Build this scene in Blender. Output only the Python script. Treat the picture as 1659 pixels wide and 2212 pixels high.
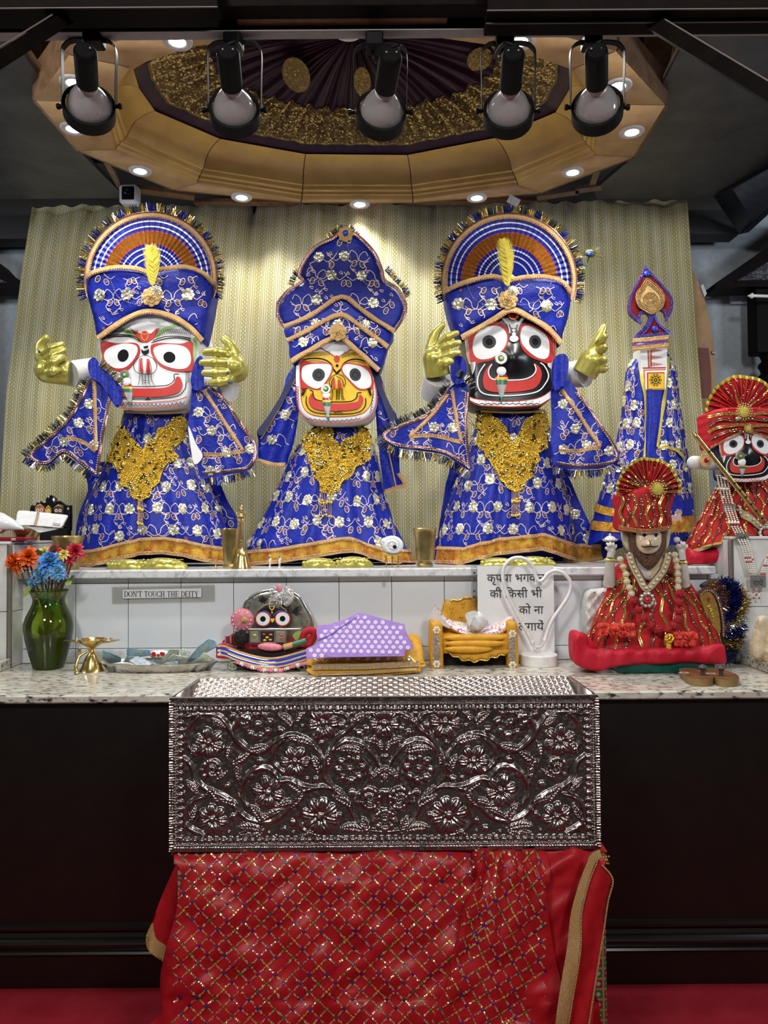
import bpy,math,random
import numpy as np
from math import pi,sin,cos
from mathutils import Vector,Matrix
from mathutils.geometry import delaunay_2d_cdt

for o in list(bpy.data.objects):
    bpy.data.objects.remove(o)
S=bpy.context.scene
COL=S.collection

# ---------------------------------------------------------------- camera (metres, Z up, looking along +Y)
F,CX,CY,EYE=1640.0,829.5,1106.0,1.443     # focal length and centre in pixels of the 1659 x 2212 frame, eye height
ROLL,PITCH=math.radians(0.4),math.radians(1.5)  # the photograph is turned and tilted up by this much
cam_d=bpy.data.cameras.new('camera')
cam=bpy.data.objects.new('camera',cam_d);COL.objects.link(cam)
cam.matrix_world=Matrix.Translation((0,0,EYE)) @ Matrix.Rotation(pi/2+PITCH,4,'X') @ Matrix.Rotation(-ROLL,4,'Z')
cam_d.sensor_fit='VERTICAL';cam_d.sensor_height=32.0;cam_d.lens=F/2212*32.0
cam_d.clip_start=0.05;cam_d.clip_end=60
S.camera=cam

# ---------------------------------------------------------------- world, lamps, exposure
wd=bpy.data.worlds.new('room_air');S.world=wd;wd.use_nodes=True
wb=wd.node_tree.nodes['Background']
wb.inputs[0].default_value=(0.70,0.64,0.60,1);wb.inputs[1].default_value=0.085

def area(name,loc,tgt,sx,sy,watt,col=(1,1,1)):
    l=bpy.data.lights.new(name,'AREA');l.shape='RECTANGLE';l.size=sx;l.size_y=sy;l.energy=watt;l.color=col
    o=bpy.data.objects.new(name,l);COL.objects.link(o);o.location=loc
    o.rotation_euler=(Vector(tgt)-Vector(loc)).to_track_quat('-Z','Y').to_euler()
    return o
# two rows of ceiling lamps of the hall behind the camera, and one over the right-hand aisle
area('hall_lamp',(-1.1,-0.6,3.3),(-0.4,3.5,2.3),0.6,0.6,44,(1.0,0.985,0.97))
area('hall_lamp',(1.3,-0.9,3.3),(0.3,3.5,2.3),0.6,0.6,40,(1.0,0.985,0.97))
area('aisle_lamp',(2.9,2.2,2.7),(1.6,3.9,2.0),0.4,0.4,8,(0.82,0.9,1.0))
area('aisle_lamp',(-2.7,2.4,2.7),(-1.8,3.9,2.2),0.4,0.4,5,(0.82,0.9,1.0))
DOWNLIGHT_W=14.0
S.view_settings.view_transform='Standard';S.view_settings.look='None'
S.view_settings.gamma=1.0;S.view_settings.use_curve_mapping=False
S.view_settings.exposure=0.8
S.cycles.use_denoising=True
S.cycles.max_bounces=8;S.cycles.diffuse_bounces=3;S.cycles.glossy_bounces=4
S.cycles.transmission_bounces=8;S.cycles.transparent_max_bounces=8
S.cycles.caustics_reflective=False;S.cycles.caustics_refractive=False
S.cycles.sample_clamp_indirect=6.0
# ---------------------------------------------------------------- helpers
rnd=random.Random(7)
rng=np.random.default_rng(7)
def A(x):return np.asarray(x,float)
def U(x,y,d):
    """point at picture position (x, y) and depth d metres in front of the eye"""
    x,y,d=np.broadcast_arrays(A(x),A(y),A(d))
    dx=x-CX;dy=y-CY;ex=dx*CR-dy*SR;ey=dx*SR+dy*CR
    t=d/(F*CP+ey*SP)
    return np.stack([ex*t,d,EYE+t*(F*SP-ey*CP)],-1)
def UZ(x,y,z):
    """the point seen at (x, y) on the level plane z"""
    dx=A(x)-CX;dy=A(y)-CY;ey=dx*SR+dy*CR
    return U(x,y,(A(z)-EYE)*(F*CP+ey*SP)/(F*SP-ey*CP))
CP,SP=cos(PITCH),sin(PITCH)
CR,SR=cos(ROLL),sin(ROLL)
EYEP=A([0,0,EYE])
ORG={}
class MB:
    """collects vertices and faces of ONE object"""
    def __init__(s):s.v=[];s.f=[];s.n=0;s.uv=[]
    def add(s,v,f,uv=None):
        v=A(v).reshape(-1,3)
        fs=f if isinstance(f,list) and len(f) and isinstance(f[0],np.ndarray) else [f]
        if isinstance(f,list) and len(f) and not isinstance(f[0],np.ndarray):
            by={}
            for q in f:by.setdefault(len(q),[]).append(q)
            fs=[np.array(q) for q in by.values()]
        for q in fs:
            if len(q):s.f.append(np.asarray(q,int)+s.n)
        s.v.append(v);s.n+= len(v)
        s.uv.append(A(uv).reshape(-1,2) if uv is not None else np.zeros((len(v),2)))
        return s
    def mesh(s,name,mat,org=(0,0,0),smooth=True,sharp=0.8):
        me=bpy.data.meshes.new(name)
        v=np.concatenate(s.v)-A(org)
        me.vertices.add(len(v));me.vertices.foreach_set('co',v.ravel())
        tot=np.concatenate([np.full(len(q),q.shape[1]) for q in s.f])
        li=np.concatenate([q.ravel() for q in s.f])
        me.loops.add(len(li));me.loops.foreach_set('vertex_index',li)
        me.polygons.add(len(tot))
        me.polygons.foreach_set('loop_start',np.concatenate([[0],np.cumsum(tot)[:-1]]))
        me.update(calc_edges=True)
        at=me.attributes.new('puv','FLOAT_VECTOR','POINT')
        uv=np.concatenate(s.uv)
        at.data.foreach_set('vector',np.concatenate([uv,np.zeros((len(uv),1))],1).ravel())
        if smooth:
            me.shade_smooth()
            if sharp:me.set_sharp_from_angle(angle=sharp)
        if mat is not None:me.materials.append(mat)
        return me
    def build(s,name,mat,parent=None,smooth=True,sharp=0.8,loc=None):
        org=ORG[parent.name] if parent else (loc if loc is not None else (0,0,0))
        o=bpy.data.objects.new(name,s.mesh(name,mat,org,smooth,sharp));COL.objects.link(o)
        if parent:o.parent=parent
        else:o.location=org
        ORG[o.name]=tuple(org)
        return o
def tag(o,label=None,cat=None,group=None,kind=None):
    if label:o['label']=label
    if cat:o['category']=cat
    if group:o['group']=group
    if kind:o['kind']=kind
    return o
def thing(name,label,cat,loc,group=None):
    o=bpy.data.objects.new(name,None);COL.objects.link(o);o.location=[float(q) for q in loc]
    o.empty_display_size=0.05
    ORG[o.name]=tuple(float(q) for q in loc)
    return tag(o,label,cat,group)
def copy_tree(o,loc,label=None,parent=None,rotz=None):
    c=o.copy();COL.objects.link(c)
    if parent:c.parent=parent
    else:
        c.location=loc
        if rotz is not None:c.rotation_euler.z=rotz
        if label:c['label']=label
    for ch in list(o.children):copy_tree(ch,None,None,c)
    return c
# --- primitives: each returns (verts, faces)
def box(x0,x1,y0,y1,z0,z1,bev=0.0):
    if bev <= 0:
        v=[(x,y,z) for x in (x0,x1) for y in (y0,y1) for z in (z0,z1)]
        return A(v),[(0,1,3,2),(4,6,7,5),(0,4,5,1),(2,3,7,6),(0,2,6,4),(1,5,7,3)]
    b=bev;c=A([(x0+x1)/2,(y0+y1)/2,(z0+z1)/2]);h=A([(x1-x0)/2,(y1-y0)/2,(z1-z0)/2])
    v=[];idx={}
    for sx in (-1,1):
        for sy in (-1,1):
            for sz in (-1,1):
                for ax in range(3):
                    s=A([sx,sy,sz]);p=c+s*(h-b);p[ax]+= s[ax]*b
                    idx[(sx,sy,sz,ax)]=len(v);v.append(p)
    f=[]
    for ax in range(3):
        o1,o2=(ax+1) % 3,(ax+2) % 3
        for s in (-1,1):
            q=[]
            for a,bb in ((-1,-1),(1,-1),(1,1),(-1,1)):
                k=[0,0,0];k[ax]=s;k[o1]=a;k[o2]=bb;q.append(idx[(*k,ax)])
            f.append(tuple(q if s > 0 else q[::-1]))
        for a in (-1,1):
            for bb in (-1,1):
                k0=[0,0,0];k0[o1]=a;k0[o2]=bb;k1=list(k0);k0[ax]=-1;k1[ax]=1
                q=[idx[(*k0,o1)],idx[(*k1,o1)],idx[(*k1,o2)],idx[(*k0,o2)]]
                f.append(tuple(q if a*bb > 0 else q[::-1]))
    for sx in (-1,1):
        for sy in (-1,1):
            for sz in (-1,1):
                q=[idx[(sx,sy,sz,a)] for a in range(3)]
                f.append(tuple(q if sx*sy*sz > 0 else q[::-1]))
    return A(v),f
def gridf(nu,nv,cu=False,cv=False):
    """quads of a (nu x nv) vertex grid, row-major [u*nv+v]"""
    iu=np.arange(nu if cu else nu-1);iv=np.arange(nv if cv else nv-1)
    a,b=np.meshgrid(iu,iv,indexing='ij');a2=(a+1) % nu;b2=(b+1) % nv
    return np.stack([a*nv+b,a2*nv+b,a2*nv+b2,a*nv+b2],-1).reshape(-1,4)
def lathe(prof,c=(0,0,0),n=24,axis=(0,0,1),sx=1.0,sy=1.0):
    """prof: (r, h) pairs along axis"""
    p=A(prof);t=np.linspace(0,2*pi,n,endpoint=False)
    v=np.zeros((len(p),n,3))
    v[:,:,0]=p[:,None,0]*np.cos(t)*sx;v[:,:,1]=p[:,None,0]*np.sin(t)*sy;v[:,:,2]=p[:,None,1]
    f=gridf(len(p),n,False,True)[:,::-1]
    v=v.reshape(-1,3)
    if tuple(axis) != (0,0,1):
        M=A(Vector(axis).to_track_quat('Z','Y').to_matrix());v=v @ M.T
    return v+A(c),f
def tube(pts,r,n=8,closed=False,cap=True):
    p=A(pts);m=len(p);r=np.broadcast_to(A(r),(m,))
    d=np.roll(p,-1,0)-np.roll(p,1,0)
    if not closed:d[0]=p[1]-p[0];d[-1]=p[-1]-p[-2]
    d /= np.maximum(np.linalg.norm(d,axis=1,keepdims=True),1e-9)
    up=A([0,0,1.0]) if abs(d[0][2]) < 0.9 else A([1.0,0,0])
    fr=[]
    for i in range(m):
        s=np.cross(d[i],up);L=np.linalg.norm(s)
        if L < 1e-6:s=np.cross(d[i],A([0.3,0.8,0.1]));L=np.linalg.norm(s)
        s /= L;up=np.cross(s,d[i]);fr.append((s,up))
    t=np.linspace(0,2*pi,n,endpoint=False)
    v=A([p[i]+r[i]*(np.cos(t)[:,None]*fr[i][0]+np.sin(t)[:,None]*fr[i][1]) for i in range(m)])
    f=[gridf(m,n,closed,True)]
    v=v.reshape(-1,3)
    if cap and not closed:
        v=np.vstack([v,p[0],p[-1]]);k=m*n
        f.append(np.array([(k,(j+1) % n,j) for j in range(n)]+[(k+1,(m-1)*n+j,(m-1)*n+(j+1) % n) for j in range(n)]))
    return v,f
ICO_V=None
def _ico():
    global ICO_V,ICO_F
    g=(1+5 ** .5)/2
    v=A([(-1,g,0),(1,g,0),(-1,-g,0),(1,-g,0),(0,-1,g),(0,1,g),(0,-1,-g),(0,1,-g),(g,0,-1),(g,0,1),(-g,0,-1),(-g,0,1)])
    ICO_V=v/np.linalg.norm(v[0])
    ICO_F=np.array([(0,11,5),(0,5,1),(0,1,7),(0,7,10),(0,10,11),(1,5,9),(5,11,4),(11,10,2),(10,7,6),(7,1,8),(3,9,4),(3,4,2),(3,2,6),(3,6,8),(3,8,9),(4,9,5),(2,4,11),(6,2,10),(8,6,7),(9,8,1)])
_ico()
def beads(c,r):
    """little round beads at points c, radius r"""
    c=A(c).reshape(-1,3);r=np.broadcast_to(A(r),(len(c),))
    v=c[:,None]+r[:,None,None]*ICO_V
    f=(np.arange(len(c))[:,None,None]*12+ICO_F).reshape(-1,3)
    return v.reshape(-1,3),f
def ball(c,r,n=16,m=10,axis=None):
    """ellipsoid, r scalar or (rx, ry, rz)"""
    t=np.linspace(0,pi,m+1);q=np.linspace(0,2*pi,n,endpoint=False)
    v=np.stack([np.sin(t)[:,None]*np.cos(q),np.sin(t)[:,None]*np.sin(q),np.cos(t)[:,None]+0*q],-1).reshape(-1,3)*A(r)
    if axis is not None:v=v @ A(Vector(axis).to_track_quat('Z','Y').to_matrix()).T
    return v+A(c),gridf(m+1,n,False,True)
def cr(pts,n=6,closed=True):
    """Catmull-Rom through pts"""
    p=A(pts);m=len(p);out=[]
    for i in range(m if closed else m-1):
        if closed:a,b,c,d=p[(i-1) % m],p[i],p[(i+1) % m],p[(i+2) % m]
        else:a,b,c,d=p[max(i-1,0)],p[i],p[i+1],p[min(i+2,m-1)]
        for t in np.linspace(0,1,n,endpoint=False):
            out.append(.5*((2*b)+(c-a)*t+(2*a-5*b+4*c-d)*t*t+(-a+3*b-3*c+d)*t ** 3))
    if not closed:out.append(p[-1])
    return A(out)
def resample(p,step):
    p=A(p);s=np.concatenate([[0],np.cumsum(np.linalg.norm(np.diff(p,axis=0),axis=1))])
    n=max(2,int(round(s[-1]/step))+1);t=np.linspace(0,s[-1],n)
    return np.stack([np.interp(t,s,p[:,k]) for k in range(p.shape[1])],1)
def inpoly(poly,x,y):
    poly=A(poly);x=A(x);y=A(y);r=np.zeros(x.shape,bool);n=len(poly)
    for i in range(n):
        x0,y0=poly[i];x1,y1=poly[(i+1) % n]
        c=(y0 > y) != (y1 > y)
        if y1 != y0:r ^= c & (x < (x1-x0)*(y-y0)/(y1-y0)+x0)
    return r
def dpoly(poly,x,y):
    poly=A(poly);P=np.stack([A(x),A(y)],-1);best=np.full(len(P),1e9)
    for i in range(len(poly)):
        a=poly[i];b=poly[(i+1) % len(poly)];ab=b-a;L=ab @ ab
        t=np.clip(((P-a) @ ab)/max(L,1e-12),0,1)
        best=np.minimum(best,np.linalg.norm(P-a-t[:,None]*ab,axis=1))
    return best
def tri2d(poly,step):
    """triangulate a polygon with inner points every step; returns pts2d, tris, boundary index list"""
    poly=A(poly);x0,y0=poly.min(0);x1,y1=poly.max(0)
    gx,gy=np.meshgrid(np.arange(x0+step*.5,x1,step),np.arange(y0+step*.5,y1,step))
    gx=gx.copy();gx[1::2]+= step*.5
    gx=gx.ravel();gy=gy.ravel();k=inpoly(poly,gx,gy)
    gx,gy=gx[k],gy[k]
    if len(gx):
        k=dpoly(poly,gx,gy) > step*.35;gx,gy=gx[k],gy[k]
    n=len(poly);pts=np.vstack([poly,np.stack([gx,gy],1)]) if len(gx) else poly
    r=delaunay_2d_cdt([Vector(q) for q in pts],[],[list(range(n))],1,1e-6)
    v=A([tuple(q) for q in r[0]]);f=np.array([q for q in r[2] if len(q) == 3],int)
    bd=[None]*n
    for i,orig in enumerate(r[3]):
        for j in orig:
            if j < n:bd[j]=i
    if len(f):
        a=v[f];cr_=(a[:,1,0]-a[:,0,0])*(a[:,2,1]-a[:,0,1])-(a[:,1,1]-a[:,0,1])*(a[:,2,0]-a[:,0,0])
        f[cr_ < 0]=f[cr_ < 0][:,::-1]
    return v,f,[b for b in bd if b is not None]
class Surf:
    """a surface in picture-like units (a, b); o lifts along the normal towards the viewer (metres)"""
    def __init__(s,fn,e=0.7):s.fn=fn;s.e=e
    def fr(s,a,b):
        a,b=np.broadcast_arrays(A(a),A(b));e=s.e
        p=s.fn(a,b);ta=(s.fn(a+e,b)-s.fn(a-e,b))/(2*e);tb=(s.fn(a,b+e)-s.fn(a,b-e))/(2*e)
        n=np.cross(tb,ta);n /= np.maximum(np.linalg.norm(n,axis=-1,keepdims=True),1e-12)
        return p,ta,tb,n
    def __call__(s,a,b,o=0.0):
        p,ta,tb,n=s.fr(a,b)
        return p+n*np.broadcast_to(A(o),p.shape[:-1])[...,None]
def relief(D):
    """surface given by its depth in metres at each picture position"""
    return Surf(lambda a,b:U(a,b,D(a,b)))
def const(d):return lambda a,b:np.full(np.broadcast(A(a),A(b)).shape,float(d))
def slab(poly,D,thick,step=8.0,bulge=0.0,bw=20.0,back=True):
    """a solid with picture outline poly, front at depth D(x, y), thickness thick; edges rounded back by bulge within bw"""
    v,f,bd=tri2d(poly,step)
    d=D(v[:,0],v[:,1])
    if bulge:
        t=np.clip(dpoly(poly,v[:,0],v[:,1])/bw,0,1);d=d+bulge*(1-np.sqrt(np.clip(1-(1-t) ** 2,0,1)))
    P=U(v[:,0],v[:,1],d)
    n=len(P);th=np.broadcast_to(A(thick),(n,))
    Q=P.copy();Q[:,1]+= th
    fs=[f]
    if back:
        fs.append(f[:,::-1]+n)
        m=len(bd);fs.append(np.array([(bd[i],bd[i]+n,bd[(i+1) % m]+n,bd[(i+1) % m]) for i in range(m)]))
        return np.vstack([P,Q]),fs
    return P,fs
def decal(surf,poly,o=0.001,step=8.0,thick=0.0012):
    """a thin inlay or patch lying on a surface, with its own edge"""
    v,f,bd=tri2d(poly,step)
    P=surf(v[:,0],v[:,1],o);Q=surf(v[:,0],v[:,1],o-thick);n=len(P);m=len(bd)
    return np.vstack([P,Q]),[f,np.array([(bd[i],bd[i]+n,bd[(i+1) % m]+n,bd[(i+1) % m]) for i in range(m)])]
def stroke(surf,pts,w,o=0.0015,closed=False,ridge=0.0,step=None):
    """a ribbon of width w along pts on a surface; ridge lifts its middle"""
    p=A(pts)
    if closed:p=np.vstack([p,p[:1]])
    if step:p=resample(p,step)
    d=np.gradient(p,axis=0);d /= np.maximum(np.linalg.norm(d,axis=1,keepdims=True),1e-9)
    nrm=np.stack([-d[:,1],d[:,0]],1);w=np.broadcast_to(A(w),(len(p),))[:,None]*.5
    L,R=p+nrm*w,p-nrm*w
    if ridge:
        v=np.stack([surf(L[:,0],L[:,1],o),surf(p[:,0],p[:,1],o+ridge),surf(R[:,0],R[:,1],o)],1)
        return v.reshape(-1,3),gridf(len(p),3)
    v=np.stack([surf(L[:,0],L[:,1],o),surf(R[:,0],R[:,1],o)],1)
    return v.reshape(-1,3),gridf(len(p),2)
def strokes(mb,surf,many,w,o=0.0015):
    """many short polylines in one go (vectorised)"""
    v=[];f=[];k=0;LL=[];RR=[]
    for p in many:
        p=A(p)
        d=np.gradient(p,axis=0);d /= np.maximum(np.linalg.norm(d,axis=1,keepdims=True),1e-9)
        nrm=np.stack([-d[:,1],d[:,0]],1)*w*.5
        LL.append(p+nrm);RR.append(p-nrm)
        f.append(gridf(len(p),2)+k);k+= 2*len(p)
    if not f:return
    L=np.vstack(LL);R=np.vstack(RR)
    q=np.stack([surf(L[:,0],L[:,1],o),surf(R[:,0],R[:,1],o)],1).reshape(-1,3)
    mb.add(q,np.vstack(f))
def discs(mb,surf,a,b,r,o=0.002,n=7,dome=0.3,tilt=0.0,seed=1):
    """small round sequins of radius r (picture units) on a surface"""
    a=A(a);b=A(b)
    if not len(a):return
    g=np.random.default_rng(seed);r=np.broadcast_to(A(r),a.shape)
    p,ta,tb,nn=surf.fr(a,b)
    L=np.linalg.norm(tb,axis=1)
    e1=tb/np.maximum(L[:,None],1e-9);e2=np.cross(nn,e1)
    R=r*L;t=np.linspace(0,2*pi,n,endpoint=False)
    tl=g.normal(0,tilt,(len(a),2)) if tilt else np.zeros((len(a),2))
    c=p+nn*o
    x=np.cos(t)[None]*R[:,None];y=np.sin(t)[None]*R[:,None]
    z=x*tl[:,:1]+y*tl[:,1:]
    ring=c[:,None]+x[...,None]*e1[:,None]+y[...,None]*e2[:,None]+z[...,None]*nn[:,None]
    mid=(c+nn*(R*dome)[:,None])[:,None]
    v=np.concatenate([ring,mid],1)
    f=np.array([(j,(j+1) % n,n) for j in range(n)])
    mb.add(v.reshape(-1,3),(np.arange(len(a))[:,None,None]*(n+1)+f).reshape(-1,3))
def beadrow(mb,surf,pts,sp,r,o=0.003,jit=0.0):
    p=resample(pts,sp)
    if jit:p=p+rng.normal(0,jit,p.shape)
    mb.add(*beads(surf(p[:,0],p[:,1],o),r))
# --- materials from node expressions
class E:
    def __init__(s,nt,sock):s.nt=nt;s.s=sock
    def _m(s,op,*o):
        n=s.nt.nodes.new('ShaderNodeMath');n.operation=op
        for i,q in enumerate((s,)+o):
            if isinstance(q,E):s.nt.links.new(q.s,n.inputs[i])
            else:n.inputs[i].default_value=float(q)
        return E(s.nt,n.outputs[0])
    def __add__(s,o):return s._m('ADD',o)
    __radd__=__add__
    def __sub__(s,o):return s._m('SUBTRACT',o)
    def __rsub__(s,o):return (s*-1)+o
    def __mul__(s,o):return s._m('MULTIPLY',o)
    __rmul__=__mul__
    def __truediv__(s,o):return s._m('DIVIDE',o)
    def lt(s,o):return s._m('LESS_THAN',o)
    def gt(s,o):return s._m('GREATER_THAN',o)
    def fract(s):return s._m('FRACT')
    def abs(s):return s._m('ABSOLUTE')
    def sin(s):return s._m('SINE')
    def min(s,o):return s._m('MINIMUM',o)
    def max(s,o):return s._m('MAXIMUM',o)
    def pow(s,o):return s._m('POWER',o)
    def clamp(s,a=0.0,b=1.0):return s.max(a).min(b)
    def ramp(s,a,b):return ((s-a)/(b-a)).clamp()
class MT:
    def __init__(s,name):
        s.m=bpy.data.materials.new(name);s.m.use_nodes=True;s.nt=s.m.node_tree
        s.b=s.nt.nodes['Principled BSDF'];s.out=s.nt.nodes['Material Output']
    def _set(s,n,k,v):
        i=n.inputs[k]
        if isinstance(v,E):s.nt.links.new(v.s,i)
        elif isinstance(v,tuple) and len(v) == 3 and i.type == 'RGBA':i.default_value=(*v,1)
        else:i.default_value=v
    def node(s,t,out=0,props=None,**k):
        n=s.nt.nodes.new(t)
        for a,b in (props or {}).items():setattr(n,a,b)
        for a,b in k.items():s._set(n,a.replace('_',' '),b)
        return E(s.nt,n.outputs[out])
    def pos(s):return s.node('ShaderNodeTexCoord','Object')
    def uv(s):
        n=s.nt.nodes.new('ShaderNodeAttribute');n.attribute_name='puv';x=s.nt.nodes.new('ShaderNodeSeparateXYZ')
        s.nt.links.new(n.outputs['Vector'],x.inputs[0]);return E(s.nt,x.outputs[0]),E(s.nt,x.outputs[1])
    def xyz(s,v):
        x=s.nt.nodes.new('ShaderNodeSeparateXYZ');s.nt.links.new(v.s,x.inputs[0]);return [E(s.nt,x.outputs[i]) for i in range(3)]
    def vec(s,x,y,z):
        n=s.nt.nodes.new('ShaderNodeCombineXYZ')
        for i,q in enumerate((x,y,z)):s._set(n,i,q)
        return E(s.nt,n.outputs[0])
    def scale(s,v,k):return s.node('ShaderNodeVectorMath',0,{'operation':'MULTIPLY'},**{}) if False else s._sc(v,k)
    def _sc(s,v,k):
        n=s.nt.nodes.new('ShaderNodeVectorMath');n.operation='MULTIPLY';s.nt.links.new(v.s,n.inputs[0]);n.inputs[1].default_value=k
        return E(s.nt,n.outputs[0])
    def noise(s,sc,det=3.0,rough=0.55,vec=None,dist=0.0):
        return s.node('ShaderNodeTexNoise',0,Vector=vec or s.pos(),Scale=float(sc),Detail=float(det),Roughness=float(rough),Distortion=float(dist))
    def voro(s,sc,out='Distance',feature='F1',vec=None):
        return s.node('ShaderNodeTexVoronoi',out,{'feature':feature},Vector=vec or s.pos(),Scale=float(sc))
    def mix(s,f,a,b):
        n=s.nt.nodes.new('ShaderNodeMix');n.data_type='RGBA'
        for k,q in ((0,f),(6,a),(7,b)):
            if isinstance(q,E):s.nt.links.new(q.s,n.inputs[k])
            elif k == 0:n.inputs[0].default_value=q
            else:n.inputs[k].default_value=(*q,1)
        return E(s.nt,n.outputs[2])
    def bump(s,h,dist=0.002,strength=1.0):
        n=s.nt.nodes.new('ShaderNodeBump');s.nt.links.new(h.s,n.inputs['Height']);n.inputs['Distance'].default_value=dist;n.inputs['Strength'].default_value=strength
        s.nt.links.new(n.outputs[0],s.b.inputs['Normal'])
    def set(s,**k):
        for a,b in k.items():s._set(s.b,a.replace('_',' '),b)
        return s.m
def mat(name,col,rough=0.5,metal=0.0,col2=None,nsc=40.0,lo=0.4,hi=0.65,bump=None,**k):
    """plain procedural material: colour varied by noise, optional fine relief bump=(scale, distance)"""
    t=MT(name)
    c=col
    if col2 is None:col2=tuple(q*0.88 for q in col)
    c=t.mix(t.noise(nsc,4).ramp(lo,hi),col,col2)
    if bump:t.bump(t.noise(bump[0],3),bump[1])
    return t.set(Base_Color=c,Roughness=rough,Metallic=metal,**k)
# ---------------------------------------------------------------- materials of the room
M={}
def m_carpet():
    t=MT('red_carpet');n=t.noise(9,4);f=t.noise(420,2)
    c=t.mix(n.ramp(.35,.7),(0.27,0.011,0.021),(0.33,0.019,0.032));c=t.mix(f.ramp(.45,.75)*.5,c,(0.22,0.012,0.022))
    t.bump(f,0.004);return t.set(Base_Color=c,Roughness=0.95,Specular_IOR_Level=.1)
def m_granite():
    t=MT('speckled_granite');p=t._sc(t.pos(),(0.45,1,1))
    a=t.noise(75,5,.6,p);b=t.noise(30,3,.6,p);v=t.noise(190,3,.7,p)
    c=t.mix(b.ramp(.4,.62),(0.66,0.64,0.55),(0.52,0.47,0.38));c=t.mix(a.ramp(.52,.58),c,(0.30,0.29,0.26))
    c=t.mix(a.ramp(.595,.635),c,(0.045,0.045,0.045));c=t.mix(v.ramp(.68,.74)*.7,c,(0.10,0.09,0.08))
    return t.set(Base_Color=c,Roughness=0.16)
def m_marble():
    t=MT('grey_veined_marble');a=t.noise(16,6,.7,None,1.6);b=t.noise(60,3)
    c=t.mix(a.ramp(.48,.62),(0.70,0.71,0.72),(0.42,0.44,0.47));c=t.mix(b.ramp(.6,.75)*.35,c,(0.3,0.31,0.33))
    return t.set(Base_Color=c,Roughness=0.18)
M['carpet']=m_carpet();M['granite']=m_granite();M['marble']=m_marble()
M['tile']=mat('white_glazed_tile',(0.74,0.77,0.80),0.12,col2=(0.70,0.735,0.77),nsc=6)
M['grout']=mat('dark_grout',(0.16,0.15,0.14),0.9)
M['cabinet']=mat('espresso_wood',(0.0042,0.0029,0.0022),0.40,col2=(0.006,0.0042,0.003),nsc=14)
M['darkwood']=mat('dark_stained_wood',(0.0035,0.0024,0.002),0.55,col2=(0.006,0.004,0.003),nsc=20,Specular_IOR_Level=.06)
M['edge_highlight']=mat('painted_edge_highlight',(0.16,0.125,0.10),0.5)  # paler tone that paints the bright highlight lines along beam edges
M['ply']=mat('plywood',(0.24,0.13,0.06),0.7,col2=(0.16,0.08,0.035),nsc=18)
M['stud']=mat('pale_stud_wood',(0.30,0.21,0.13),0.75,col2=(0.2,0.13,0.075),nsc=30)
M['plaster']=mat('dark_grey_plaster',(0.060,0.062,0.066),0.42,col2=(0.095,0.097,0.094),nsc=7,bump=(22,0.004))
M['bulk']=mat('black_board',(0.008,0.007,0.007),0.6)
M['bluegrey']=mat('blue_grey_board',(0.045,0.052,0.075),0.45,col2=(0.03,0.035,0.05),nsc=20)
M['wall']=mat('grey_wall_paint',(0.34,0.38,0.42),0.8,bump=(160,0.0008))
M['goldpaint']=mat('gold_paint',(0.66,0.42,0.13),0.42,metal=0.3,col2=(0.56,0.35,0.10),nsc=9)
M['tanboard']=mat('tan_painted_board',(0.60,0.38,0.18),0.6,col2=(0.50,0.30,0.13),nsc=14)
M['blackmetal']=mat('black_metal',(0.0045,0.0045,0.005),0.5,Specular_IOR_Level=.12)
M['white_plastic']=mat('white_plastic',(0.78,0.78,0.77),0.35)
M['glow']=MT('lamp_glow').set(Base_Color=(1,1,1),Emission_Color=(1.0,0.97,0.9),Emission_Strength=26.0)

def bx(mb,*a,**k):mb.add(*box(*a,**k));return mb
def B(x0,x1,y0,y1,d,dep,bev=0.0):
    """upright box whose front face at depth d covers the picture rectangle"""
    xm,ym=(x0+x1)/2,(y0+y1)/2
    return box(U(x0,ym,d)[0],U(x1,ym,d)[0],d,d+dep,U(xm,y1,d)[2],U(xm,y0,d)[2],bev)
def struct(name,mb,m,parent=None,**k):
    o=mb.build(name,m,parent,**k)
    if not parent:o['kind']='structure'
    return o
# ---------------------------------------------------------------- floor, walls, cabinet, worktop
CT=0.9303                                             # worktop height
SH=1.2995                                             # marble shelf height
BL=1.416                                              # height of the two tiled plinths
struct('floor',bx(MB(),-5,5,1.1,4,-0.05,0.0),M['carpet'])
struct('floor_unseen',bx(MB(),-5,5,-4,1.098,-0.05,-0.004),mat('added_brown_floor',(.085,.068,.058),.5,col2=(.06,.05,.044),nsc=5))  # unseen floor, added so the chest front reflects brown instead of red carpet
wall=struct('wall_back',bx(MB(),-4,4,4.16,4.26,0,3.6),M['wall'])
cab=thing('altar_cabinet','long dark brown wooden cabinet front under the granite worktop','cabinet',(0,2.45,0))
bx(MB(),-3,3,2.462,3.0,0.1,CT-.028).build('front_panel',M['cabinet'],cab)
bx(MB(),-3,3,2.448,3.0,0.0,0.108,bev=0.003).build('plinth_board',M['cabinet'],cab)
pr=[(0,.108),(-.022,.108),(-.026,.113),(-.022,.119),(-.016,.122),(-.022,.130),(-.030,.138),(-.030,.146),(-.022,.154),(-.012,.160),
      (-.008,.172),(-.012,.180),(-.020,.185),(-.020,.193),(-.010,.198),(0,.200)]
v=[(x,2.462+a,z) for x in (-3,3) for a,z in pr];n=len(pr)
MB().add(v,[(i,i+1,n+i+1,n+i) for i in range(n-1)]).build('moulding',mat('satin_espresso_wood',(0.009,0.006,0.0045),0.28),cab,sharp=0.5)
wt=MB();bx(wt,-3,3,2.43,3.032,CT-0.027,CT,bev=0.005)
wt=wt.build('granite_worktop',M['granite']);tag(wt,'cream and black speckled granite worktop along the altar','worktop')
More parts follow.
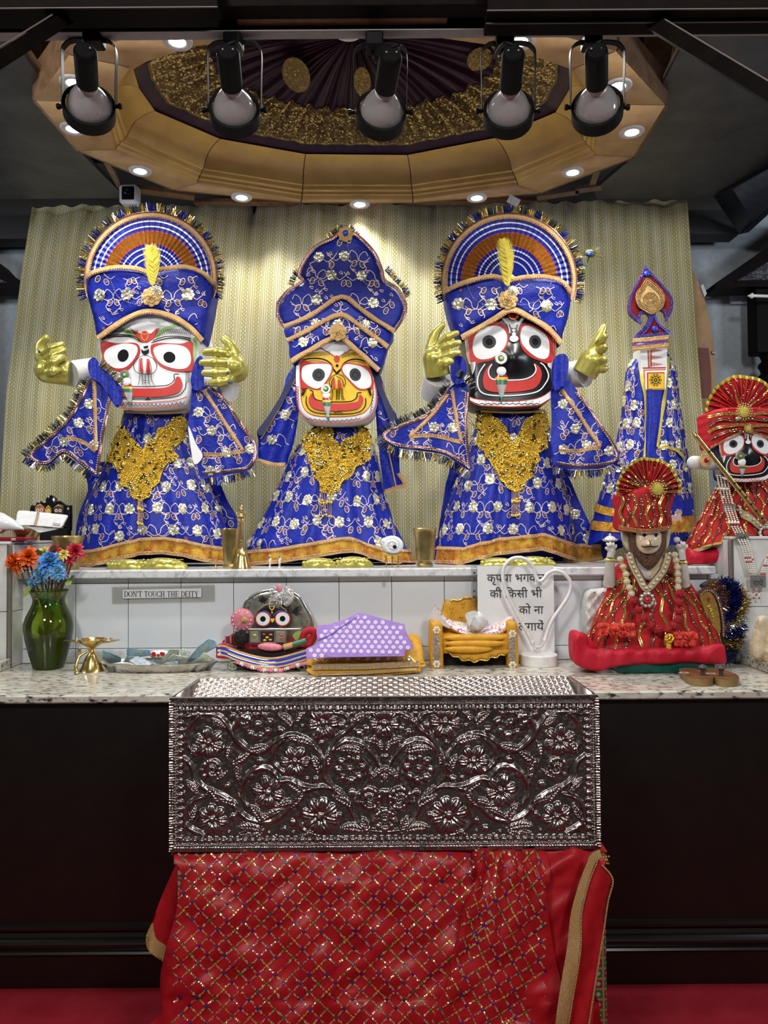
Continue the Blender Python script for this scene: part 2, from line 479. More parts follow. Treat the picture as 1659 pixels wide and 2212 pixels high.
for sx,x0,x1,lab in ((-1,-2.6,-1.435,'granite ledge slab at the foot of the plinth with the brass bowl'),
                        (1,1.36,2.6,'granite ledge slab on the worktop that carries the white cloth and seashell')):
    o=bx(MB(),x0,x1,2.44,2.925,CT,CT+0.038,bev=0.004).build('granite_ledge',M['granite']);tag(o,lab,'ledge')
# tiled riser below the shelf: every tile its own piece
riser=struct('wall_riser',bx(MB(),-1.443,1.335,3.036,3.15,CT,SH-.03),M['grout'])
tile_me={}
def tile(parent,x0,x1,z0,z1,y,axis='x'):
    """one glazed tile 5 mm proud, 2 mm joints; axis x: faces the camera, axis y: a side face at x = y"""
    g=0.0012;dx,dz=round(x1-x0-2*g,4),round(z1-z0-2*g,4)
    key=(dx,dz,axis)
    if key not in tile_me:
        b=box(-dx/2,dx/2,0,0.005,-dz/2,dz/2,0.0012) if axis == 'x' else box(-0.003,0.003,-dx/2,dx/2,-dz/2,dz/2,0.0012)
        tile_me[key]=MB().add(*b).mesh('tile',M['tile'])
    o=bpy.data.objects.new('tile',tile_me[key]);COL.objects.link(o);o.parent=parent
    p=A([(x0+x1)/2,y,(z0+z1)/2]) if axis == 'x' else A([y,(x0+x1)/2,(z0+z1)/2])
    o.location=p-A(ORG[parent.name])
xs=[-1.443]+[float(U(163+113.9*k,1330,3.03)[0]) for k in range(13)]+[1.333]
zs=[CT,float(U(830,1397,3.03)[2]),float(U(830,1256,3.03)[2]),SH-0.031]
for i in range(len(xs)-1):
    for j in range(3):
        if xs[i+1]-xs[i] > 0.03:tile(riser,xs[i],xs[i+1],zs[j],zs[j+1],3.030)
sh=bx(MB(),-1.442,1.30,2.98,3.72,SH-0.032,SH,bev=0.004).build('marble_shelf',M['marble']);tag(sh,'long grey veined marble shelf the blue-robed figures stand on','shelf')
# tiled plinths at both ends
M['plinthtile']=mat('pale_marbled_tile',(0.66,0.655,0.63),0.14,col2=(0.52,0.50,0.46),nsc=7,lo=.45,hi=.7)
M['edge']=mat('metal_edge_strip',(0.28,0.235,0.19),0.4,metal=0.5)
for sx,x0,x1,lab in ((-1,-2.4,-1.445,'white tiled plinth that carries the seashell, brass bowl and folded cloth'),
                        (1,1.336,2.4,'white tiled plinth under the seated red-turbaned figure')):
    ed=x1 if sx < 0 else x0
    pl=thing('tiled_plinth',lab,'plinth',((x0+x1)/2,2.94,CT))
    bx(MB(),x0,x1,2.94,3.50,CT,BL-0.012).build('core',M['grout'],pl)
    tm=M['tile'];M['tile']=M['plinthtile'];tile_me.clear()
    for k in range(5):
        a,b=(ed-0.012-.203*(k+1),ed-0.012-.203*k) if sx < 0 else (ed+.012+.203*k,ed+.012+.203*(k+1))
        for z0,z1 in ((CT,1.145),(1.145,BL-.012)):tile(pl,a,b,z0,z1,2.935)
    for k in range(4):
        for z0,z1 in ((CT,1.145),(1.145,BL-.012)):tile(pl,2.946+.138*k,2.946+.138*(k+1),z0,z1,ed-sx*0.003,'y')
    M['tile']=tm;tile_me.clear()
    bx(MB(),ed-.006,ed+.006,2.93,2.943,CT,BL-.012,bev=.003).build('edge_strip',M['edge'],pl)
    bx(MB(),x0,x1,2.93,3.51,BL-.012,BL,bev=.003).build('top_slab',M['plinthtile'],pl)
# ---------------------------------------------------------------- ceiling
HZ=3.063                                              # underside of the gold ring
ceil=struct('ceiling',bx(MB(),-4,4,-0.8,4.16,3.45,3.53),M['darkwood'])
def plate(poly,z,th):
    p=UZ(A(poly)[:,0],A(poly)[:,1],z);q=p+A([0,0,th]);n=len(p)
    return np.vstack([p,q]),[tuple(range(n)),tuple(range(2*n-1,n-1,-1))]+[(i,i+n,(i+1) % n+n,(i+1) % n) for i in range(n)]
for poly in ([(2,50),(97,185),(80,218),(172,327),(256,412),(262,428),(-420,434),(-700,40)],
             [(1497,55),(1425,196),(1437,227),(1367,340),(1283,412),(1290,430),(1640,424),(2300,300),(2300,40)]):
    MB().add(*plate(poly,HZ+0.05,0.02)).build('plaster_panel',M['plaster'],None)['kind']='structure'
bpy.data.objects['plaster_panel'].name='ceiling_panel_left';bpy.data.objects['plaster_panel.001'].name='ceiling_panel_right'
def bar(p0,p1,w,h,roll=0.0):
    p0,p1=A(p0),A(p1);d=(p1-p0)/np.linalg.norm(p1-p0);s=np.cross(d,[0,0,1.0]);s /= np.linalg.norm(s);u=np.cross(s,d)
    s,u=s*cos(roll)+u*sin(roll),u*cos(roll)-s*sin(roll)
    v=[p+a*s*w/2+b*u*h/2 for p in (p0,p1) for a in (-1,1) for b in (-1,1)]
    return A(v),[(0,1,3,2),(4,6,7,5),(0,4,5,1),(2,3,7,6),(0,2,6,4),(1,5,7,3)]
for m,a,b,z,w in (('stud',(6,40),(118,200),3.14,.03),('stud',(28,40),(40,130),3.25,.16),('ply',(85,40),(100,190),3.3,.2),('stud',(200,60),(260,80),3.2,.03),
                      ('stud',(1500,40),(1430,190),3.14,.025),('ply',(1445,40),(1428,190),3.3,.16),('stud',(1490,50),(1468,150),3.25,.08),
                      ('stud',(226,340),(262,408),3.13,.025),('ply',(292,408),(420,424),3.12,.06),('stud',(1243,410),(1300,402),3.12,.05),('stud',(1160,425),(1250,412),3.12,.05),
                      ('stud',(1292,360),(1278,400),3.13,.03),('ply',(420,437),(1180,434),3.13,.05)):
    MB().add(*bar(UZ(*a,z),UZ(*b,z),w,0.02)).build('board',M[m],ceil)
# dark bulkhead hung along the back and right
bk=struct('trim_1',MB().add(*B(-500,1596,350,512,3.96,.12)),M['bulk'])
p=[UZ(1542,424,3.10),U(1597,506,3.95),U(1900,220,2.55),UZ(1980,200,3.10)]
v=np.vstack([p,A(p)+A([0.05,0,0.01])])
struct('trim_2',MB().add(v,[(0,1,2,3),(7,6,5,4),(1,5,6,2),(0,4,5,1)]),M['bluegrey'],smooth=False)
# stepped dark beams across the top, in front of the lights
for i,(x0,x1,y0,y1,d,m) in enumerate(((-300,470,-90,17,1.80,'darkwood'),(-300,466,18,34,1.84,'darkwood'),(1052,1960,-90,19,1.80,'darkwood'),(1050,1960,20,47,1.84,'darkwood'),
                                            (470,1052,-90,12,1.86,'darkwood'),(508,968,15,35,1.90,'ply'))):
    o=struct('trim_%d' % (i+3),MB().add(*B(x0,x1,y0,y1,d,.05,.002)),M[m])
    if i < 4:MB().add(*B(x0,x1,y1-1.2,y1+.6,d-.002,.004)).build('edge_strip',M['edge_highlight'],o)  # thin pale strip painted as the highlight on the board's lower edge
for i,(a,b) in enumerate(((U(200,2,1.93),U(-120,205,1.60)),(U(1330,2,1.93),U(1780,275,1.60)))):
    o=struct('trim_%d' % (i+9),MB().add(*bar(a,b,.036,.03)),M['darkwood'])
    for s in (-1,1):
        q=A([0,-.017,-.0155*s-.002]);MB().add(*bar(a+q,b+q,.003,.003)).build('edge_strip',M['edge_highlight'],o)  # painted highlight lines on the slanting beams
# gold ring with its cove
O_=[(77,217),(172,327),(377,410),(650,437),(892,437),(1165,417),(1367,340),(1437,227),(1330,110),(1180,68),(935,58),(560,58),(300,76),(150,118)]
I_=[(222,222),(250,322),(425,396),(652,431),(892,431),(1120,402),(1285,334),(1297,225),(1235,150),(1110,104),(935,80),(560,78),(420,100),(280,145)]
R_=[(300,190),(335,240),(475,300),(660,333),(880,335),(1070,298),(1200,243),(1232,190),(1234,150),(1110,70),(935,50),(560,48),(420,70),(288,150)]
RZ=HZ+0.145
Ow=UZ(A(O_)[:,0],A(O_)[:,1],HZ);Iw=UZ(A(I_)[:,0],A(I_)[:,1],HZ);Rw=UZ(A(R_)[:,0],A(R_)[:,1],RZ)
cove=thing('ceiling_cove','gold painted many-sided ceiling ring with a hollow cove around dark fabric','ceiling cove',(*Ow.mean(0)[:2],HZ))
prof=[(0,0),(.03,.10),(.10,.13),(.12,.20),(.20,.24),(.25,.34),(.30,.36),(.33,.44),(.40,.62),(.52,.78),(.70,.91),(.88,.975),(1,1)]
N=len(O_)
for k in range(N):
    j=(k+1) % N;g=0.003
    a,b,c,d=Ow[k],Ow[j],Iw[j],Iw[k];u=(b-a)/np.linalg.norm(b-a)*g
    lo=A([a+u,b-u,c-u,d+u]);up=lo+A([0,0,.025])
    rim=A([a+u,b-u]);rt=rim+A([0,0,.12])
    MB().add(np.vstack([lo,up]),[(3,2,1,0),(4,5,6,7),(0,1,5,4),(1,2,6,5),(2,3,7,6),(3,0,4,7)]).build('ring_panel',M['tanboard'],cove,smooth=False)
    nrm=np.cross(b-a,[0,0,1.0]);nrm /= np.linalg.norm(nrm);nrm*=-np.sign(nrm @ (Ow.mean(0)-a))*.012
    MB().add(np.vstack([rim,rim+nrm,rt,rt+nrm]),[(0,1,3,2),(4,5,7,6),(2,3,7,6),(0,1,5,4),(0,2,6,4),(1,3,7,5)]).build('rim_board',M['ply'],cove,smooth=False)
    v=[]
    for e,s in ((k,1),(j,-1)):
        for w,h in prof:
            q=Iw[e]+(Rw[e]-Iw[e])*w;q[2]=HZ+(RZ-HZ)*h;v.append(q)
    n=len(prof);mb=MB();v=A(v);w=(v[n:]-v[:n])*.004;v[:n]+= w;v[n:] -= w
    mb.add(v,[(i,n+i,n+i+1,i+1) for i in range(n-1)]);mb.build('cove_panel',M['goldpaint'],cove,sharp=.55)
# fabric stretched over the opening
FC=A([float(Rw[:,0].mean()),float(Rw[:,1].mean())-.05,RZ])
rimw=resample(np.vstack([Rw,Rw[:1]]),.018)[:-1];nr=len(rimw)
ang=np.arange(nr)/nr*2*pi
def fab(k,t,o=0.0):
    k=A(k);i0=np.floor(k).astype(int) % nr;fr=(k-np.floor(k))[...,None]
    p=rimw[i0]*(1-fr)+rimw[(i0+1) % nr]*fr;t=A(t)[...,None]
    q=p+(FC-p)*t;th=k/nr*2*pi
    pl=.012*np.sin(th*34+1.5*np.sin(th*5))+.008*np.sin(th*71)
    q[...,2]=RZ+.20*np.sin(np.clip(t[...,0],0,1)*pi/2) ** .8+pl*np.clip(t[...,0]*3,0,1)*(1-.5*t[...,0])-o+.004
    return q
def m_satin(name,col,col2,rough=.38,**k):
    t=MT(name);return t.set(Base_Color=t.mix(t.noise(30,3).ramp(.4,.65),col,col2),Roughness=rough,Specular_IOR_Level=.3,**k)
M['plum']=m_satin('plum_satin',(0.036,0.013,0.033),(0.052,0.016,0.045),.5)
M['seq']=mat('gold_sequins',(0.95,0.74,0.30),0.25,metal=.45,col2=(0.60,0.42,0.14),nsc=900,lo=.42,hi=.58)
M['seqbase']=mat('gold_embroidery',(0.40,0.29,0.11),0.4,metal=0.3,col2=(0.18,0.115,0.05),nsc=300,bump=(700,.003))
can=thing('fabric_canopy','dark plum pleated fabric with a gold sequin border stretched inside the ceiling ring','canopy',FC)
kk,tt=np.meshgrid(np.arange(0,nr,.5),np.linspace(-.02,1,26),indexing='ij')
MB().add(fab(kk.ravel(),tt.ravel()),gridf(nr*2,26,True,False)).build('drape',M['plum'],can,sharp=None)
tb=np.linspace(.06,.335,9);kb,tb_=np.meshgrid(np.arange(0,nr,.5),tb,indexing='ij')
MB().add(fab(kb.ravel(),tb_.ravel(),.005),gridf(nr*2,9,True,False)).build('border_band',M['seqbase'],can,sharp=None)
fs=Surf(lambda a,b:fab(a,b),.02)
def on_fab(mb,k,t,r,o=.008,tilt=.35,n=6):
    p=fab(k,t,o);th=np.linspace(0,2*pi,n,endpoint=False);tl=rng.normal(0,tilt,(len(p),2));r=np.broadcast_to(A(r),(len(p),))
    x=np.cos(th)[None]*r[:,None];y=np.sin(th)[None]*r[:,None]
    v=p[:,None]+np.stack([x,y,x*tl[:,:1]+y*tl[:,1:]],-1)
    mb.add(v.reshape(-1,3),(np.arange(len(p))[:,None]*n+np.arange(n)))
far=lambda n:rng.uniform(0,nr,n)
q=MB();on_fab(q,far(9000),rng.uniform(.075,.325,9000),.0042)
kd=np.arange(0,nr,.55);on_fab(q,kd,np.full(len(kd),.075),.0042);on_fab(q,kd,np.full(len(kd),.32)+.012*np.sin(kd*.9),.0042)
for c in range(0,nr,9):
    for rr in (.35,.7,1.0):
        a=np.linspace(0,2*pi,int(26*rr),endpoint=False);on_fab(q,c+3.6*rr*np.cos(a),.2+.10*rr*np.sin(a),.0036)
tag(q.build('sequins',M['seq'],can,smooth=False),kind='stuff')
for (px,py,rx,ry) in ((640,157,27,32),(783,172,17,28),(1036,122,24,20)):
    c=UZ(px,py,RZ+.13);i=int(np.argmin(np.linalg.norm(rimw[:,:2]-FC[:2]-(c-FC)[:2]*3,axis=1)))
    a=np.linspace(0,2*pi,20,endpoint=False);mb=MB()
    off=np.stack([np.cos(a)*rx*.0021,np.sin(a)*ry*.0038,0*a],1)
    pt=c+off+A([0,0,-.012]);v=np.vstack([pt,c+A([0,0,-.02])[None],])
    mb.add(v,[(j,(j+1) % 20,20) for j in range(20)])
    o=mb.build('medallion',M['seqbase'],can)
    s_=MB();g=rng.uniform(-1,1,(160,2));g=g[(g ** 2).sum(1) < .95];P=c+np.stack([g[:,0]*rx*.0021,g[:,1]*ry*.0038,-.019+.008*(g ** 2).sum(1)],1)
    s_.add(*beads(P,.0035));tag(s_.build('sequins',M['seq'],o),kind='stuff')
# recessed lights
DL=[((383,90),),((160,180),),((158,279),),((303,370),),((522,427),),((777,442),),((1030,428),),((1237,373),),((1365,286),),((1335,187),),((1122,90),),((752,68),)]
where=['by the upper left corner of the gold ring','half hidden behind the first spotlight bulb','just under the rim of the first spotlight','on the ring above the small security camera',
         'above the left half of the gold curtain','above the middle of the gold curtain','above the gold curtain beside the paper tag','on the ring below the fourth spotlight','on the ring lowest below the fifth spotlight',
         'on the ring right beside the fifth spotlight bulb','half hidden behind the yoke of the fourth spotlight','behind the black track, hardly showing']
dl0=None
for ((x,y),),wh in zip(DL,where):
    p=UZ(x,y,HZ-.008);lab='round white recessed downlight ' +wh
    if dl0 is None:
        dl0=thing('recessed_downlight',lab,'light',p,'recessed lights around the gold ring')
        MB().add(*lathe([(.026,.012),(.027,-.001),(.034,-.004),(.047,-.003),(.050,.0),(.050,.004)],p,28)).build('trim_ring',M['white_plastic'],dl0)
        MB().add(*lathe([(.0005,.006),(.015,.0055),(.027,.004)],p,24)).build('lens',M['glow'],dl0)
    else:copy_tree(dl0,p,lab)
    l=bpy.data.lights.new('downlight_beam','SPOT');l.energy=DOWNLIGHT_W*(1.1 if p[1] > 3.4 else 1);l.spot_size=math.radians(130);l.spot_blend=.7;l.shadow_soft_size=.03;l.color=(1,.975,.93)
    o=bpy.data.objects.new('downlight_beam',l);COL.objects.link(o);o.location=p-A([0,0,.012])
# track and spotlights
rail=thing('light_track','black track rail that carries the five spotlights','track',U(830,52,1.93))
MB().add(*B(-250,1950,38,50,1.93,.035,.002)).build('rail',M['blackmetal'],rail)
MB().add(*B(-250,1950,52,63,1.935,.03,.002)).build('rail',M['blackmetal'],rail)
MB().add(*B(-250,1950,62.5,64.8,1.932,.034)).build('edge_strip',mat('brushed_grey',(.35,.34,.33),.4),rail)
M['bulb']=mat('frosted_grey_bulb',(0.27,0.245,0.245),0.12,col2=(.33,.30,.30),nsc=8,Coat_Weight=.6)
M['neck']=mat('bulb_neck',(0.62,0.56,0.55),0.3);M['chrome']=mat('chrome_inside',(.6,.62,.65),.12,metal=1)
names=['hung first from the left end of the track','hung second, left of the middle one','hung in the middle of the track','tilted most, with its cord looped, fourth along the track','hung last at the right end of the track']
for (x,yr,tx,yt,lean),wh in zip(((193,238,195,88,-.03),(507,246,500,92,-.07),(822,251,808,98,.14),(1098,248,1092,94,.06),(1290,240,1283,92,-.02)),names):
    c=U(x,yr,1.97);top=U(tx,yt,1.95)
    sp=thing('track_spotlight','black spotlight with frosted bulb, ' +wh,'spotlight',top,'spotlights on the black track')
    ax=A([c[0]/c[1]*.9-lean,cos(.245),-sin(.245)]);ax /= np.linalg.norm(ax);L=lambda pr,**k:lathe(pr,c,30,ax,**k)
    MB().add(*B(tx-19,tx+20,65.5,yt-2,1.925,.05,.004)).build('track_adapter',M['blackmetal'],sp)
    MB().add(*B(tx-11,tx+11,yt-6,yt+4,1.94,.025,.003)).build('swivel',M['blackmetal'],sp)
    w=58;pts=[(x-w,yr-6),(x-w,yr-60),(x-w-1,yt+26),(x-w+6,yt+8),(x-w+22,yt-1),(tx,yt-2),(x+w-22,yt-1),(x+w-6,yt+8),(x+w+1,yt+26),(x+w,yr-60),(x+w,yr-6)]
    pt=cr(pts,5,False);P=U(pt[:,0],pt[:,1],1.96);v=np.concatenate([P+A([0,-.009,0]),P+A([0,.009,0])]);n=len(P)
    cen=U(x,yr-40,1.96);P2=P+(cen-P)*.02;v=np.concatenate([v,P2+A([0,-.009,0]),P2+A([0,.009,0])])
    f=[(i,i+1,n+i+1,n+i) for i in range(n-1)]+[(2*n+i,3*n+i,3*n+i+1,2*n+i+1) for i in range(n-1)]+[(i,2*n+i,2*n+i+1,i+1) for i in range(n-1)]+[(n+i,n+i+1,3*n+i+1,3*n+i) for i in range(n-1)]
    MB().add(v,f).build('yoke',M['blackmetal'],sp)
    hood=MB().add(*L([(.058,-.022),(.066,-.022),(.0665,.016),(.062,.020),(.0585,.016),(.058,-.022)])).build('shade',M['blackmetal'],sp)
    MB().add(*L([(.0578,-.02),(.0578,.015)])).build('reflector',M['chrome'],hood)
    MB().add(*L([(.0005,-.196),(.021,-.196),(.0265,-.190),(.0275,-.185),(.0275,-.092),(.024,-.09),(.002,-.088)])).build('lamp_socket',M['blackmetal'],sp)
    h=MB()
    for s in (-1,1):h.add(*ball(c+ax*-.196+A([s*.012,0,.003]),.003,8,6))
    h.build('screw',M['edge'],sp)
    bl=MB().add(*L([(.021,-.10),(.021,-.086),(.0245,-.076),(.034,-.062),(.045,-.044),(.0525,-.026),(.0555,-.008),(.0535,.006),(.044,.017),(.026,.024),(.0005,.027)])).build('bulb',M['bulb'],sp)
    MB().add(*L([(.0216,-.10),(.0216,-.085),(.0248,-.077)])).build('bulb_neck',M['neck'],bl)
    for s in (-1,1):
        k=U(x+s*60,yr-8,1.96);MB().add(*lathe([(.0005,-.012),(.007,-.012),(.008,-.006),(.005,-.002),(.005,.006),(.0005,.007)],k,12,(-s,0,0))).build('knob',M['blackmetal'],sp)
    e=c+ax*-.19+A([0,.0,.02]);s=top+A([-.004,0,-.006])
    sgn={0:-1,3:-1}.get(names.index(wh),1)
    q=cr([s,s+A([.006*sgn,.01,-.03]),(s+e)/2+A([.028*sgn,.02,-.01]),e+A([.02*sgn,.01,.012]),e],5,False)
    MB().add(*tube(q,.0045,8)).build('power_cord',M['blackmetal'],sp)
# security camera on the bulkhead
sc=thing('security_camera','small white cube security camera above the first blue-robed figure','camera',U(276,436,3.6))
MB().add(*B(256,297,396,438,3.6,.06,.012)).build('housing',M['white_plastic'],sc)
b=MB().add(*B(262,290,401,431,3.597,.01,.004)).build('face',M['blackmetal'],sc)
MB().add(*lathe([(.018,0),(.018,.004),(.012,.006),(.009,.003),(.0005,.004)],U(277,415,3.597),20,(0,-1,0))).build('lens',mat('lens_glass',(.006,.006,.008),.05),b)
MB().add(*tube([U(290,420,3.66),U(296,440,3.8),U(296,440,3.97)],.008)).build('bracket',M['blackmetal'],sc)
tg=MB().add(*bar(U(1098,428,3.6),U(1121,440,3.6),.045,.002,.5)).build('paper_tag',mat('paper_white',(.55,.54,.5),.8));tag(tg,'small white paper tag stuck above the gold curtain','tag')
# ---------------------------------------------------------------- gold brocade curtain behind the figures
def m_brocade():
    t=MT('gold_brocade');u,v=t.uv()
    s=(u/27.0).fract();c=s*27.0-9.0                          # chain band centred at 9 of every 27 units
    a=(v*(2*pi/17.0)).sin()*3.6
    ch=((c-a).abs().lt(1.0)).max((c+a).abs().lt(1.0));ch=ch.max((((c.abs()*1.3+((v/8.5).fract()-.5).abs()*6)).lt(1.1)))
    inb=c.abs().lt(6.2)
    ln=(c.abs()-7.2).abs().lt(.55).max((c-10.5).abs().lt(.5)).max((c-15.0).abs().lt(.6))
    thread=(ch*inb).max(ln)
    # some bands are woven solid with tinsel
    solid=(((u/27.0)._m('FLOOR')*0.618).fract().lt(.62))*inb*(1-ch)
    patch=t.noise(2.2,2).ramp(.42,.6)
    tin=(solid*patch).max(0.0)
    base=t.mix(t.noise(5,2).ramp(.35,.65),(0.93,0.86,0.50),(0.88,0.78,0.36))
    base=t.mix((c-12.7).abs().lt(1.8)*.75,base,(0.92,0.90,0.74))
    col=t.mix(thread,base,(0.34,0.30,0.10));gl=t.voro(430,'Color');g=t.xyz(gl)[0]
    col=t.mix(tin,col,t.mix(g.gt(.55),(0.86,0.80,0.40),(1.0,0.98,0.72)))
    n=t.node('ShaderNodeTexWhiteNoise',1,Vector=gl)
    t.bump(t.voro(430,'Distance')+t.noise(70,3)*.4,.006,1.0)
    return t.set(Base_Color=col,Metallic=(tin*.4).max(thread*.2).max(.12),Roughness=.34,Sheen_Weight=.15)
M['brocade']=m_brocade()
Lx=lambda y:np.interp(y,[440,600,850,1000,1160,1240],[70,45,14,5,-3,-8])
Rx=lambda y:np.interp(y,[430,520,700,860,1000,1180,1240],[1485,1491,1503,1516,1530,1541,1545])
def curt(u,v):
    u=A(u);v=A(v)
    top=446-12*u+3.5*np.sin(u*97)*np.sin(u*41+1)+2*np.sin(u*230)
    y=top+(1228-top)*v
    x=Lx(y)+(Rx(y)-Lx(y))*u
    w=u*8+.5*np.sin(v*2.1+u*4)
    f=.040*np.sin(w*2.6+1.7*v)+.024*np.sin(w*6.3+1.2*v)+.018*np.sin(w*13.7-2.2*v+1)*(1-.4*v)+.006*np.sin(u*210+3*np.sin(v*3))*np.exp(-v*9)*1.4
    f+= .012*np.sin(u*31+5*v)*np.exp(-((v-.2)/.2) ** 2)+.004*np.sin(u*60+17*v)*np.sin(v*9)
    f+= .05*v ** 2+.028*np.sin(u*23+4.2*v)*np.exp(-((v-.12)/.25) ** 2)+.022*np.sin(u*15-6*v+2)*np.exp(-((v-.45)/.4) ** 2)
    return U(x,y,3.860+f-.04*v)
nu,nv=420,90
uu,vv=np.meshgrid(np.linspace(0,1,nu),np.linspace(0,1,nv) ** 1.0,indexing='ij')
mb=MB();P=curt(uu.ravel(),vv.ravel())
pu=uu.ravel()*1475;pvv=vv.ravel()*790
mb.add(P,gridf(nu,nv)[:,::-1],np.stack([pu,pvv],1));mb.add(P+A([0,.004,0]),gridf(nu,nv),np.stack([pu,pvv],1))
ct=mb.build('brocade_curtain',M['brocade'],None,sharp=None);tag(ct,'gold striped brocade curtain with chain pattern hanging behind the figures','curtain')
# plywood arch edge showing right of the curtain
arch=thing('plywood_arch','plywood arch edge with a dark red patch right beside the gold curtain','arch',U(1520,950,3.99))
pp=[(1470,540),(1497,585),(1515,625),(1529,672),(1539,722),(1545,790),(1546,960),(1470,960)]
MB().add(*slab(cr(pp[:7],4,False).tolist()+pp[7:],const(3.985),.015,30)).build('board',M['ply2'] if 'ply2' in M else M.setdefault('ply2',mat('raw_plywood',(.36,.22,.10),.65,col2=(.27,.15,.06),nsc=12)),arch)
MB().add(*slab([(1490,750),(1531,752),(1536,800),(1537,860),(1490,860)],const(3.982),.003,30)).build('painted_patch',mat('dull_red_paint',(.16,.05,.035),.7),arch)
MB().add(*lathe([(.0005,.012),(.010,.010),(.013,.0)],U(1541,762,3.985),14,(0,-1,0))).build('bolt',M['edge'],arch)
tp=MB().add(*slab([(1514,618),(1519,613),(1527,634),(1522,642)],const(3.975),.004,30));tag(tp.build('clear_tape',mat('crumpled_tape',(.55,.57,.6),.2)),'crumpled strip of clear tape on the plywood arch edge','tape')
# small side shrines: a sloped dark roof on turned posts
def m_gloss():
    t=MT('glossy_dark_wood');n=t.noise(26,4,.6,None,1.0);t.bump(n,.012);return t.set(Base_Color=t.mix(n,(.016,.012,.02),(.03,.028,.05)),Roughness=.25)
M['gloss']=m_gloss()
shr=thing('side_shrine','dark wooden side shrine with a sloped roof and turned post, behind the red-turbaned figure','shrine',U(1665,1150,4.010))
a=U(1549,606,3.460);b=U(1549,622,3.460)
def prism(poly,d,dep):return slab(poly,const(d),dep,60)
MB().add(*prism([(1548,610),(1580,588),(1660,532),(1800,430),(1800,468),(1665,562),(1590,606),(1576,612),(1560,612)],3.940,.14)).build('roof_edge',M['darkwood'],shr)
MB().add(*prism([(1575,606),(1662,560),(1800,468),(1800,618),(1700,606)],3.960,.12)).build('fascia',M['gloss'],shr)
MB().add(*prism([(1546,612),(1625,604),(1800,606),(1800,622),(1625,619),(1546,622)],3.930,.15)).build('eave',M['darkwood'],shr)
MB().add(*B(1633,1690,610,762,3.960,.1,.006)).build('post',M['darkwood'],shr)
c=U(1665,762,4.010);z0=c[2]-BL;pr=[(.055,0),(.06,-.01),(.05,-.03),(.045,-.045),(.062,-.06),(.066,-.075),(.055,-.09),(.05,-.11),(.066,-.125),(.07,-.15),(.05,-.2),(.045,-.3),(.06,-.45),(.06,-z0+.02),(.07,-z0+.001)]
MB().add(*lathe(pr[::-1],c,24)).build('turned_post',M['darkwood'],shr)
shl=thing('side_shrine','dark sloped roof corner of a second shrine beside the curtain edge, under the grey wall','shrine',U(-80,900,4.010))
MB().add(*prism([(-300,380),(-150,460),(-5,566),(12,585),(44,606),(44,614),(20,612),(-10,596),(-300,420)],3.960,.12)).build('roof_edge',M['darkwood'],shl)
MB().add(*prism([(-300,425),(-10,594),(20,612),(-300,616)],3.980,.1)).build('fascia',M['gloss'],shl)
MB().add(*prism([(-300,608),(44,611),(44,622),(-300,624)],3.950,.13)).build('eave',M['darkwood'],shl)
MB().add(*B(-120,-55,620,1120,3.960,.1,.006)).build('post',M['darkwood'],shl)
# rod, and the plate coloured as a patch of light
rod=thing('white_rod','white rod with a pointed cap in front of the dark post','rod',U(1640,639,3.870))
MB().add(*tube([U(1626,639,3.860),U(1660,640,3.870),U(1760,645,3.920)],.008,10)).build('rod',M['white_plastic'],rod)
MB().add(*lathe([(.0005,.024),(.006,.014),(.014,.002),(.015,-.003),(.009,-.006),(.0005,-.006)],U(1624,639,3.860),16,(-1,0,0))).build('cap',M['white_plastic'],rod)
pn=MB().add(*B(1579,1634,626,655,4.130,.03,.003));tag(pn.build('light_patch_plate',mat('painted_light_patch',(.55,.66,.85),.6)),'pale blue rectangular plate painted as a patch of light on the grey wall behind the white rod','plate')  # its pale blue puts the patch of light on the wall into colour
# ---------------------------------------------------------------- cloth, trims and jewellery for the figures
def m_blue():
    t=MT('royal_blue_satin');n=t.noise(26,3);t.bump(t.noise(55,4,.6,None,.6),.006,.5)
    return t.set(Base_Color=t.mix(n.ramp(.4,.65),(0.005,0.018,0.34),(0.004,0.012,0.25)),Roughness=.42,Specular_IOR_Level=.3)
M['blue']=m_blue()
M['navy']=mat('navy_lining',(.010,.014,.075),.6)
M['thread']=mat('pale_pink_thread',(.60,.47,.45),.45,metal=.3,col2=(.72,.62,.60),nsc=300)
M['bud']=mat('brown_pink_stitching',(.22,.10,.085),.6)
M['petal']=mat('silver_gold_sequin',(.86,.83,.66),.22,metal=.55,col2=(.74,.68,.46),nsc=400,lo=.4,hi=.6)
M['lace']=mat('gold_lace',(.80,.55,.24),.3,metal=.6,col2=(.55,.33,.12),nsc=500,lo=.42,hi=.6,bump=(900,.002))
M['lacebead']=mat('red_pink_beads',(.45,.10,.07),.3,col2=(.75,.42,.30),nsc=240,lo=.45,hi=.55,metal=.4)
M['hem']=mat('orange_gold_foil',(.80,.50,.06),.24,metal=.6,col2=(.48,.15,.02),nsc=28,lo=.38,hi=.62,bump=(240,.006))
M['hem2']=M['hem']
M['gold']=mat('bright_gold_beads',(1.0,.72,.11),.2,metal=.5,col2=(.92,.60,.05),nsc=300)
M['golddark']=mat('gold_lurex_cloth',(.80,.50,.05),.35,metal=.3,col2=(.55,.31,.025),nsc=220,lo=.4,hi=.6,bump=(420,.006))
M['gilt']=mat('gilt_plaster',(.58,.53,.13),.24,metal=.5,col2=(.47,.42,.08),nsc=14)
M['tgold']=mat('gold_tinsel',(.72,.58,.22),.2,metal=1,col2=(.5,.38,.1),nsc=200)
M['tsilver']=mat('silver_tinsel',(.75,.76,.74),.18,metal=1)
M['tblue']=mat('blue_tinsel',(.015,.03,.30),.2,metal=.8,col2=(.01,.012,.10),nsc=200)
M['tdark']=mat('dark_tinsel',(.02,.022,.04),.3,metal=.6)
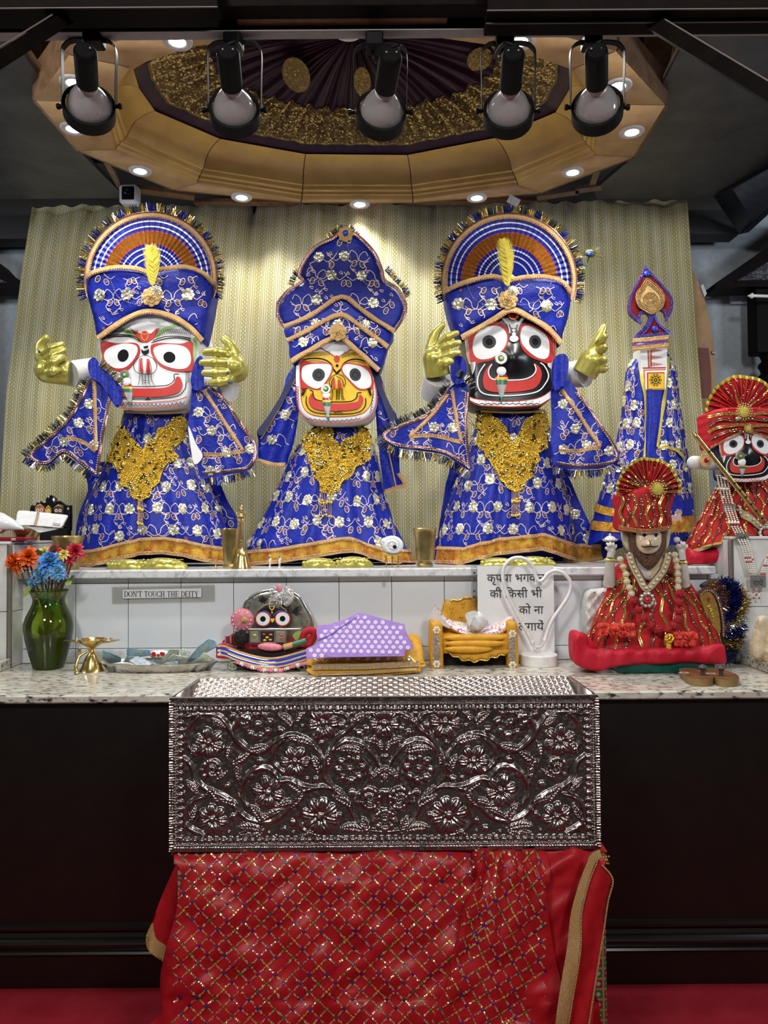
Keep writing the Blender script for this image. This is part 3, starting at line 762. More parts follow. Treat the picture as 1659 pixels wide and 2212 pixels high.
M['silverb']=mat('silver_beads',(.78,.76,.72),.2,metal=.9)
M['pearl']=mat('pearl',(.80,.74,.64),.22,Coat_Weight=.5)
M['white']=mat('white_paint',(.80,.81,.82),.5,col2=(.78,.79,.79),nsc=30)
M['red']=mat('red_paint',(.52,.018,.010),.5);M['black']=mat('black_paint',(.008,.008,.010),.7,Specular_IOR_Level=.12);M['blackgl']=mat('black_gloss_paint',(.008,.008,.010),.28)
M['yellow']=mat('yellow_paint',(.80,.50,.012),.5);M['orange']=mat('orange_paint',(.62,.16,.02),.4)
M['green']=mat('pale_green_paint',(.32,.52,.17),.4);M['grey']=mat('charcoal_paint',(.022,.024,.028),.7,col2=(.035,.037,.042),nsc=90)
M['dkgreen']=mat('green_enamel',(.03,.17,.08),.25);M['turq']=mat('silver_mesh',(.52,.55,.54),.3,metal=.8,bump=(900,.003));M['ygold']=mat('yellow_enamel',(.70,.48,.05),.3)
M['cream']=mat('off_white_cloth',(.66,.65,.64),.75,bump=(200,.001))
M['rust']=mat('rust_gold_band',(.48,.19,.02),.3,metal=.8,col2=(.26,.07,.01),nsc=200,bump=(500,.004))
M['redrim']=mat('red_piping',(.4,.03,.03),.5)
M['feather']=mat('yellow_feather',(.80,.66,.05),.6)
M['gemblue']=mat('blue_gem',(.02,.05,.45),.08,Coat_Weight=1.0);M['gemred']=mat('red_gem',(.5,.01,.02),.08,Coat_Weight=1.0)

def K(ox,oy,s):return lambda p:A(p)*s+A([ox,oy])
def brocade(parent,surf,inside,a0,a1,b0,b1,W=66.,H=52.,r=12.5,seed=3,o=.0016,fl_name='sequin_flowers'):
    """sequin flowers joined by stitched vines with looped buds, sewn over a cloth"""
    g=np.random.default_rng(seed);vines=[];loops=[];bud=[];fl=[]
    rows=int((b1-b0)/H)+2
    for j in range(rows):
        b=b0+j*H;off=(j % 2)*W*.5
        for i in range(int((a1-a0)/W)+2):
            x=a0+i*W+off+g.normal(0,4);y=b+g.normal(0,4);fl.append((x,y))
            s=1 if (i+j) % 2 else -1
            x2=x+W*.5;y2=b+H
            vines.append(cr([(x+9*s,y+9),(x+20*s,y+H*.30),(x+W*.22*s,y+H*.52),(x+W*.42*s,y+H*.74),(x+W*.5*s-6*s,y+H-10)],4,False))
            vines.append(cr([(x-9*s,y+4),(x-18*s,y+10),(x-26*s,y+5),(x-W*.5*s,y+1),(x-W*.6*s,y-8)],4,False))
            for cx,cy,t in ((x+W*.36*s,y+H*.34,.5*s),(x-27*s,y+17,-.4*s)):
                q=np.linspace(0,2*pi,11);ex=5.0*np.cos(q)*(1+.0*q);ey=7.4*np.sin(q)
                loops.append(np.stack([cx+ex*cos(t)-ey*sin(t),cy+ex*sin(t)+ey*cos(t)],1));bud.append((cx,cy))
            for cx,cy,t in ((x+W*.26*s,y+H*.60,-.4),(x-W*.40*s,y-2,2.4),(x+W*.44*s,y+H*.84,.5)):
                for d in (-.45,.45):vines.append(cr([(cx,cy),(cx+5*cos(t+d),cy-5*sin(t+d)),(cx+9*cos(t+d*.4),cy-9*sin(t+d*.4))],2,False))
            vines.append(cr([(x+10*s,y-2),(x+W*.26*s,y-12),(x+W*.44*s,y-4),(x+W*.5*s,y+8),(x+W*.72*s,y+12),(x+W*.9*s,y+3)],4,False))
    def ok(p):return inside(p[:,0],p[:,1]).all()
    def clip(p):
        k=inside(p[:,0],p[:,1]);n=0 if k.all() else int(np.argmin(k));return p if k.all() else p[:n]
    vines=[q for q in map(clip,vines) if len(q) > 2]
    mb=MB();strokes(mb,surf,[p for p in vines if ok(p)]+[p for p in loops if ok(p)],1.5,o)
    if mb.n:tag(mb.build('vine_stitching',M['thread'],parent,smooth=False),kind='stuff')
    bd=A([p for p in bud]);k=inside(bd[:,0],bd[:,1]) & inside(bd[:,0]+6,bd[:,1]) & inside(bd[:,0]-6,bd[:,1]);bd=bd[k]
    mb=MB();discs(mb,surf,bd[:,0],bd[:,1],3.6,o,6,.15)
    if mb.n:tag(mb.build('bud_stitching',M['bud'],parent,smooth=False),kind='stuff')
    fl=A(fl);k=inside(fl[:,0],fl[:,1]) & inside(fl[:,0]+r*.7,fl[:,1]) & inside(fl[:,0]-r*.7,fl[:,1]) & inside(fl[:,0],fl[:,1]+r*.7) & inside(fl[:,0],fl[:,1]-r*.7)
    fl=fl[k];mb=MB()
    if len(fl):
        ph=g.uniform(0,6,len(fl))
        for q in range(7):discs(mb,surf,fl[:,0]+r*.64*np.cos(ph+q*2*pi/7),fl[:,1]+r*.64*np.sin(ph+q*2*pi/7),r*.39,o+.001,7,.35,.22,seed+q)
        discs(mb,surf,fl[:,0],fl[:,1],r*.36,o+.002,7,.4,.1,seed+9)
        tag(mb.build(fl_name,M['petal'],parent,smooth=False),kind='stuff')
def trim(parent,surf,pts,w=9.,o=.003,closed=False,bead=True,name='gold_trim',m='lace',bm='lacebead',side=.32):
    """gold lace ribbon with a row of small beads along it"""
    p=resample(np.vstack([pts,pts[:1]]) if closed else pts,4.0)
    t=MB().add(*stroke(surf,p,w,o,ridge=.0022)).build(name,M[m],parent)
    if bead:
        d=np.gradient(p,axis=0);d /= np.maximum(np.linalg.norm(d,axis=1,keepdims=True),1e-9)
        mb=MB();q=p+np.stack([-d[:,1],d[:,0]],1)*w*side;beadrow(mb,surf,q,5.0,.0036,o+.003)
        tag(mb.build('beads',M[bm],t),kind='stuff')
    return t
def fringe(parent,surf,pts,L=14.,o=.004,seed=5,run=9,mats=('tblue','tgold','tsilver'),out=None,dens=1.5,droop=0.0,name='tinsel_fringe'):
    """cut tinsel standing out of an edge, in runs of colour"""
    g=np.random.default_rng(seed);p=resample(pts,dens);d=np.gradient(p,axis=0);d /= np.maximum(np.linalg.norm(d,axis=1,keepdims=True),1e-9)
    nrm=np.stack([d[:,1],-d[:,0]],1) if out is None else np.broadcast_to(A(out),p.shape)
    base=surf(p[:,0],p[:,1],o);sc=np.linalg.norm(surf.fr(p[:,0],p[:,1])[2],axis=1)
    e=p+nrm*.5;tip0=surf(e[:,0],e[:,1],o)-base;tip0 /= np.maximum(np.linalg.norm(tip0,axis=1,keepdims=True),1e-9)
    tan=np.gradient(base,axis=0);tan /= np.maximum(np.linalg.norm(tan,axis=1,keepdims=True),1e-9)
    cid=(np.arange(len(p)) // run) % len(mats)
    for c in range(len(mats)):
        k=np.where(cid == c)[0]
        if not len(k):continue
        k=np.repeat(k,2);n=len(k)
        ln=L*sc[k]*g.uniform(.7,1.12,n);dirv=tip0[k]+tan[k]*g.normal(0,.22,n)[:,None]+A([0,-1,0])*g.normal(.05,.30,n)[:,None]+A([0,0,-droop])
        dirv /= np.linalg.norm(dirv,axis=1,keepdims=True)
        w=(tan[k]+A([0,1,0])*g.normal(0,.8,n)[:,None])*(.0012)
        b=base[k];t=b+dirv*ln[:,None]
        v=np.stack([b-w,b+w,t+w*.8,t-w*.8],1).reshape(-1,3)
        tag(MB().add(v,np.arange(4*n).reshape(-1,4)).build(name,M[mats[c]],parent,smooth=False),kind='stuff')
def skirt(rows,d0,flat=.6,pleat=14,amp=.010,wav=None,zmin=None,top=None):
    """a robe hanging round its own axis: rows (y, left, right) give the outline; a = picture units along the cloth, b = y"""
    R=A(rows)
    cx=lambda b:np.interp(b,R[:,0],(R[:,1]+R[:,2])/2);rx=lambda b:np.interp(b,R[:,0],(R[:,2]-R[:,1])/2)
    y0,y1=R[0,0],R[-1,0];rm=rx(A(y1))
    def fn(a,b):
        a,b=np.broadcast_arrays(A(a),A(b));r=rx(b);th=a/(.62*r+.38*rm)
        g=np.clip((b-y0)/(y1-y0),0,1);ap=amp*(.25+.75*g)
        w=ap*(np.cos(th*pleat+1.3*np.sin(th*3)+.5*g)+.45*np.cos(th*pleat*1.9+2*g+1))
        m=r*d0/F
        x=cx(b)+r*np.sin(th)*(1+w/np.maximum(m,.05)*.25)
        d=d0-(m*flat+w)*np.cos(th)
        P=U(x,b,d)
        # keep the true outline: undo the widening of nearer parts
        if zmin is not None:P[...,2]=np.maximum(P[...,2],zmin)
        return P
    s=Surf(fn);s.rx=rx;s.cx=cx;s.y0=y0;s.y1=y1
    s.th2a=lambda th,b:th*(.62*rx(b)+.38*rm);s.a2th=lambda a,b:a/(.62*rx(b)+.38*rm)
    return s
def skirt_mesh(parent,s,bot,m,name='robe',nt=150,nb=40,full=True):
    th=np.linspace(-pi,pi,nt,endpoint=False) if full else np.linspace(-pi/2,pi/2,nt)
    T,V=np.meshgrid(th,np.linspace(0,1,nb),indexing='ij');Bt=bot(T);b=s.y0+(Bt-s.y0)*V
    P=s(s.th2a(T.ravel(),b.ravel()),b.ravel())
    return MB().add(P,gridf(nt,nb,full,False)).build(name,m,parent,sharp=None)
def hem(parent,s,bot,h,th0=-pi*.62,th1=pi*.62,o=.005,m='hem',name='gold_hem',ext=0.0):
    th=np.linspace(th0,th1,160);nb=5;T,V=np.meshgrid(th,np.linspace(0,1,nb),indexing='ij');b=bot(T)-h*(1-V)+ext
    P=s(s.th2a(T.ravel(),b.ravel()),b.ravel(),o)
    q=MB().add(P,gridf(160,nb)).build(name,M[m],parent,sharp=None)
    for e in (h,0.0):
        bb=bot(th)-e+ext;pts=np.stack([s.th2a(th,bb),bb],1);trim(parent,s,pts,8,o+.002,name='hem_trim',side=.25 if e else -.25)
    return q
def relief_box(cx,hw,d,bul):return lambda a,b:d-bul*np.sqrt(np.clip(1-((A(a)-cx)/hw) ** 2,0,1))
class Paint:
    """painted inlays on a carved face, each layer a little prouder than the last"""
    def __init__(s,parent,surf,k,step=7.0):s.p=parent;s.s=surf;s.k=k;s.lv=0;s.step=step
    def fill(s,name,m,pts,smooth=True,step=None,parent=None,lift=None):
        s.lv+= 1;step=step or s.step;p=s.k(pts);p=cr(p,5) if smooth else p
        return MB().add(*decal(s.s,p,.0008+.00035*s.lv if lift is None else lift,step,.002)).build(name,M[m],parent or s.p)
    def oval(s,name,m,c,rx,ry,rot=0,parent=None):
        t=np.linspace(0,2*pi,28,endpoint=False);x=rx*np.cos(t);y=ry*np.sin(t)
        return s.fill(name,m,np.stack([c[0]+x*cos(rot)-y*sin(rot),c[1]+x*sin(rot)+y*cos(rot)],1),False,parent=parent)
    def lines(s,name,m,many,w,smooth=True,parent=None):
        s.lv+= 1;mb=MB()
        for p in many:
            p=s.k(p);p=cr(p,5,False) if smooth and len(p) > 2 else p
            mb.add(*stroke(s.s,resample(p,3.0),w,.0009+.00035*s.lv))
        return tag(mb.build(name,M[m],parent or s.p),kind='stuff' if len(many) > 3 else None)
    def lw(s,name,m,many,w,smooth=True,parent=None):return s.lines(name,m,many,w*s.ws,smooth,parent)
def hand(parent,wrist,palm,fingers,thumb,mitt=.048,name='golden_hand',fr=.0125):
    """one continuous hand: palm, four fingers and a thumb given as joint chains, fused"""
    mb=MB()
    c=(A(wrist)+A(palm))/2
    mb.add(*tube(cr([wrist,c,palm],5,False),np.linspace(mitt*1.0,mitt*.98,11),16))
    mb.add(*ball(palm,mitt*.99,16,10))
    for q in fingers:
        p=cr(q,5,False);n=len(p);mb.add(*tube(p,np.linspace(fr*1.25,fr*.85,n),10));mb.add(*ball(p[-1],fr*.85,10,8));
        mb.add(*ball(q[1],fr*1.22,10,8))
        mb.add(*tube([palm,q[0]],[mitt*.55,fr*1.4],10))
    p=cr(thumb,5,False);n=len(p);mb.add(*tube(p,np.linspace(fr*1.7,fr*.95,n),10));mb.add(*ball(p[-1],fr*.95,10,8));mb.add(*tube([palm,thumb[0]],[mitt*.6,fr*1.7],10))
    o=mb.build(name,M['gilt'],parent)
    r=o.modifiers.new('fuse','REMESH');r.mode='VOXEL';r.voxel_size=.0036;r.use_smooth_shade=True
    sm=o.modifiers.new('soften','SMOOTH');sm.iterations=3;sm.factor=.5
    return o
def necklace(parent,surf,poly,vee,tas,seed=1,scale=1.0):
    """V-shaped collar of gold beads and sequins with a tassel"""
    poly=A(poly);g=np.random.default_rng(seed)
    nk=MB().add(*decal(surf,poly,.010,6,.006)).build('necklace',M['golddark'],parent)
    mb=MB();beadrow(mb,surf,np.vstack([poly,poly[:1]]),4.2,.0044,.011)
    v=cr(vee,5,False)
    for k in (0,5):beadrow(mb,surf,v+A([0,k]),4.2,.0048,.013)
    x0,y0=poly.min(0);x1,y1=poly.max(0);cxm=(x0+x1)/2
    # curls of beads, mirrored, plus filling
    for _ in range(60):
        cx,cy=g.uniform(x0,x1),g.uniform(y0,y1)
        if not inpoly(poly,[cx],[cy])[0]:continue
        t=np.linspace(0,g.uniform(5,9),40);r=2+t*g.uniform(1.1,1.9);ph=g.uniform(0,6)
        q=np.stack([cx+r*np.cos(t+ph),cy+r*np.sin(t+ph)],1);k=inpoly(poly,q[:,0],q[:,1])
        if k.sum() > 12:
            q=q[k];q=q[np.concatenate([[True],np.linalg.norm(np.diff(q,axis=0),axis=1) < 8])];beadrow(mb,surf,q,4.4,.0042,.0125)
    q=np.stack([g.uniform(x0,x1,1600),g.uniform(y0,y1,1600)],1);q=q[inpoly(poly,q[:,0],q[:,1])]
    mb.add(*beads(surf(q[:,0],q[:,1],.0105),g.uniform(.0024,.0042,len(q))))
    tag(mb.build('gold_beads',M['gold'],nk),kind='stuff')
    q=q[::9];s2=MB();discs(s2,surf,q[:,0],q[:,1],4.0,.015,6,.5,.5,seed);tag(s2.build('sequins',M['seqbright'],nk,smooth=False),kind='stuff')
    tl=MB();bd=MB();x,ya,yb=tas
    for i in range(7):
        xx=x-9+3*i;z=np.linspace(ya,yb-g.uniform(0,7),8);tl.add(*tube(surf(np.full(8,xx),z,.014),.0011,5))
    for yy,n in ((ya+(yb-ya)*.40,6),(yb-4,5),(ya+(yb-ya)*.34,4)):
        for i in range(n):bd.add(*beads(surf([x-9+18*i/(n-1)],[yy+g.normal(0,1.5)],.016),.0062))
    tl.build('tassel',M['lace'],nk);tag(bd.build('tassel_beads',M['gold'],nk),kind='stuff')
    return nk
M['seqbright']=mat('bright_gold_sequin',(.95,.75,.25),.12,metal=1)
def brooch(parent,c,r,name='gold_brooch',m='lace',gem=None):
    mb=MB()
    for k,(rr,n,lift) in enumerate(((1.0,8,0),(.7,7,.004),(.42,6,.008))):
        for i in range(n):
            a=2*pi*i/n+k*.4;mb.add(*ball(A(c)+A([cos(a)*r*rr*.62,-lift,sin(a)*r*rr*.62]),(r*rr*.36,.0035,r*rr*.36),10,6))
    mb.add(*ball(A(c)+A([0,-.012,0]),(r*.2,.006,r*.2),10,6))
    o=mb.build(name,M[m],parent)
    if gem:MB().add(*ball(A(c)+A([0,-.012,0]),(r*.36,.009,r*.36),12,8)).build('gem',M[gem],o)
    return o
def plume(parent,base,tip,w,d,name='yellow_feather',m='feather',bend=8):
    """feather with a shaft and barbs"""
    b,t=A(base),A(tip);n=40;s=np.linspace(0,1,n);ax=t-b;L=np.linalg.norm(ax);ax=ax/L;nx=A([-ax[1],ax[0]])
    mid=b+np.outer(s,ax)*L+np.outer(np.sin(s*2.4)*bend,nx);sf=relief(const(d));mb=MB()
    wid=w*np.clip(np.sin(np.clip(s*.92+.06,0,1)*pi) ** .55,.08,1)
    for i in range(n):
        for sd in (-1,1):
            for j in range(2):
                q=s[i]+j*.5/n;p=b+ax*L*q+nx*sin(q*2.4)*bend;k=wid[i]*rnd.uniform(.8,1.08)
                e=p+nx*sd*k*.5+ax*k*.62;m1=p+nx*sd*k*.3+ax*k*.25
                zz=-.006*rnd.random()
                P=U([p[0],m1[0],e[0]],[p[1],m1[1],e[1]],d+zz);wv=A([ax[0],0,-ax[1]])*.0024
                mb.add(np.vstack([P[0]-wv,P[1]-wv,P[2],P[1]+wv,P[0]+wv]),[(0,1,3,4),(1,2,3)])
    o=mb.build(name,M[m],parent,smooth=False)
    MB().add(*tube(U(mid[:,0],mid[:,1],d-.002),.0012,5)).build('shaft',M['cream'],o)
    return o
# ---------------------------------------------------------------- the three large blue-robed figures
def on_skirt(s):
    def fn(x,y):
        x,y=np.broadcast_arrays(A(x),A(y));q=np.clip((x-s.cx(y))/s.rx(y),-.985,.985)
        return s.fn(s.th2a(np.arcsin(q),y),y)
    return Surf(fn)
def robe(parent,rows,bot_pts,d0,flat=.55,hem_h=30,seed=1,zmin=SH+.001,pleat=15,amp=.010,W=62.,H=50.,hemm='hem',r=12.5):
    s=skirt(rows,d0,flat,pleat,amp,zmin=zmin);bp=A(bot_pts)
    def bot(th):return np.interp(s.cx(A(bp[:,1].mean()))+np.sin(np.clip(th,-pi/2,pi/2))*s.rx(A(1200.)),bp[:,0],bp[:,1])
    skirt_mesh(parent,s,bot,M['blue'])
    yb=float(bp[:,1].min())
    def ins(a,b):th=s.a2th(a,b);return (np.abs(th) < 1.75) & (b > s.y0+6) & (b < bot(th)-hem_h-3)
    rm=float(s.rx(A(s.y1)));ob=s
    brocade(parent,s,ins,-rm*1.8,rm*1.8,s.y0+12,s.y1,W,H,r,seed)
    if hem_h:hem(parent,s,bot,hem_h,m=hemm)
    return s,bot
def flap(parent,poly,d,name,seed,inner=(),edge=None,fr=None,tilt=(0,0),fold=.006,W=54.,H=46.,r=11.5):
    """a stiff winged shawl piece with trims and tinsel edge"""
    p=cr(poly,4);c=p.mean(0)
    D=lambda a,b:d+tilt[0]*(A(a)-c[0])+tilt[1]*(A(b)-c[1])+fold*np.sin((A(a)-c[0])*.085+(A(b)-c[1])*.03)+.003*np.sin(A(a)*.21-A(b)*.06)
    sf=relief(D);o=MB().add(*slab(p,D,.004,9)).build(name,M['blue'],parent,sharp=1.2)
    brocade(o,sf,lambda a,b:inpoly(p,a,b) & (dpoly(p,a,b) > 5),p[:,0].min(),p[:,0].max(),p[:,1].min()+8,p[:,1].max(),W,H,r,seed)
    for q in inner:trim(o,sf,cr(q,4,False) if len(q) > 2 else A(q),8)
    if edge is not None:trim(o,sf,cr(edge,4,False),7,m='lacepink',bm='silverb')
    if fr is not None:
        for q,L,mats in fr:fringe(o,sf,cr(q,4,False),L,seed=seed,mats=mats)
    return o,sf
M['sstripe']=mat('silver_ribbon',(.72,.72,.74),.35,metal=.3)
M['lacepink']=mat('copper_pink_lace',(.48,.24,.17),.3,metal=.8,col2=(.12,.06,.10),nsc=300,lo=.42,hi=.6)
def jewel(parent,surf,k,c,r,pend,petals=0,lift=.012):
    """nose ornament: a round flower disc and a long pointed pendant"""
    cc=k([c])[0];rp=float(k([(1,0)])[0][0]-k([(0,0)])[0][0])*r
    cen=surf([cc[0]],[cc[1]],lift)[0];sc=3.1/F;R=rp*sc
    o=MB().add(*lathe([(.0005,.004),(R*.9,.004),(R,.0),(R,-.004)],cen,22,(0,-1,0))).build('nose_ornament',M['silverb'],parent)
    if petals:
        mb=MB()
        for i in range(petals):a=2*pi*i/petals;mb.add(*ball(cen+A([cos(a),0,sin(a)])*R*.82+A([0,-.004,0]),(R*.20,.003,R*.20),8,6))
        mb.build('petals',M['white'],o)
    MB().add(*lathe([(.0005,.007),(R*.55,.006),(R*.62,.003)],cen,20,(0,-1,0))).build('green_ring',M['dkgreen'],o)
    MB().add(*lathe([(.0005,.0095),(R*.22,.009),(R*.32,.005)],cen,16,(0,-1,0))).build('yellow_centre',M['ygold'],o)
    a,b,t=[k([q])[0] for q in pend];w=(b[0]-a[0])/2;x=(a[0]+b[0])/2;y0=(a[1]+b[1])/2;L=t[1]-y0;tx=t[0]-x
    sh=lambda f:w*np.interp(f,[0,.12,.3,.6,1],[.75,1.0,.86,.5,.04])
    bands=(('gemred',0,.10),('ygold',.10,.20),('dkgreen',.20,.36),('turq',.36,.78),('dkgreen',.78,1.0))
    MB().add(*ball(surf([x],[y0-w*.45],lift)[0],(w*sc*.8,.006,w*sc*.8),14,8)).build('pendant_cap',M['white'],o)
    for m,f0,f1 in bands:
        f=np.linspace(f0,f1,5);th=np.linspace(-pi/2,pi/2,9);Fg,T=np.meshgrid(f,th,indexing='ij');ww=sh(Fg)
        P=surf((x+tx*Fg+ww*np.sin(T)).ravel(),(y0+L*Fg).ravel(),lift*.6+.006*np.cos(T).ravel())
        MB().add(P,gridf(5,9)[:,::-1]).build('pendant_band',M[m],o,smooth=True)
    return o
def fan_hat(parent,cx,cy,rad,d,band,top,bottom,brooch_at,plume_pts,seed,sx=1.0):
    """pleated fan crest over a broad embroidered turban band"""
    hat=thing_part(parent)
    fan=Surf(lambda a,b:(lambda r,ph:U(cx+r*sx*np.cos(ph),cy-r*np.sin(ph),d+(.0055*(2*np.abs(((ph/pi*30) % 1)-.5)-.5)*np.clip(r/60,.2,1))))(140-A(b),pi-A(a)/100),.3)
    A0,A1=-30.,344.;na=372
    aa,bb=np.meshgrid(np.linspace(A0,A1,na),np.linspace(0,1,22),indexing='ij')
    R=lambda f:140-(18+(rad-18)*f)
    def ring(f0,f1,m,nm,o=0.0,n=6,par=None):
        a2,f2=np.meshgrid(np.linspace(A0,A1,na),np.linspace(f0,f1,n),indexing='ij')
        P=fan(a2.ravel(),R(f2.ravel()),o);return P,gridf(na,n)[:,::-1]
    P,f=ring(0,1,None,'',0,20);Q=P+A([0,.012,0])
    fo=MB().add(np.vstack([P,Q]),[f,f[:,::-1]+len(P)]).build('fan_crest',M['blue'],parent,sharp=None)
    MB().add(*ring(.50,.72,None,'',.0012)).build('rust_band',M['rust'],fo,sharp=None)
    for f0 in (.485,.72):MB().add(*ring(f0,f0+.02,None,'',.0018,2)).build('red_edge',M['redrim'],fo,sharp=None)
    for f0 in (.20,.30,.40,.80,.90):MB().add(*ring(f0,f0+.026,None,'',.0018,2)).build('silver_stripe',M['sstripe'],fo,sharp=None)
    e=np.stack([np.linspace(A0,A1,200),np.full(200,R(1.015))],1)
    p=np.stack([cx+(rad+3)*sx*np.cos(pi-e[:,0]/100),cy-(rad+3)*np.sin(pi-e[:,0]/100)],1);flat=relief(const(d-.004))
    trim(fo,flat,p,11);trim(fo,flat,p+(p-A([cx,cy]))*.045,5,bead=False,m='lacepink')
    fringe(fo,flat,cx_scale(p,(cx,cy),1.06),17,seed=seed,run=11,mats=('tblue','tgold','tdark','tgold'))
    # turban band
    bp=cr(band,5);hw=(bp[:,0].max()-bp[:,0].min())/2+3;bc=(bp[:,0].max()+bp[:,0].min())/2
    D=lambda a,b:d-.012-.085*np.sqrt(np.clip(1-((A(a)-bc)/hw) ** 2,0,1))+.0025*np.sin(A(b)*.16+A(a)*.02)
    bs=relief(D);bo=MB().add(*slab(bp,D,.10,8,.02,14)).build('turban_band',M['blue'],parent,sharp=1.0)
    brocade(bo,bs,lambda a,b:inpoly(bp,a,b) & (dpoly(bp,a,b) > 9),bp[:,0].min(),bp[:,0].max(),bp[:,1].min()+14,bp[:,1].max(),62,50,13.5,seed+3,.004)
    trim(bo,bs,cr(top,6,False),10,.006);trim(bo,bs,cr(bottom,6,False),12,.006)
    mb=MB()
    for q in ([(-88,-6),(-70,30),(-30,44),(-4,28)],[(4,28),(30,42),(70,28),(98,-14)]):beadrow(mb,bs,cr(A(q)+A(brooch_at)+A([0,-30]),8,False),4,.0026,.006)
    tag(mb.build('bead_swag',M['silverb'],bo),kind='stuff')
    brooch(bo,bs([brooch_at[0]],[brooch_at[1]],.012)[0],.044,'rose_brooch')
    c=bs([brooch_at[0]],[brooch_at[1]-20],.012)[0];brooch(bo,c+A([.02,0,-.01]),.026,'silver_brooch','petal')
    plume(bo,plume_pts[0],plume_pts[1],40,float(D(A(plume_pts[0][0]),A(plume_pts[0][1])))-.035)
    return bo,D
def thing_part(p):return p
def cx_scale(p,c,k):return A(c)+(p-A(c))*k
def arm(parent,p0,p1,r0,r1,name='white_arm'):
    c=(A(p0)+A(p1))/2
    return MB().add(*tube([p0,c,p1],[r0,(r0+r1)/2,r1],20)).build(name,M['cream'],parent)
def px(d):return lambda x,y,dd=0.0:U(x,y,d+dd)
FIG=dict(group='robed figures on the marble shelf')

# --- first figure: white face
f1=thing('deity_figure','blue-robed wooden deity figure with a white painted face and blue pleated fan crest','statue',U(325,1218,3.400)*A([1,1,0])+A([0,0,SH]))
s1,bot1=robe(f1,[(886,268,412),(930,258,408),(1000,228,425),(1080,190,468),(1150,172,492),(1222,162,494)],
                [(160,1222),(200,1221),(250,1208),(300,1196),(350,1193),(400,1200),(440,1210),(470,1214),(492,1216)],3.400,seed=11)
cape=cr([(205,1000),(190,1060),(168,1120),(163,1180),(170,1214),(300,1200),(480,1200),(512,1130),(490,1080),(468,1030),(440,990)],4)
co=MB().add(*slab(cape,const(3.490),.012,24)).build('cape',M['blue'],f1)
brocade(co,relief(const(3.490)),lambda a,b:inpoly(cape,a,b) & (dpoly(cape,a,b) > 6),160,512,1010,1190,60,50,12,21)
k1=K(0,420,.3617)
face1=cr(k1([(640,700),(860,660),(1130,700),(1210,840),(1212,900),(1195,1000),(1165,1100),(1135,1220),(1085,1268),(900,1287),(760,1278),(690,1235),(660,1130),(610,1010),(585,900),(588,820)]),4)
D1=lambda a,b:relief_box(325,125,3.275,.055)(a,b)-.022*np.exp(-((A(a)-315)/16) ** 2-((A(b)-795)/20) ** 2)
h1=MB().add(*slab(face1,D1,.19,7,.02,14)).build('head',M['white'],f1,sharp=1.0)
P1=Paint(h1,relief(D1),k1)
P1.fill('green_band','green',[(700,792),(760,800),(840,862),(828,880),(740,820)],False);P1.fill('green_band','green',[(925,845),(950,805),(1060,770),(1075,785),(960,835),(935,865)],False)
P1.fill('green_band','green',[(596,872),(611,868),(610,1000),(604,985),(597,930)],False);P1.fill('green_band','green',[(1155,855),(1178,850),(1172,960),(1150,1050),(1150,960)],False)
P1.fill('red_mark','red',[(775,795),(800,815),(850,835),(905,830),(935,800),(955,800),(920,860),(880,885),(850,885),(815,850)],False)
P1.oval('heart_mark','red',(866,846),26,30);P1.lines('mark_outline','ygold',[[(850,830),(846,850),(866,874),(886,850),(882,828),(866,838),(850,830)]],1.3)
P1.fill('red_eye_panel','red',[(608,878),(700,890),(800,886),(832,905),(836,950),(800,1008),(755,1050),(690,1052),(632,1030),(612,960)])
P1.fill('red_eye_panel','red',[(905,902),(960,888),(1080,892),(1146,880),(1152,960),(1155,1052),(1060,1056),(980,1035),(930,995),(906,950)])
e1=P1.fill('eye','white',[(638,930),(690,902),(760,892),(816,905),(822,945),(790,1000),(745,1035),(690,1038),(645,1010),(625,970)])
e2=P1.fill('eye','white',[(918,930),(945,906),(1010,896),(1090,906),(1132,940),(1140,1000),(1110,1038),(1050,1042),(980,1020),(938,985)])
P1.oval('pupil','black',(738,964),32,38,.4,e1);P1.oval('pupil','black',(1013,974),36,33,.3,e2)
hat=[]
for i in range(20):
    x=640+i*9;hat.append([(x,838-14*sin(i/19*pi)),(x+10,824-10*sin(i/19*pi)),(x+10+i*.3,812-4*sin(i/19*pi))])
    x=925+i*11;hat.append([(x,858-26*sin(i/24*pi)),(x+8,838-26*sin(i/24*pi)),(x+12,812-6*sin(i/19*pi)-i*.4)])
P1.lines('brow_hatching','black',hat,1.1)
P1.lines('brow_line','black',[[(620,860),(690,850),(780,850),(850,886)],[(640,848),(720,838),(800,848),(838,872)],[(905,888),(980,866),(1060,858),(1140,874)],[(915,876),(985,852),(1070,850),(1140,862)]],1.9)
P1.fill('forehead_mark','black',[(845,925),(862,938),(880,932),(893,925),(890,945),(868,962),(850,948)],False);P1.fill('forehead_mark','black',[(858,910),(888,905),(885,916),(864,920)],False)
P1.lines('eye_outline','redrim',[[(828,905),(836,950),(800,1008),(755,1050),(690,1054),(632,1032)],[(905,902),(906,950),(930,995),(980,1036),(1060,1058),(1155,1054)]],1.4)
P1.lines('nose_outline','black',[[(870,962),(918,988),(936,1030),(915,1066),(870,1070),(822,1062),(803,1025),(822,988),(868,962)]],1.3)
for q in ([(840,990),(852,984),(860,1060),(842,1060)],[(878,992),(890,990),(896,1064),(874,1062)]):P1.fill('nostril','red',q,False)
P1.lines('nose_lines','black',[[(838,992),(846,984),(858,990)],[(876,996),(886,988),(894,1000),(900,1064)],[(838,990),(838,1062)],[(842,1066),(838,1110),(828,1140)],[(856,1066),(854,1140)],[(870,1068),(872,1140)],[(886,1066),(890,1110),(898,1140)],[(900,1066),(908,1110),(925,1140)],[(856,1110),(890,1110)],[(856,1125),(892,1125)]],1.0)
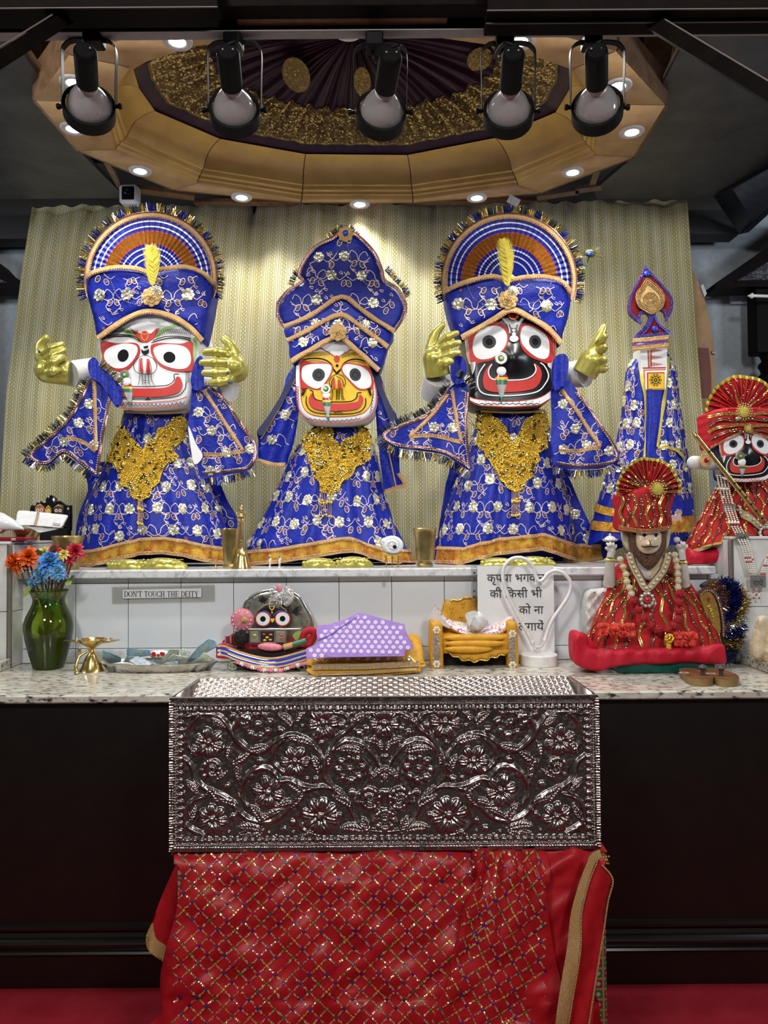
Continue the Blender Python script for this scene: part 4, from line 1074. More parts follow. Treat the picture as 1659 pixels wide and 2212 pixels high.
P1.fill('mouth','red',[(712,1162),(800,1160),(900,1160),(990,1155),(1040,1130),(1054,1095),(1074,1093),(1090,1130),(1080,1170),(1040,1196),(950,1210),(820,1210),(712,1206)])
P1.lines('lip_line','black',[[(700,1150),(900,1148),(1000,1142),(1042,1112),(1040,1082),(1052,1075),(1070,1076)],[(700,1216),(820,1222),(950,1220),(1060,1206),(1105,1165),(1112,1125)]],1.8)
P1.fill('chin_mark','black',[(866,1228),(880,1222),(886,1212),(894,1222),(908,1228)],False)
P1.lines('chin_line','red',[[(700,1238),(780,1246),(900,1246),(1040,1234),(1120,1210)],[(720,1278),(800,1280),(900,1280),(1040,1268),(1095,1255)]],1.8)
sc_=[[(720+i*24,1252-max(0,i-12)*4),(732+i*24,1268-max(0,i-12)*4),(744+i*24,1252-max(0,i-11)*4)] for i in range(16)]
P1.lines('chin_scallops','black',sc_,1.2)
P1.lines('cheek_hatching','black',[[(1135,1055+i*9),(1120,1062+i*9),(1108,1058+i*9)] for i in range(8)],1.1)
jewel(h1,relief(D1),k1,(753,1082),34,((726,1138),(797,1134),(786,1272)))
fan_hat(f1,326,601,133,3.280,[(186,602),(196,590),(240,580),(290,580),(322,587),(350,582),(400,577),(440,592),(461,614),(456,660),(446,710),(437,738),(420,716),(380,690),(335,674),(318,672),(280,688),(235,718),(212,732),(203,690),(190,640)],
        [(188,600),(205,589),(250,579),(295,581),(322,588),(350,582),(400,577),(438,591),(460,613)],[(213,731),(245,708),(285,684),(322,673),(370,684),(405,704),(436,736)],(329,644),((330,617),(318,533)),31)
necklace(f1,on_skirt(s1),[(250,898),(233,905),(226,918),(229,940),(235,957),(224,979),(234,997),(254,1003),(259,1030),(266,1050),(284,1055),(288,1077),(307,1082),(324,1075),(327,1055),(344,1044),(350,1022),(362,1001),(385,988),(374,972),(383,961),(398,945),(404,914),(391,900),(372,904),(360,925),(344,926),(336,944),(308,972),(284,944),(271,924),(258,921),(257,902)],
         [(258,915),(280,942),(308,976),(336,946),(366,918)],(305,1080,1136),1)
MB().add(*tube(U(np.linspace(272,408,12),889+3*np.sin(np.linspace(0,pi,12)),3.315-.035*np.sin(np.linspace(0,pi,12))),.006,8)).build('collar_trim',M['lace'],f1)
o,sf=flap(f1,[(196,818),(225,812),(246,835),(238,870),(226,920),(216,970),(209,1030),(170,1001),(137,980),(101,1006),(60,986),(106,945),(150,903),(176,862)],3.240,'shawl_wing',41,
             [[(203,822),(206,880),(208,972)],[(208,975),(180,955),(145,944)]],[(194,822),(172,868),(150,905),(108,946),(66,984),(101,1000),(137,973),(172,994),(207,1022)],
             [([(208,1032),(170,1003),(137,982),(101,1008),(58,988)],15,('tblue','tdark','tgold','tsilver')),([(58,988),(106,944),(150,901),(175,860),(192,825)],17,('tdark','tdark','tgold'))],(-.0002,0))
trim(o,sf,[(244,836),(234,880),(222,940),(210,1024)],7,m='lacepink',bm='silverb')
flap(f1,[(436,838),(452,833),(486,862),(520,912),(555,964),(542,1012),(500,1024),(436,1031),(424,980),(405,930),(412,880),(416,834)],3.240,'shawl_wing',43,
     [[(440,842),(470,888),(525,974)],[(524,974),(480,982),(440,981)]],[(450,836),(486,866),(520,916),(551,964),(540,1006),(500,1016),(438,1022)],[([(545,1013),(500,1026),(438,1034)],17,('tsilver','tblue','tgold','tblue'))],(.0001,0))
MB().add(*slab(cr([(407,920),(424,960),(438,985),(420,1003),(411,960)],3),const(3.225),.003,10)).build('white_lining',M['white'],f1)
for p_ in ([(190,784),(203,772),(216,786),(240,812),(262,838),(263,866),(252,880),(238,862),(220,832),(196,814)],[(424,776),(436,770),(440,800),(438,838),(420,842),(412,824),(416,800)]):
    so_=MB().add(*slab(cr(p_,4),lambda a,b:3.21+.006*np.sin(A(a)*.25),.006,6)).build('shoulder_cloth',M['blue'],f1,sharp=1.2)
fringe(f1,relief(const(3.2)),[(214,790),(236,806),(256,830)],15,mats=('tsilver','tgold'),dens=.8)
q=px(3.240)
arm(f1,q(152,808,.02),q(205,800,.12),.056,.056);arm(f1,q(498,840,.05),q(438,838,.14),.055,.05)
hand(f1,q(152,806),q(104,800,-.02),[[q(92,772,-.02),q(112,752,-.06),q(134,744,-.05)],[q(92,784,-.03),q(114,768,-.07),q(138,757,-.06)],[q(95,797,-.04),q(116,782,-.08),q(136,772,-.06)],[q(100,808,-.04),q(116,802,-.08),q(130,800,-.06)]],[q(88,768,.02),q(88,745,.01),q(100,730,0)],.056,fr=.0165)
hand(f1,q(512,802,.05),q(505,794),[[q(490,765,-.03),q(466,760,-.05),q(444,761,-.05)],[q(492,785,-.03),q(464,783,-.055),q(437,784,-.055)],[q(492,806,-.03),q(466,806,-.055),q(442,806,-.055)],[q(490,824,-.03),q(474,826,-.05),q(457,827,-.05)]],[q(507,768,0),q(497,746,-.01),q(485,733,-.01)],.055,fr=.0185)
mb=MB()
for x,y,dz in ((85,760,-.075),(489,783,-.05),(492,805,-.053),(495,826,-.05)):mb.add(*ball(q(x,y,dz),.006,10,8))
mb.build('glove_stones',M['gemblue'],f1)

# --- third figure: black face
f3=thing('deity_figure','blue-robed wooden deity figure with a black face and large round white eyes','statue',U(1100,1218,3.400)*A([1,1,0])+A([0,0,SH]))
s3,bot3=robe(f3,[(884,1036,1178),(930,1024,1190),(1000,1000,1206),(1080,972,1228),(1150,952,1240),(1222,940,1238)],
                [(938,1214),(1000,1216),(1040,1204),(1080,1195),(1130,1190),(1170,1185),(1205,1196),(1240,1208)],3.400,seed=13)
cape=cr([(1000,990),(968,1030),(958,1080),(946,1160),(945,1214),(1300,1208),(1296,1178),(1272,1127),(1250,1080),(1228,1030),(1200,990)],4)
cs=relief(const(3.490));co=MB().add(*slab(cape,const(3.490),.012,24)).build('cape',M['blue'],f3)
brocade(co,cs,lambda a,b:inpoly(cape,a,b) & (dpoly(cape,a,b) > 6) & (b < 1172),940,1300,1010,1190,60,50,12,23)
hp=A([(1215,1180),(1260,1178),(1297,1180),(1301,1206),(1260,1212),(1215,1212)]);MB().add(*decal(cs,hp,.004,10)).build('gold_hem',M['hem'],co)
trim(co,cs,hp[:3],8,.006,name='hem_trim');trim(co,cs,hp[[5,4,3]],8,.006,name='hem_trim')
k3=K(820,440,.3255)
face3=cr(k3([(650,770),(880,690),(1110,770),(1172,880),(1172,1000),(1145,1080),(1145,1250),(1120,1310),(1040,1348),(860,1366),(660,1350),(598,1300),(600,1190),(592,1070),(572,960),(560,870)]),4)
D3=lambda a,b:relief_box(1100,122,3.275,.055)(a,b)-.034*np.exp(-((A(a)-1110)/24) ** 2-((A(b)-772)/26) ** 2)
h3=MB().add(*slab(face3,D3,.19,7,.02,14)).build('head',M['blackgl'],f3,sharp=1.0)
def paint_black(hd,surf,k,ws):
    P3=Paint(hd,surf,k);P3.ws=ws
    for q_ in ([(562,880),(604,850),(608,1060),(594,1065),(575,1000)],[(1142,885),(1170,890),(1172,1000),(1148,1060),(1142,1055)]):
        P3.fill('side_band','cream',q_,False)
    P3.lw('side_hatching','orange',[[(572+i*.8,872+i*9.5),(606,866+i*9.5)] for i in range(20)]+[[(1144,892+i*8),(1169,896+i*8)] for i in range(20)],1.6,False)
    P3.lw('side_line','red',[[(592,862),(596,960),(606,1060)],[(1156,882),(1160,960),(1150,1056)]],2.2)
    P3.fill('red_eye_panel','red',[(606,848),(700,800),(790,788),(846,822),(858,890),(832,972),(762,1032),(680,1052),(610,1054)]);P3.fill('red_eye_panel','red',[(925,835),(955,795),(1050,822),(1140,880),(1141,1056),(1060,1042),(990,1012),(938,950)])
    e1=P3.fill('eye','white',[(640,870),(700,822),(780,812),(832,845),(845,905),(818,970),(752,1020),(675,1034),(630,1005),(618,940)])
    e2=P3.fill('eye','white',[(934,865),(960,812),(1035,828),(1108,882),(1126,960),(1110,1024),(1055,1026),(985,980),(945,930)])
    P3.oval('pupil','grey',(727,918),46,44,.2,e1);P3.oval('pupil','grey',(1030,918),40,45,-.3,e2);P3.oval('pupil_centre','black',(727,918),24,23,.2,e1);P3.oval('pupil_centre','black',(1030,918),21,24,-.3,e2)
    P3.fill('forehead_mark','white',[(806,762),(826,758),(848,785),(884,796),(922,784),(946,752),(958,768),(928,802),(908,806),(900,828),(872,826),(862,806),(836,800)],False)
    P3.oval('forehead_dot','white',(888,842),11,11);P3.oval('forehead_dot','white',(890,867),13,12);P3.oval('forehead_drop','white',(890,899),29,23)
    P3.lw('forehead_line','white',[[(812,764),(846,800),(860,840),(862,862)],[(953,764),(928,796),(916,828),(914,845)]],2.4)
    P3.oval('mark_ring','orange',(886,742),36,32);P3.oval('red_stone','gemred',(886,742),24,22)
    P3.fill('mouth','red',[(738,1066),(704,1108),(685,1168),(700,1230),(760,1252),(880,1252),(1000,1236),(1050,1202),(1072,1142),(1060,1092),(1024,1064),(1036,1110),(1018,1150),(960,1174),(860,1176),(768,1166),(724,1130)])
    P3.lw('lip_line','white',[[(746,1066),(722,1112),(738,1160),(800,1172),(880,1172),(960,1166),(1012,1142),(1034,1104),(1022,1066)],[(700,1066),(662,1125),(650,1190),(672,1250),(745,1274),(900,1274),(1040,1250),(1098,1192),(1116,1140),(1090,1080),(1062,1058)]],2.6)
    P3.fill('chin_band','white',[(600,1286),(640,1300),(740,1312),(860,1316),(1000,1304),(1080,1280),(1140,1236),(1140,1286),(1060,1336),(860,1348),(660,1338),(602,1306)],False)
    P3.lw('chin_line','red',[[(600,1284),(640,1298),(740,1310),(860,1314),(1000,1302),(1080,1278),(1142,1232)],[(602,1308),(660,1340),(860,1350),(1060,1338),(1140,1288)]],1.6)
    P3.lw('chin_scallops','black',[[(640+i*40,1326),(660+i*40,1334),(680+i*40,1326)] for i in range(11)]+[[(658+i*44,1312),(662+i*44,1318)] for i in range(10)],1.4)
    P3.lw('cheek_hatching','white',[[(598+i*3,1062+i*12),(616+i*2,1060+i*8),(636,1052+i*4)] for i in range(7)]+[[(1144,1066+i*7),(1126,1062+i*6),(1110,1064+i*2)] for i in range(6)],1.3)

paint_black(h3,relief(D3),k3,1.0)
jewel(h3,relief(D3),k3,(812,1030),42,((766,1136),(851,1130),(806,1330)),18)
fan_hat(f3,1100,607,136,3.280,[(962,632),(985,618),(1030,604),(1066,598),(1098,606),(1130,600),(1176,598),(1212,608),(1232,634),(1228,680),(1216,720),(1211,745),(1196,725),(1150,692),(1106,670),(1060,690),(1014,716),(997,730),(984,716),(970,680)],
        [(963,631),(985,618),(1030,604),(1066,598),(1098,606),(1130,600),(1176,598),(1212,609),(1231,632)],[(998,730),(1030,712),(1070,688),(1107,670),(1150,690),(1185,712),(1210,742)],(1096,648),((1097,618),(1080,520)),33)
necklace(f3,on_skirt(s3),[(1040,886),(1030,900),(1026,915),(1036,935),(1033,960),(1044,975),(1054,988),(1062,1000),(1072,1018),(1078,1036),(1092,1042),(1096,1056),(1112,1063),(1130,1056),(1136,1040),(1148,1028),(1152,1008),(1164,996),(1160,980),(1178,968),(1176,945),(1182,915),(1174,890),(1160,886),(1150,900),(1136,905),(1126,925),(1110,962),(1090,925),(1076,906),(1062,900),(1058,886)],
         [(1060,900),(1085,928),(1110,965),(1130,930),(1156,904)],(1111,1062,1118),3)
MB().add(*tube(U(np.linspace(1040,1176,12),887+3*np.sin(np.linspace(0,pi,12)),3.315-.035*np.sin(np.linspace(0,pi,12))),.006,8)).build('collar_trim',M['lace'],f3)
o,sf=flap(f3,[(972,836),(1000,824),(1012,845),(1010,900),(1012,960),(1016,1018),(970,988),(935,977),(854,966),(824,938),(870,915),(925,895),(952,866)],3.230,'shawl_wing',45,
             [[(976,843),(985,900),(996,955)],[(996,956),(935,941),(884,944)],[(884,944),(930,900),(966,852)]],[(968,840),(950,868),(922,898),(868,920),(830,938),(856,960),(935,970),(972,981),(1014,1010)],
             [([(1016,1020),(970,990),(935,979),(854,968),(822,940)],20,('tsilver','tgold','tblue','tgold','tdark')),([(822,938),(868,914),(922,893),(950,864),(968,838)],15,('tdark','tdark','tsilver'))])
trim(o,sf,[(1009,848),(1006,900),(1008,960),(1012,1010)],7,m='lacepink',bm='silverb')
flap(f3,[(1198,836),(1226,822),(1249,846),(1290,901),(1318,945),(1338,984),(1306,1010),(1240,1014),(1203,1008),(1190,970),(1192,900),(1190,846)],3.230,'shawl_wing',47,
     [[(1214,843),(1250,895),(1296,965)],[(1296,965),(1250,974),(1206,973)]],[(1246,848),(1288,905),(1333,982),(1304,1002),(1240,1005),(1204,1000)],[([(1330,996),(1304,1012),(1240,1016),(1202,1010)],18,('tblue','tsilver','tgold','tblue'))])
for p_ in ([(976,776),(990,768),(1004,776),(1008,800),(1004,822),(985,830),(974,815)],[(1196,776),(1216,764),(1228,776),(1226,812),(1220,836),(1198,842),(1192,820)]):
    so_=MB().add(*slab(cr(p_,4),lambda a,b:3.20+.006*np.sin(A(a)*.25),.006,6)).build('shoulder_cloth',M['blue'],f3,sharp=1.2)
fringe(f3,relief(const(3.19)),[(985,812),(1000,818),(1016,840)],16,mats=('tsilver','tdark'),dens=.8)
q=px(3.230)
arm(f3,q(946,815,.02),q(935,852,.10),.06,.058);arm(f3,q(1265,806,.03),q(1215,812,.12),.06,.056)
hand(f3,q(946,812),q(940,775,-.02),[[q(948,745,-.03),q(968,728,-.06),q(986,720,-.06)],[q(952,757,-.04),q(972,745,-.08),q(991,740,-.07)],[q(954,772,-.05),q(974,765,-.085),q(990,762,-.075)],[q(952,788,-.05),q(964,783,-.085),q(975,781,-.08)]],[q(930,755,0),q(940,722,.0),q(955,703,0)],.054,fr=.0155)
hand(f3,q(1262,808),q(1278,780,-.02),[[q(1290,745,-.03),q(1300,735,-.07),q(1307,727,-.09)],[q(1292,760,-.04),q(1302,754,-.09),q(1307,750,-.11)],[q(1293,780,-.05),q(1303,777,-.10),q(1306,776,-.12)],[q(1294,798,-.04),q(1303,797,-.08),q(1309,796,-.10)]],[q(1282,756,0),q(1296,726,.0),q(1305,706,0)],.055,fr=.0155)
mb=MB()
for x,y,dz in ((943,754,-.075),(942,772,-.08)):mb.add(*ball(q(x,y,dz),.006,10,8))
mb.build('glove_stones',M['silverb'],f3)
pe=thing('peacock_feather','thin peacock feather with a blue eye beside the black-faced figure','feather',U(1240,640,3.35))
plume(pe,(1228,660),(1276,542),6,3.310,'shaft_barbs','dkgreen',2)
MB().add(*ball(U(1275,547,3.290),(.026,.003,.017),16,10)).build('eye_spot',mat('peacock_bronze',(.10,.11,.03),.3,metal=.6),pe)
MB().add(*ball(U(1274,548,3.285),(.014,.003,.009),16,10)).build('blue_spot',M['gemblue'],pe)
mb=MB()
for i in range(60):
    a=rnd.uniform(0,2*pi);p0=A([1275,547]);p1=p0+A([cos(a)*rnd.uniform(20,32),sin(a)*rnd.uniform(8,22)]);mb.add(*tube(U([p0[0],p1[0]],[p0[1],p1[1]],3.292),.0006,4))
tag(mb.build('barbs',mat('feather_barbs',(.16,.15,.05),.5),pe),kind='stuff')

# --- middle figure: yellow face under a veil
f2=thing('deity_figure','smaller blue-robed wooden deity figure with a yellow face, pointed crown cloth and veil','statue',U(712,1218,3.400)*A([1,1,0])+A([0,0,SH]))
s2,bot2=robe(f2,[(914,690,772),(935,668,796),(990,626,816),(1060,596,830),(1130,562,852),(1170,536,872),(1222,530,900)],
                [(530,1219),(600,1214),(650,1206),(690,1200),(740,1192),(765,1190),(790,1198),(830,1214),(900,1219)],3.400,.5,26,15)
for poly,sd,wv in (([(643,784),(621,810),(612,841),(590,885),(575,907),(556,930),(558,952),(560,995),(590,1003),(618,1004),(624,985),(634,957),(644,901),(650,840),(652,790)],51,1),
                     ([(790,778),(819,807),(832,842),(845,880),(857,899),(862,960),(864,1022),(876,1046),(862,1050),(832,1062),(826,1032),(816,950),(810,880),(800,820)],53,-1)):
    p=cr(poly,4);D=lambda a,b,wv=wv:3.320+.012*np.sin((A(a)+wv*A(b)*.35)*.12)
    vs=relief(D);vo=MB().add(*slab(p,D,.006,9)).build('veil',M['blue'],f2,sharp=1.2)
    brocade(vo,vs,lambda a,b:inpoly(p,a,b) & (dpoly(p,a,b) > 5) & (b < 965),p[:,0].min(),p[:,0].max(),p[:,1].min()+20,960,62,50,12,sd)
    n=len(poly)
    if wv > 0:
        trim(vo,vs,cr(poly[7:10],4,False),9,.004);trim(vo,vs,cr([(646,790),(628,822),(616,860),(600,890),(578,925),(562,948)],4,False),3,.004,bead=False)
        MB().add(*slab(cr([(556,930),(575,905),(612,845),(640,790),(644,796),(622,850),(590,900),(566,940)],3),const(3.300),.004,9)).build('veil_fold',M['navy'],vo)
    else:
        trim(vo,vs,cr([(862,1022),(876,1046),(862,1052),(832,1062)],3,False),9,.004);trim(vo,vs,cr([(796,790),(824,830),(843,880),(852,905),(840,960),(848,1010),(856,1050)],4,False),3.5,.004,bead=False)
        MB().add(*slab(cr([(794,790),(818,812),(834,855),(856,902),(842,908),(824,860),(806,820)],3),const(3.290),.004,9)).build('veil_fold',M['navy'],vo)
k2=K(520,470,.2411)
face2=cr(k2([(560,1220),(870,1060),(1130,1240),(1165,1350),(1195,1450),(1222,1580),(1212,1700),(1160,1790),(1060,1834),(900,1850),(700,1845),(590,1810),(515,1720),(496,1580),(498,1420),(515,1300)]),4)
D2=lambda a,b:relief_box(728,96,3.270,.045)(a,b)-.018*np.exp(-((A(a)-726)/13) ** 2-((A(b)-832)/18) ** 2)
h2=MB().add(*slab(face2,D2,.17,6,.018,12)).build('head',M['white'],f2,sharp=1.0)
P2=Paint(h2,relief(D2),k2)
P2.lines('edge_line','red',[[(502,1420),(500,1580),(520,1715),(595,1802),(700,1836),(900,1842),(1060,1826),(1155,1784),(1206,1700),(1216,1580),(1190,1450)]],2.0)
P2.fill('yellow_ground','yellow',[(548,1262),(700,1200),(870,1240),(1030,1190),(1130,1290),(1165,1400),(1180,1520),(1172,1640),(1120,1730),(1040,1766),(900,1780),(700,1776),(600,1742),(548,1660),(538,1520),(542,1340)])
P2.lines('ground_edge','red',[[(545,1300),(540,1520),(550,1664),(600,1746),(700,1780),(900,1785),(1042,1770),(1124,1732),(1176,1640),(1184,1520),(1160,1370)]],1.6)
P2.fill('forehead_patch','white',[(712,1160),(800,1120),(860,1105),(930,1120),(1010,1165),(940,1205),(866,1250),(790,1205)],False)
P2.lines('forehead_line','red',[[(712,1164),(790,1212),(862,1262),(930,1215),(1010,1172)]],1.6,False)
P2.oval('red_drop','red',(862,1268),26,32)
P2.lines('brow_hatching','black',[[(600+i*14,1252-i*1.2),(612+i*13,1222-i*1.8),(616+i*13,1210-i*1.2)] for i in range(15)]+[[(905+i*14,1262-30*sin(i/20*pi)),(918+i*14,1232-25*sin(i/20*pi)),(930+i*13,1208-6*sin(i/20*pi)+i)] for i in range(14)],.9)
P2.lines('brow_line','black',[[(556,1276),(640,1262),(740,1270),(810,1310),(836,1370),(860,1398)],[(862,1398),(892,1370),(918,1312),(985,1274),(1060,1272),(1120,1292)]],2.3)
P2.lines('brow_line_orange','orange',[[(570,1294),(650,1282),(740,1290),(800,1322)],[(930,1322),(990,1290),(1060,1290),(1120,1310)]],1.5)
P2.fill('forehead_mark','black',[(838,1358),(860,1386),(888,1358),(880,1392),(858,1406),(846,1392)],False);P2.oval('forehead_dot','black',(864,1328),12,12)
P2.fill('red_eye_panel','red',[(543,1290),(640,1300),(760,1300),(820,1322),(826,1368),(790,1456),(705,1540),(610,1528),(545,1532)]);P2.fill('red_eye_panel','red',[(905,1330),(950,1302),(1080,1322),(1150,1350),(1180,1440),(1184,1524),(1145,1540),(1050,1540),(962,1456),(906,1390)])
e1=P2.fill('eye','white',[(562,1340),(620,1318),(720,1312),(798,1320),(815,1362),(780,1448),(702,1530),(622,1514),(562,1460),(550,1400)])
e2=P2.fill('eye','white',[(916,1340),(960,1315),(1070,1334),(1146,1390),(1168,1476),(1142,1526),(1060,1530),(972,1450),(918,1388)])
P2.oval('pupil','grey',(700,1412),56,58,.3,e1);P2.oval('pupil','grey',(1025,1410),50,58,-.3,e2)
P2.lines('pupil_ring','black',[[(700+26*cos(a),1412+28*sin(a)) for a in np.linspace(0,6.1,14)],[(1025+24*cos(a),1410+27*sin(a)) for a in np.linspace(0,6.1,14)]],1.2)
P2.lines('nose_outline','black',[[(866,1404),(918,1430),(936,1480),(918,1522)],[(866,1404),(820,1434),(800,1482),(818,1520)],[(858,1432),(905,1455),(912,1510)],[(842,1440),(824,1470),(822,1526)]],1.7)
for q_ in ([(828,1462),(846,1448),(852,1530),(832,1530)],[(868,1456),(886,1462),(900,1530),(866,1530)]):P2.fill('nostril','red',q_,False)
P2.lines('nose_lines','black',[[(828,1532),(826,1580),(818,1636)],[(860,1532),(858,1636)],[(880,1532),(882,1636)],[(905,1530),(912,1590),(928,1640)],[(895,1530),(900,1590),(912,1638)]]+[[(858,1545+i*16),(882,1545+i*16)] for i in range(6)],1.3)
P2.fill('mouth','red',[(640,1578),(614,1630),(632,1694),(720,1730),(900,1735),(1040,1716),(1090,1664),(1092,1612),(1062,1590),(1050,1646),(980,1664),(850,1670),(716,1656),(662,1622)])
P2.lines('lip_line','black',[[(622,1548),(650,1560),(654,1600),(690,1638),(820,1654),(980,1650),(1036,1616),(1044,1575),(1082,1572)],[(596,1604),(592,1660),(620,1720),(700,1756),(900,1764),(1050,1748),(1112,1690),(1116,1620)]],2.2)
P2.lines('chin_mark','black',[[(836,1742),(850,1752),(862,1742)],[(870,1752),(880,1736),(892,1752)],[(900,1742),(910,1752)]],1.6)
sc_=[]
for i in range(8):sc_.append([(512,1540+i*26),(530,1553+i*26),(514,1566+i*26)])
for i in range(12):x=590+i*40;y=1796+24*sin(i/11*pi);sc_.append([(x,y),(x+20,y+16),(x+40,y+(2 if i < 6 else -3))])
for i in range(7):sc_.append([(1190-i*3,1560+i*28),(1176-i*4,1574+i*28),(1188-i*4,1588+i*28)])
P2.lines('chin_scallops','black',sc_,1.2)
P2.lines('cheek_hatching','black',[[(552+i*8,1530),(556+i*5,1560),(552+i*2,1600)] for i in range(7)]+[[(1130+i*6,1530),(1140+i*4,1560),(1156+i*2,1600)] for i in range(6)],.9)
P2.lines('side_bar','white',[[(522,1330),(518,1420),(520,1515)]],6.0)
jewel(h2,relief(D2),k2,(768,1540),46,((726,1616),(816,1612),(786,1836)),14,.010)
low=cr(k2([(398,985),(640,878),(900,712),(1110,850),(1360,1016),(1320,1140),(1240,1372),(1120,1262),(1000,1160),(860,1076),(640,1178),(460,1292),(428,1130)]),4)
Dl=lambda a,b:relief_box(730,128,3.260,.06)(a,b)+.002*np.sin(A(b)*.2)
hb=MB().add(*slab(low,Dl,.11,8,.018,12)).build('turban_band',M['blue'],f2,sharp=1.0);hs=relief(Dl)
up=cr(k2([(392,980),(338,880),(345,770),(430,660),(560,575),(525,520),(565,410),(670,270),(820,190),(930,115),(1060,178),(1190,320),(1255,470),(1282,565),(1400,648),(1465,775),(1445,900),(1350,1020),(1120,880),(900,745),(640,900)]),4)
Du=lambda a,b:3.280-.035*np.sqrt(np.clip(1-((A(a)-738)/140) ** 2,0,1))+.00012*(A(b)-700)*0+.003*np.sin(A(a)*.09+A(b)*.05)
ho=MB().add(*slab(up,Du,.03,8,.012,14)).build('pointed_crown',M['blue'],f2,sharp=1.0);us=relief(Du)
brocade(ho,us,lambda a,b:inpoly(up,a,b) & (dpoly(up,a,b) > 9) & (b < 470+.2411*900),590,880,505,700,62,48,12,61,.004)
brocade(hb,hs,lambda a,b:inpoly(low,a,b) & (dpoly(low,a,b) > 8),600,860,660,810,52,40,11,63,.004)
trim(ho,us,cr(k2([(392,985),(336,880),(343,768),(428,656),(556,572),(522,518),(562,408),(668,266),(820,188),(930,115),(1060,176),(1194,318),(1260,470),(1286,562),(1404,645),(1468,775),(1448,900),(1366,1020)]),4,False),8,.004,m='lacepink',bm='silverb')
for c,w in (([(396,980),(640,874),(905,714),(1110,852),(1368,1022)],10),([(424,1104),(620,1004),(890,874),(1090,992),(1312,1160)],10),([(460,1290),(640,1180),(862,1076),(1010,1166),(1235,1372)],11)):trim(hb,hs,cr(k2(c),4,False),w,.007)
for a_,b_ in (([(930,190),(860,330),(760,500),(660,600)],0),([(945,200),(990,390),(1040,520),(1140,610)],0)):
    mb=MB();beadrow(mb,us,cr(k2(a_),6,False),3.2,.0022,.006);tag(mb.build('bead_string',M['silverb'],ho),kind='stuff')
brooch(hb,hs([730],[718],.014)[0],.040,'rose_brooch');brooch(ho,us([747],[508],.012)[0],.036,'top_brooch','lace','gemblue')
fringe(ho,us,k2([(1290,480),(1360,560),(1440,640),(1470,720)]),14,seed=71,mats=('tblue','tgold'));fringe(ho,us,k2([(470,620),(500,540),(530,500)]),14,seed=72,mats=('tgold','tblue'));fringe(ho,us,k2([(800,190),(870,130),(930,105),(1000,130),(1040,170)]),11,seed=73,mats=('tgold','tdark'),run=7)
necklace(f2,on_skirt(s2),[(703,922),(715,928),(716,940),(724,952),(733,968),(742,954),(762,946),(780,934),(770,924),(784,924),(795,938),(800,958),(792,972),(797,992),(780,1004),(764,1010),(756,1030),(738,1042),(730,1062),(714,1068),(694,1062),(688,1042),(680,1028),(674,1010),(668,988),(656,966),(660,946),(668,932),(685,930)],
         [(716,930),(722,950),(732,966),(745,953),(776,936)],(704,1066,1120),2)
# ---------------------------------------------------------------- embossed silver chest on a cloth-covered table
CD=1.95
cl,crx=float(U(366,1670,CD)[0]),float(U(1295,1670,CD)[0]);zt,zb=float(U(829,1506,CD)[2]),float(U(829,1836,CD)[2])
PW,PH=929.0,330.0;STEP=1.05
gx=np.arange(0,PW+STEP,STEP);gy=np.arange(0,PH+STEP,STEP);Hm=np.zeros((len(gx),len(gy)))
def win(cx,cy,r):
    i0,i1=max(0,int((cx-r)/STEP)),min(len(gx),int((cx+r)/STEP)+2);j0,j1=max(0,int((cy-r)/STEP)),min(len(gy),int((cy+r)/STEP)+2)
    return slice(i0,i1),slice(j0,j1)
def put(cx,cy,r,fn):
    """stamp a raised form and its mirror image"""
    for m in (0,1):
        x=PW-cx if m else cx
        if x <-r or x > PW+r:continue
        s=win(x,cy,r);X,Y=np.meshgrid(gx[s[0]]-x,gy[s[1]]-cy,indexing='ij')
        if X.size:Hm[s]=np.maximum(Hm[s],fn(-X if m else X,Y))
dome=lambda d:np.sqrt(np.clip(1-d*d,0,1))
def flower(cx,cy,R,n=6,berry=False,ph=0.0):
    def fn(X,Y):
        h=.95*dome(np.hypot(X,Y)/(R*.24))
        for i in range(n):
            a=2*pi*i/n+ph;u=X*cos(a)+Y*sin(a);v=-X*sin(a)+Y*cos(a)
            if berry:q=.85*dome(np.hypot(u-R*.68,v)/(R*.25))
            else:q=(.55+.35*dome((u-R*.55)/(R*.5)))*dome(np.hypot((u-R*.62)/(R*.40),v/(R*.36)))*(1+.16*np.cos(v/R*34))
            h=np.maximum(h,q)
        return h
    put(cx,cy,R*1.1,fn)
def stem(pts,w=7.0,h=.8):
    p=resample(cr(pts,8,False),1.6);n=len(p)
    for i,(x,y) in enumerate(p):
        ww=w*(.45+.55*sin(pi*min(1,.15+.85*i/n)))
        put(x,y,ww+1,lambda X,Y:h*dome(np.hypot(X,Y)/ww)*(.82+.18*np.cos(np.hypot(X,Y)/ww*4.2)))
def leaf(x,y,ang,L,W,bend=.5):
    n=26;q=[]
    for i in range(n):
        t=i/(n-1);a=ang+bend*(t-.5);x+= cos(a)*L/n;y+= sin(a)*L/n;q.append((x,y,a,t))
    for (x,y,a,t) in q:
        w=W*.5*max(.12,sin(pi*t) ** .75)
        def fn(X,Y,a=a,w=w,t=t):
            u=X*cos(a)+Y*sin(a);v=-X*sin(a)+Y*cos(a)
            m=np.abs(u) < L/n*.8
            return np.where(m,(.25+.6*dome(v/w))*(np.abs(v) < w)*(1+.20*np.cos((t*L+np.abs(v)*.9)*.95))-.25*np.exp(-(v/1.6) ** 2),0)
        put(x,y,w+3,fn)
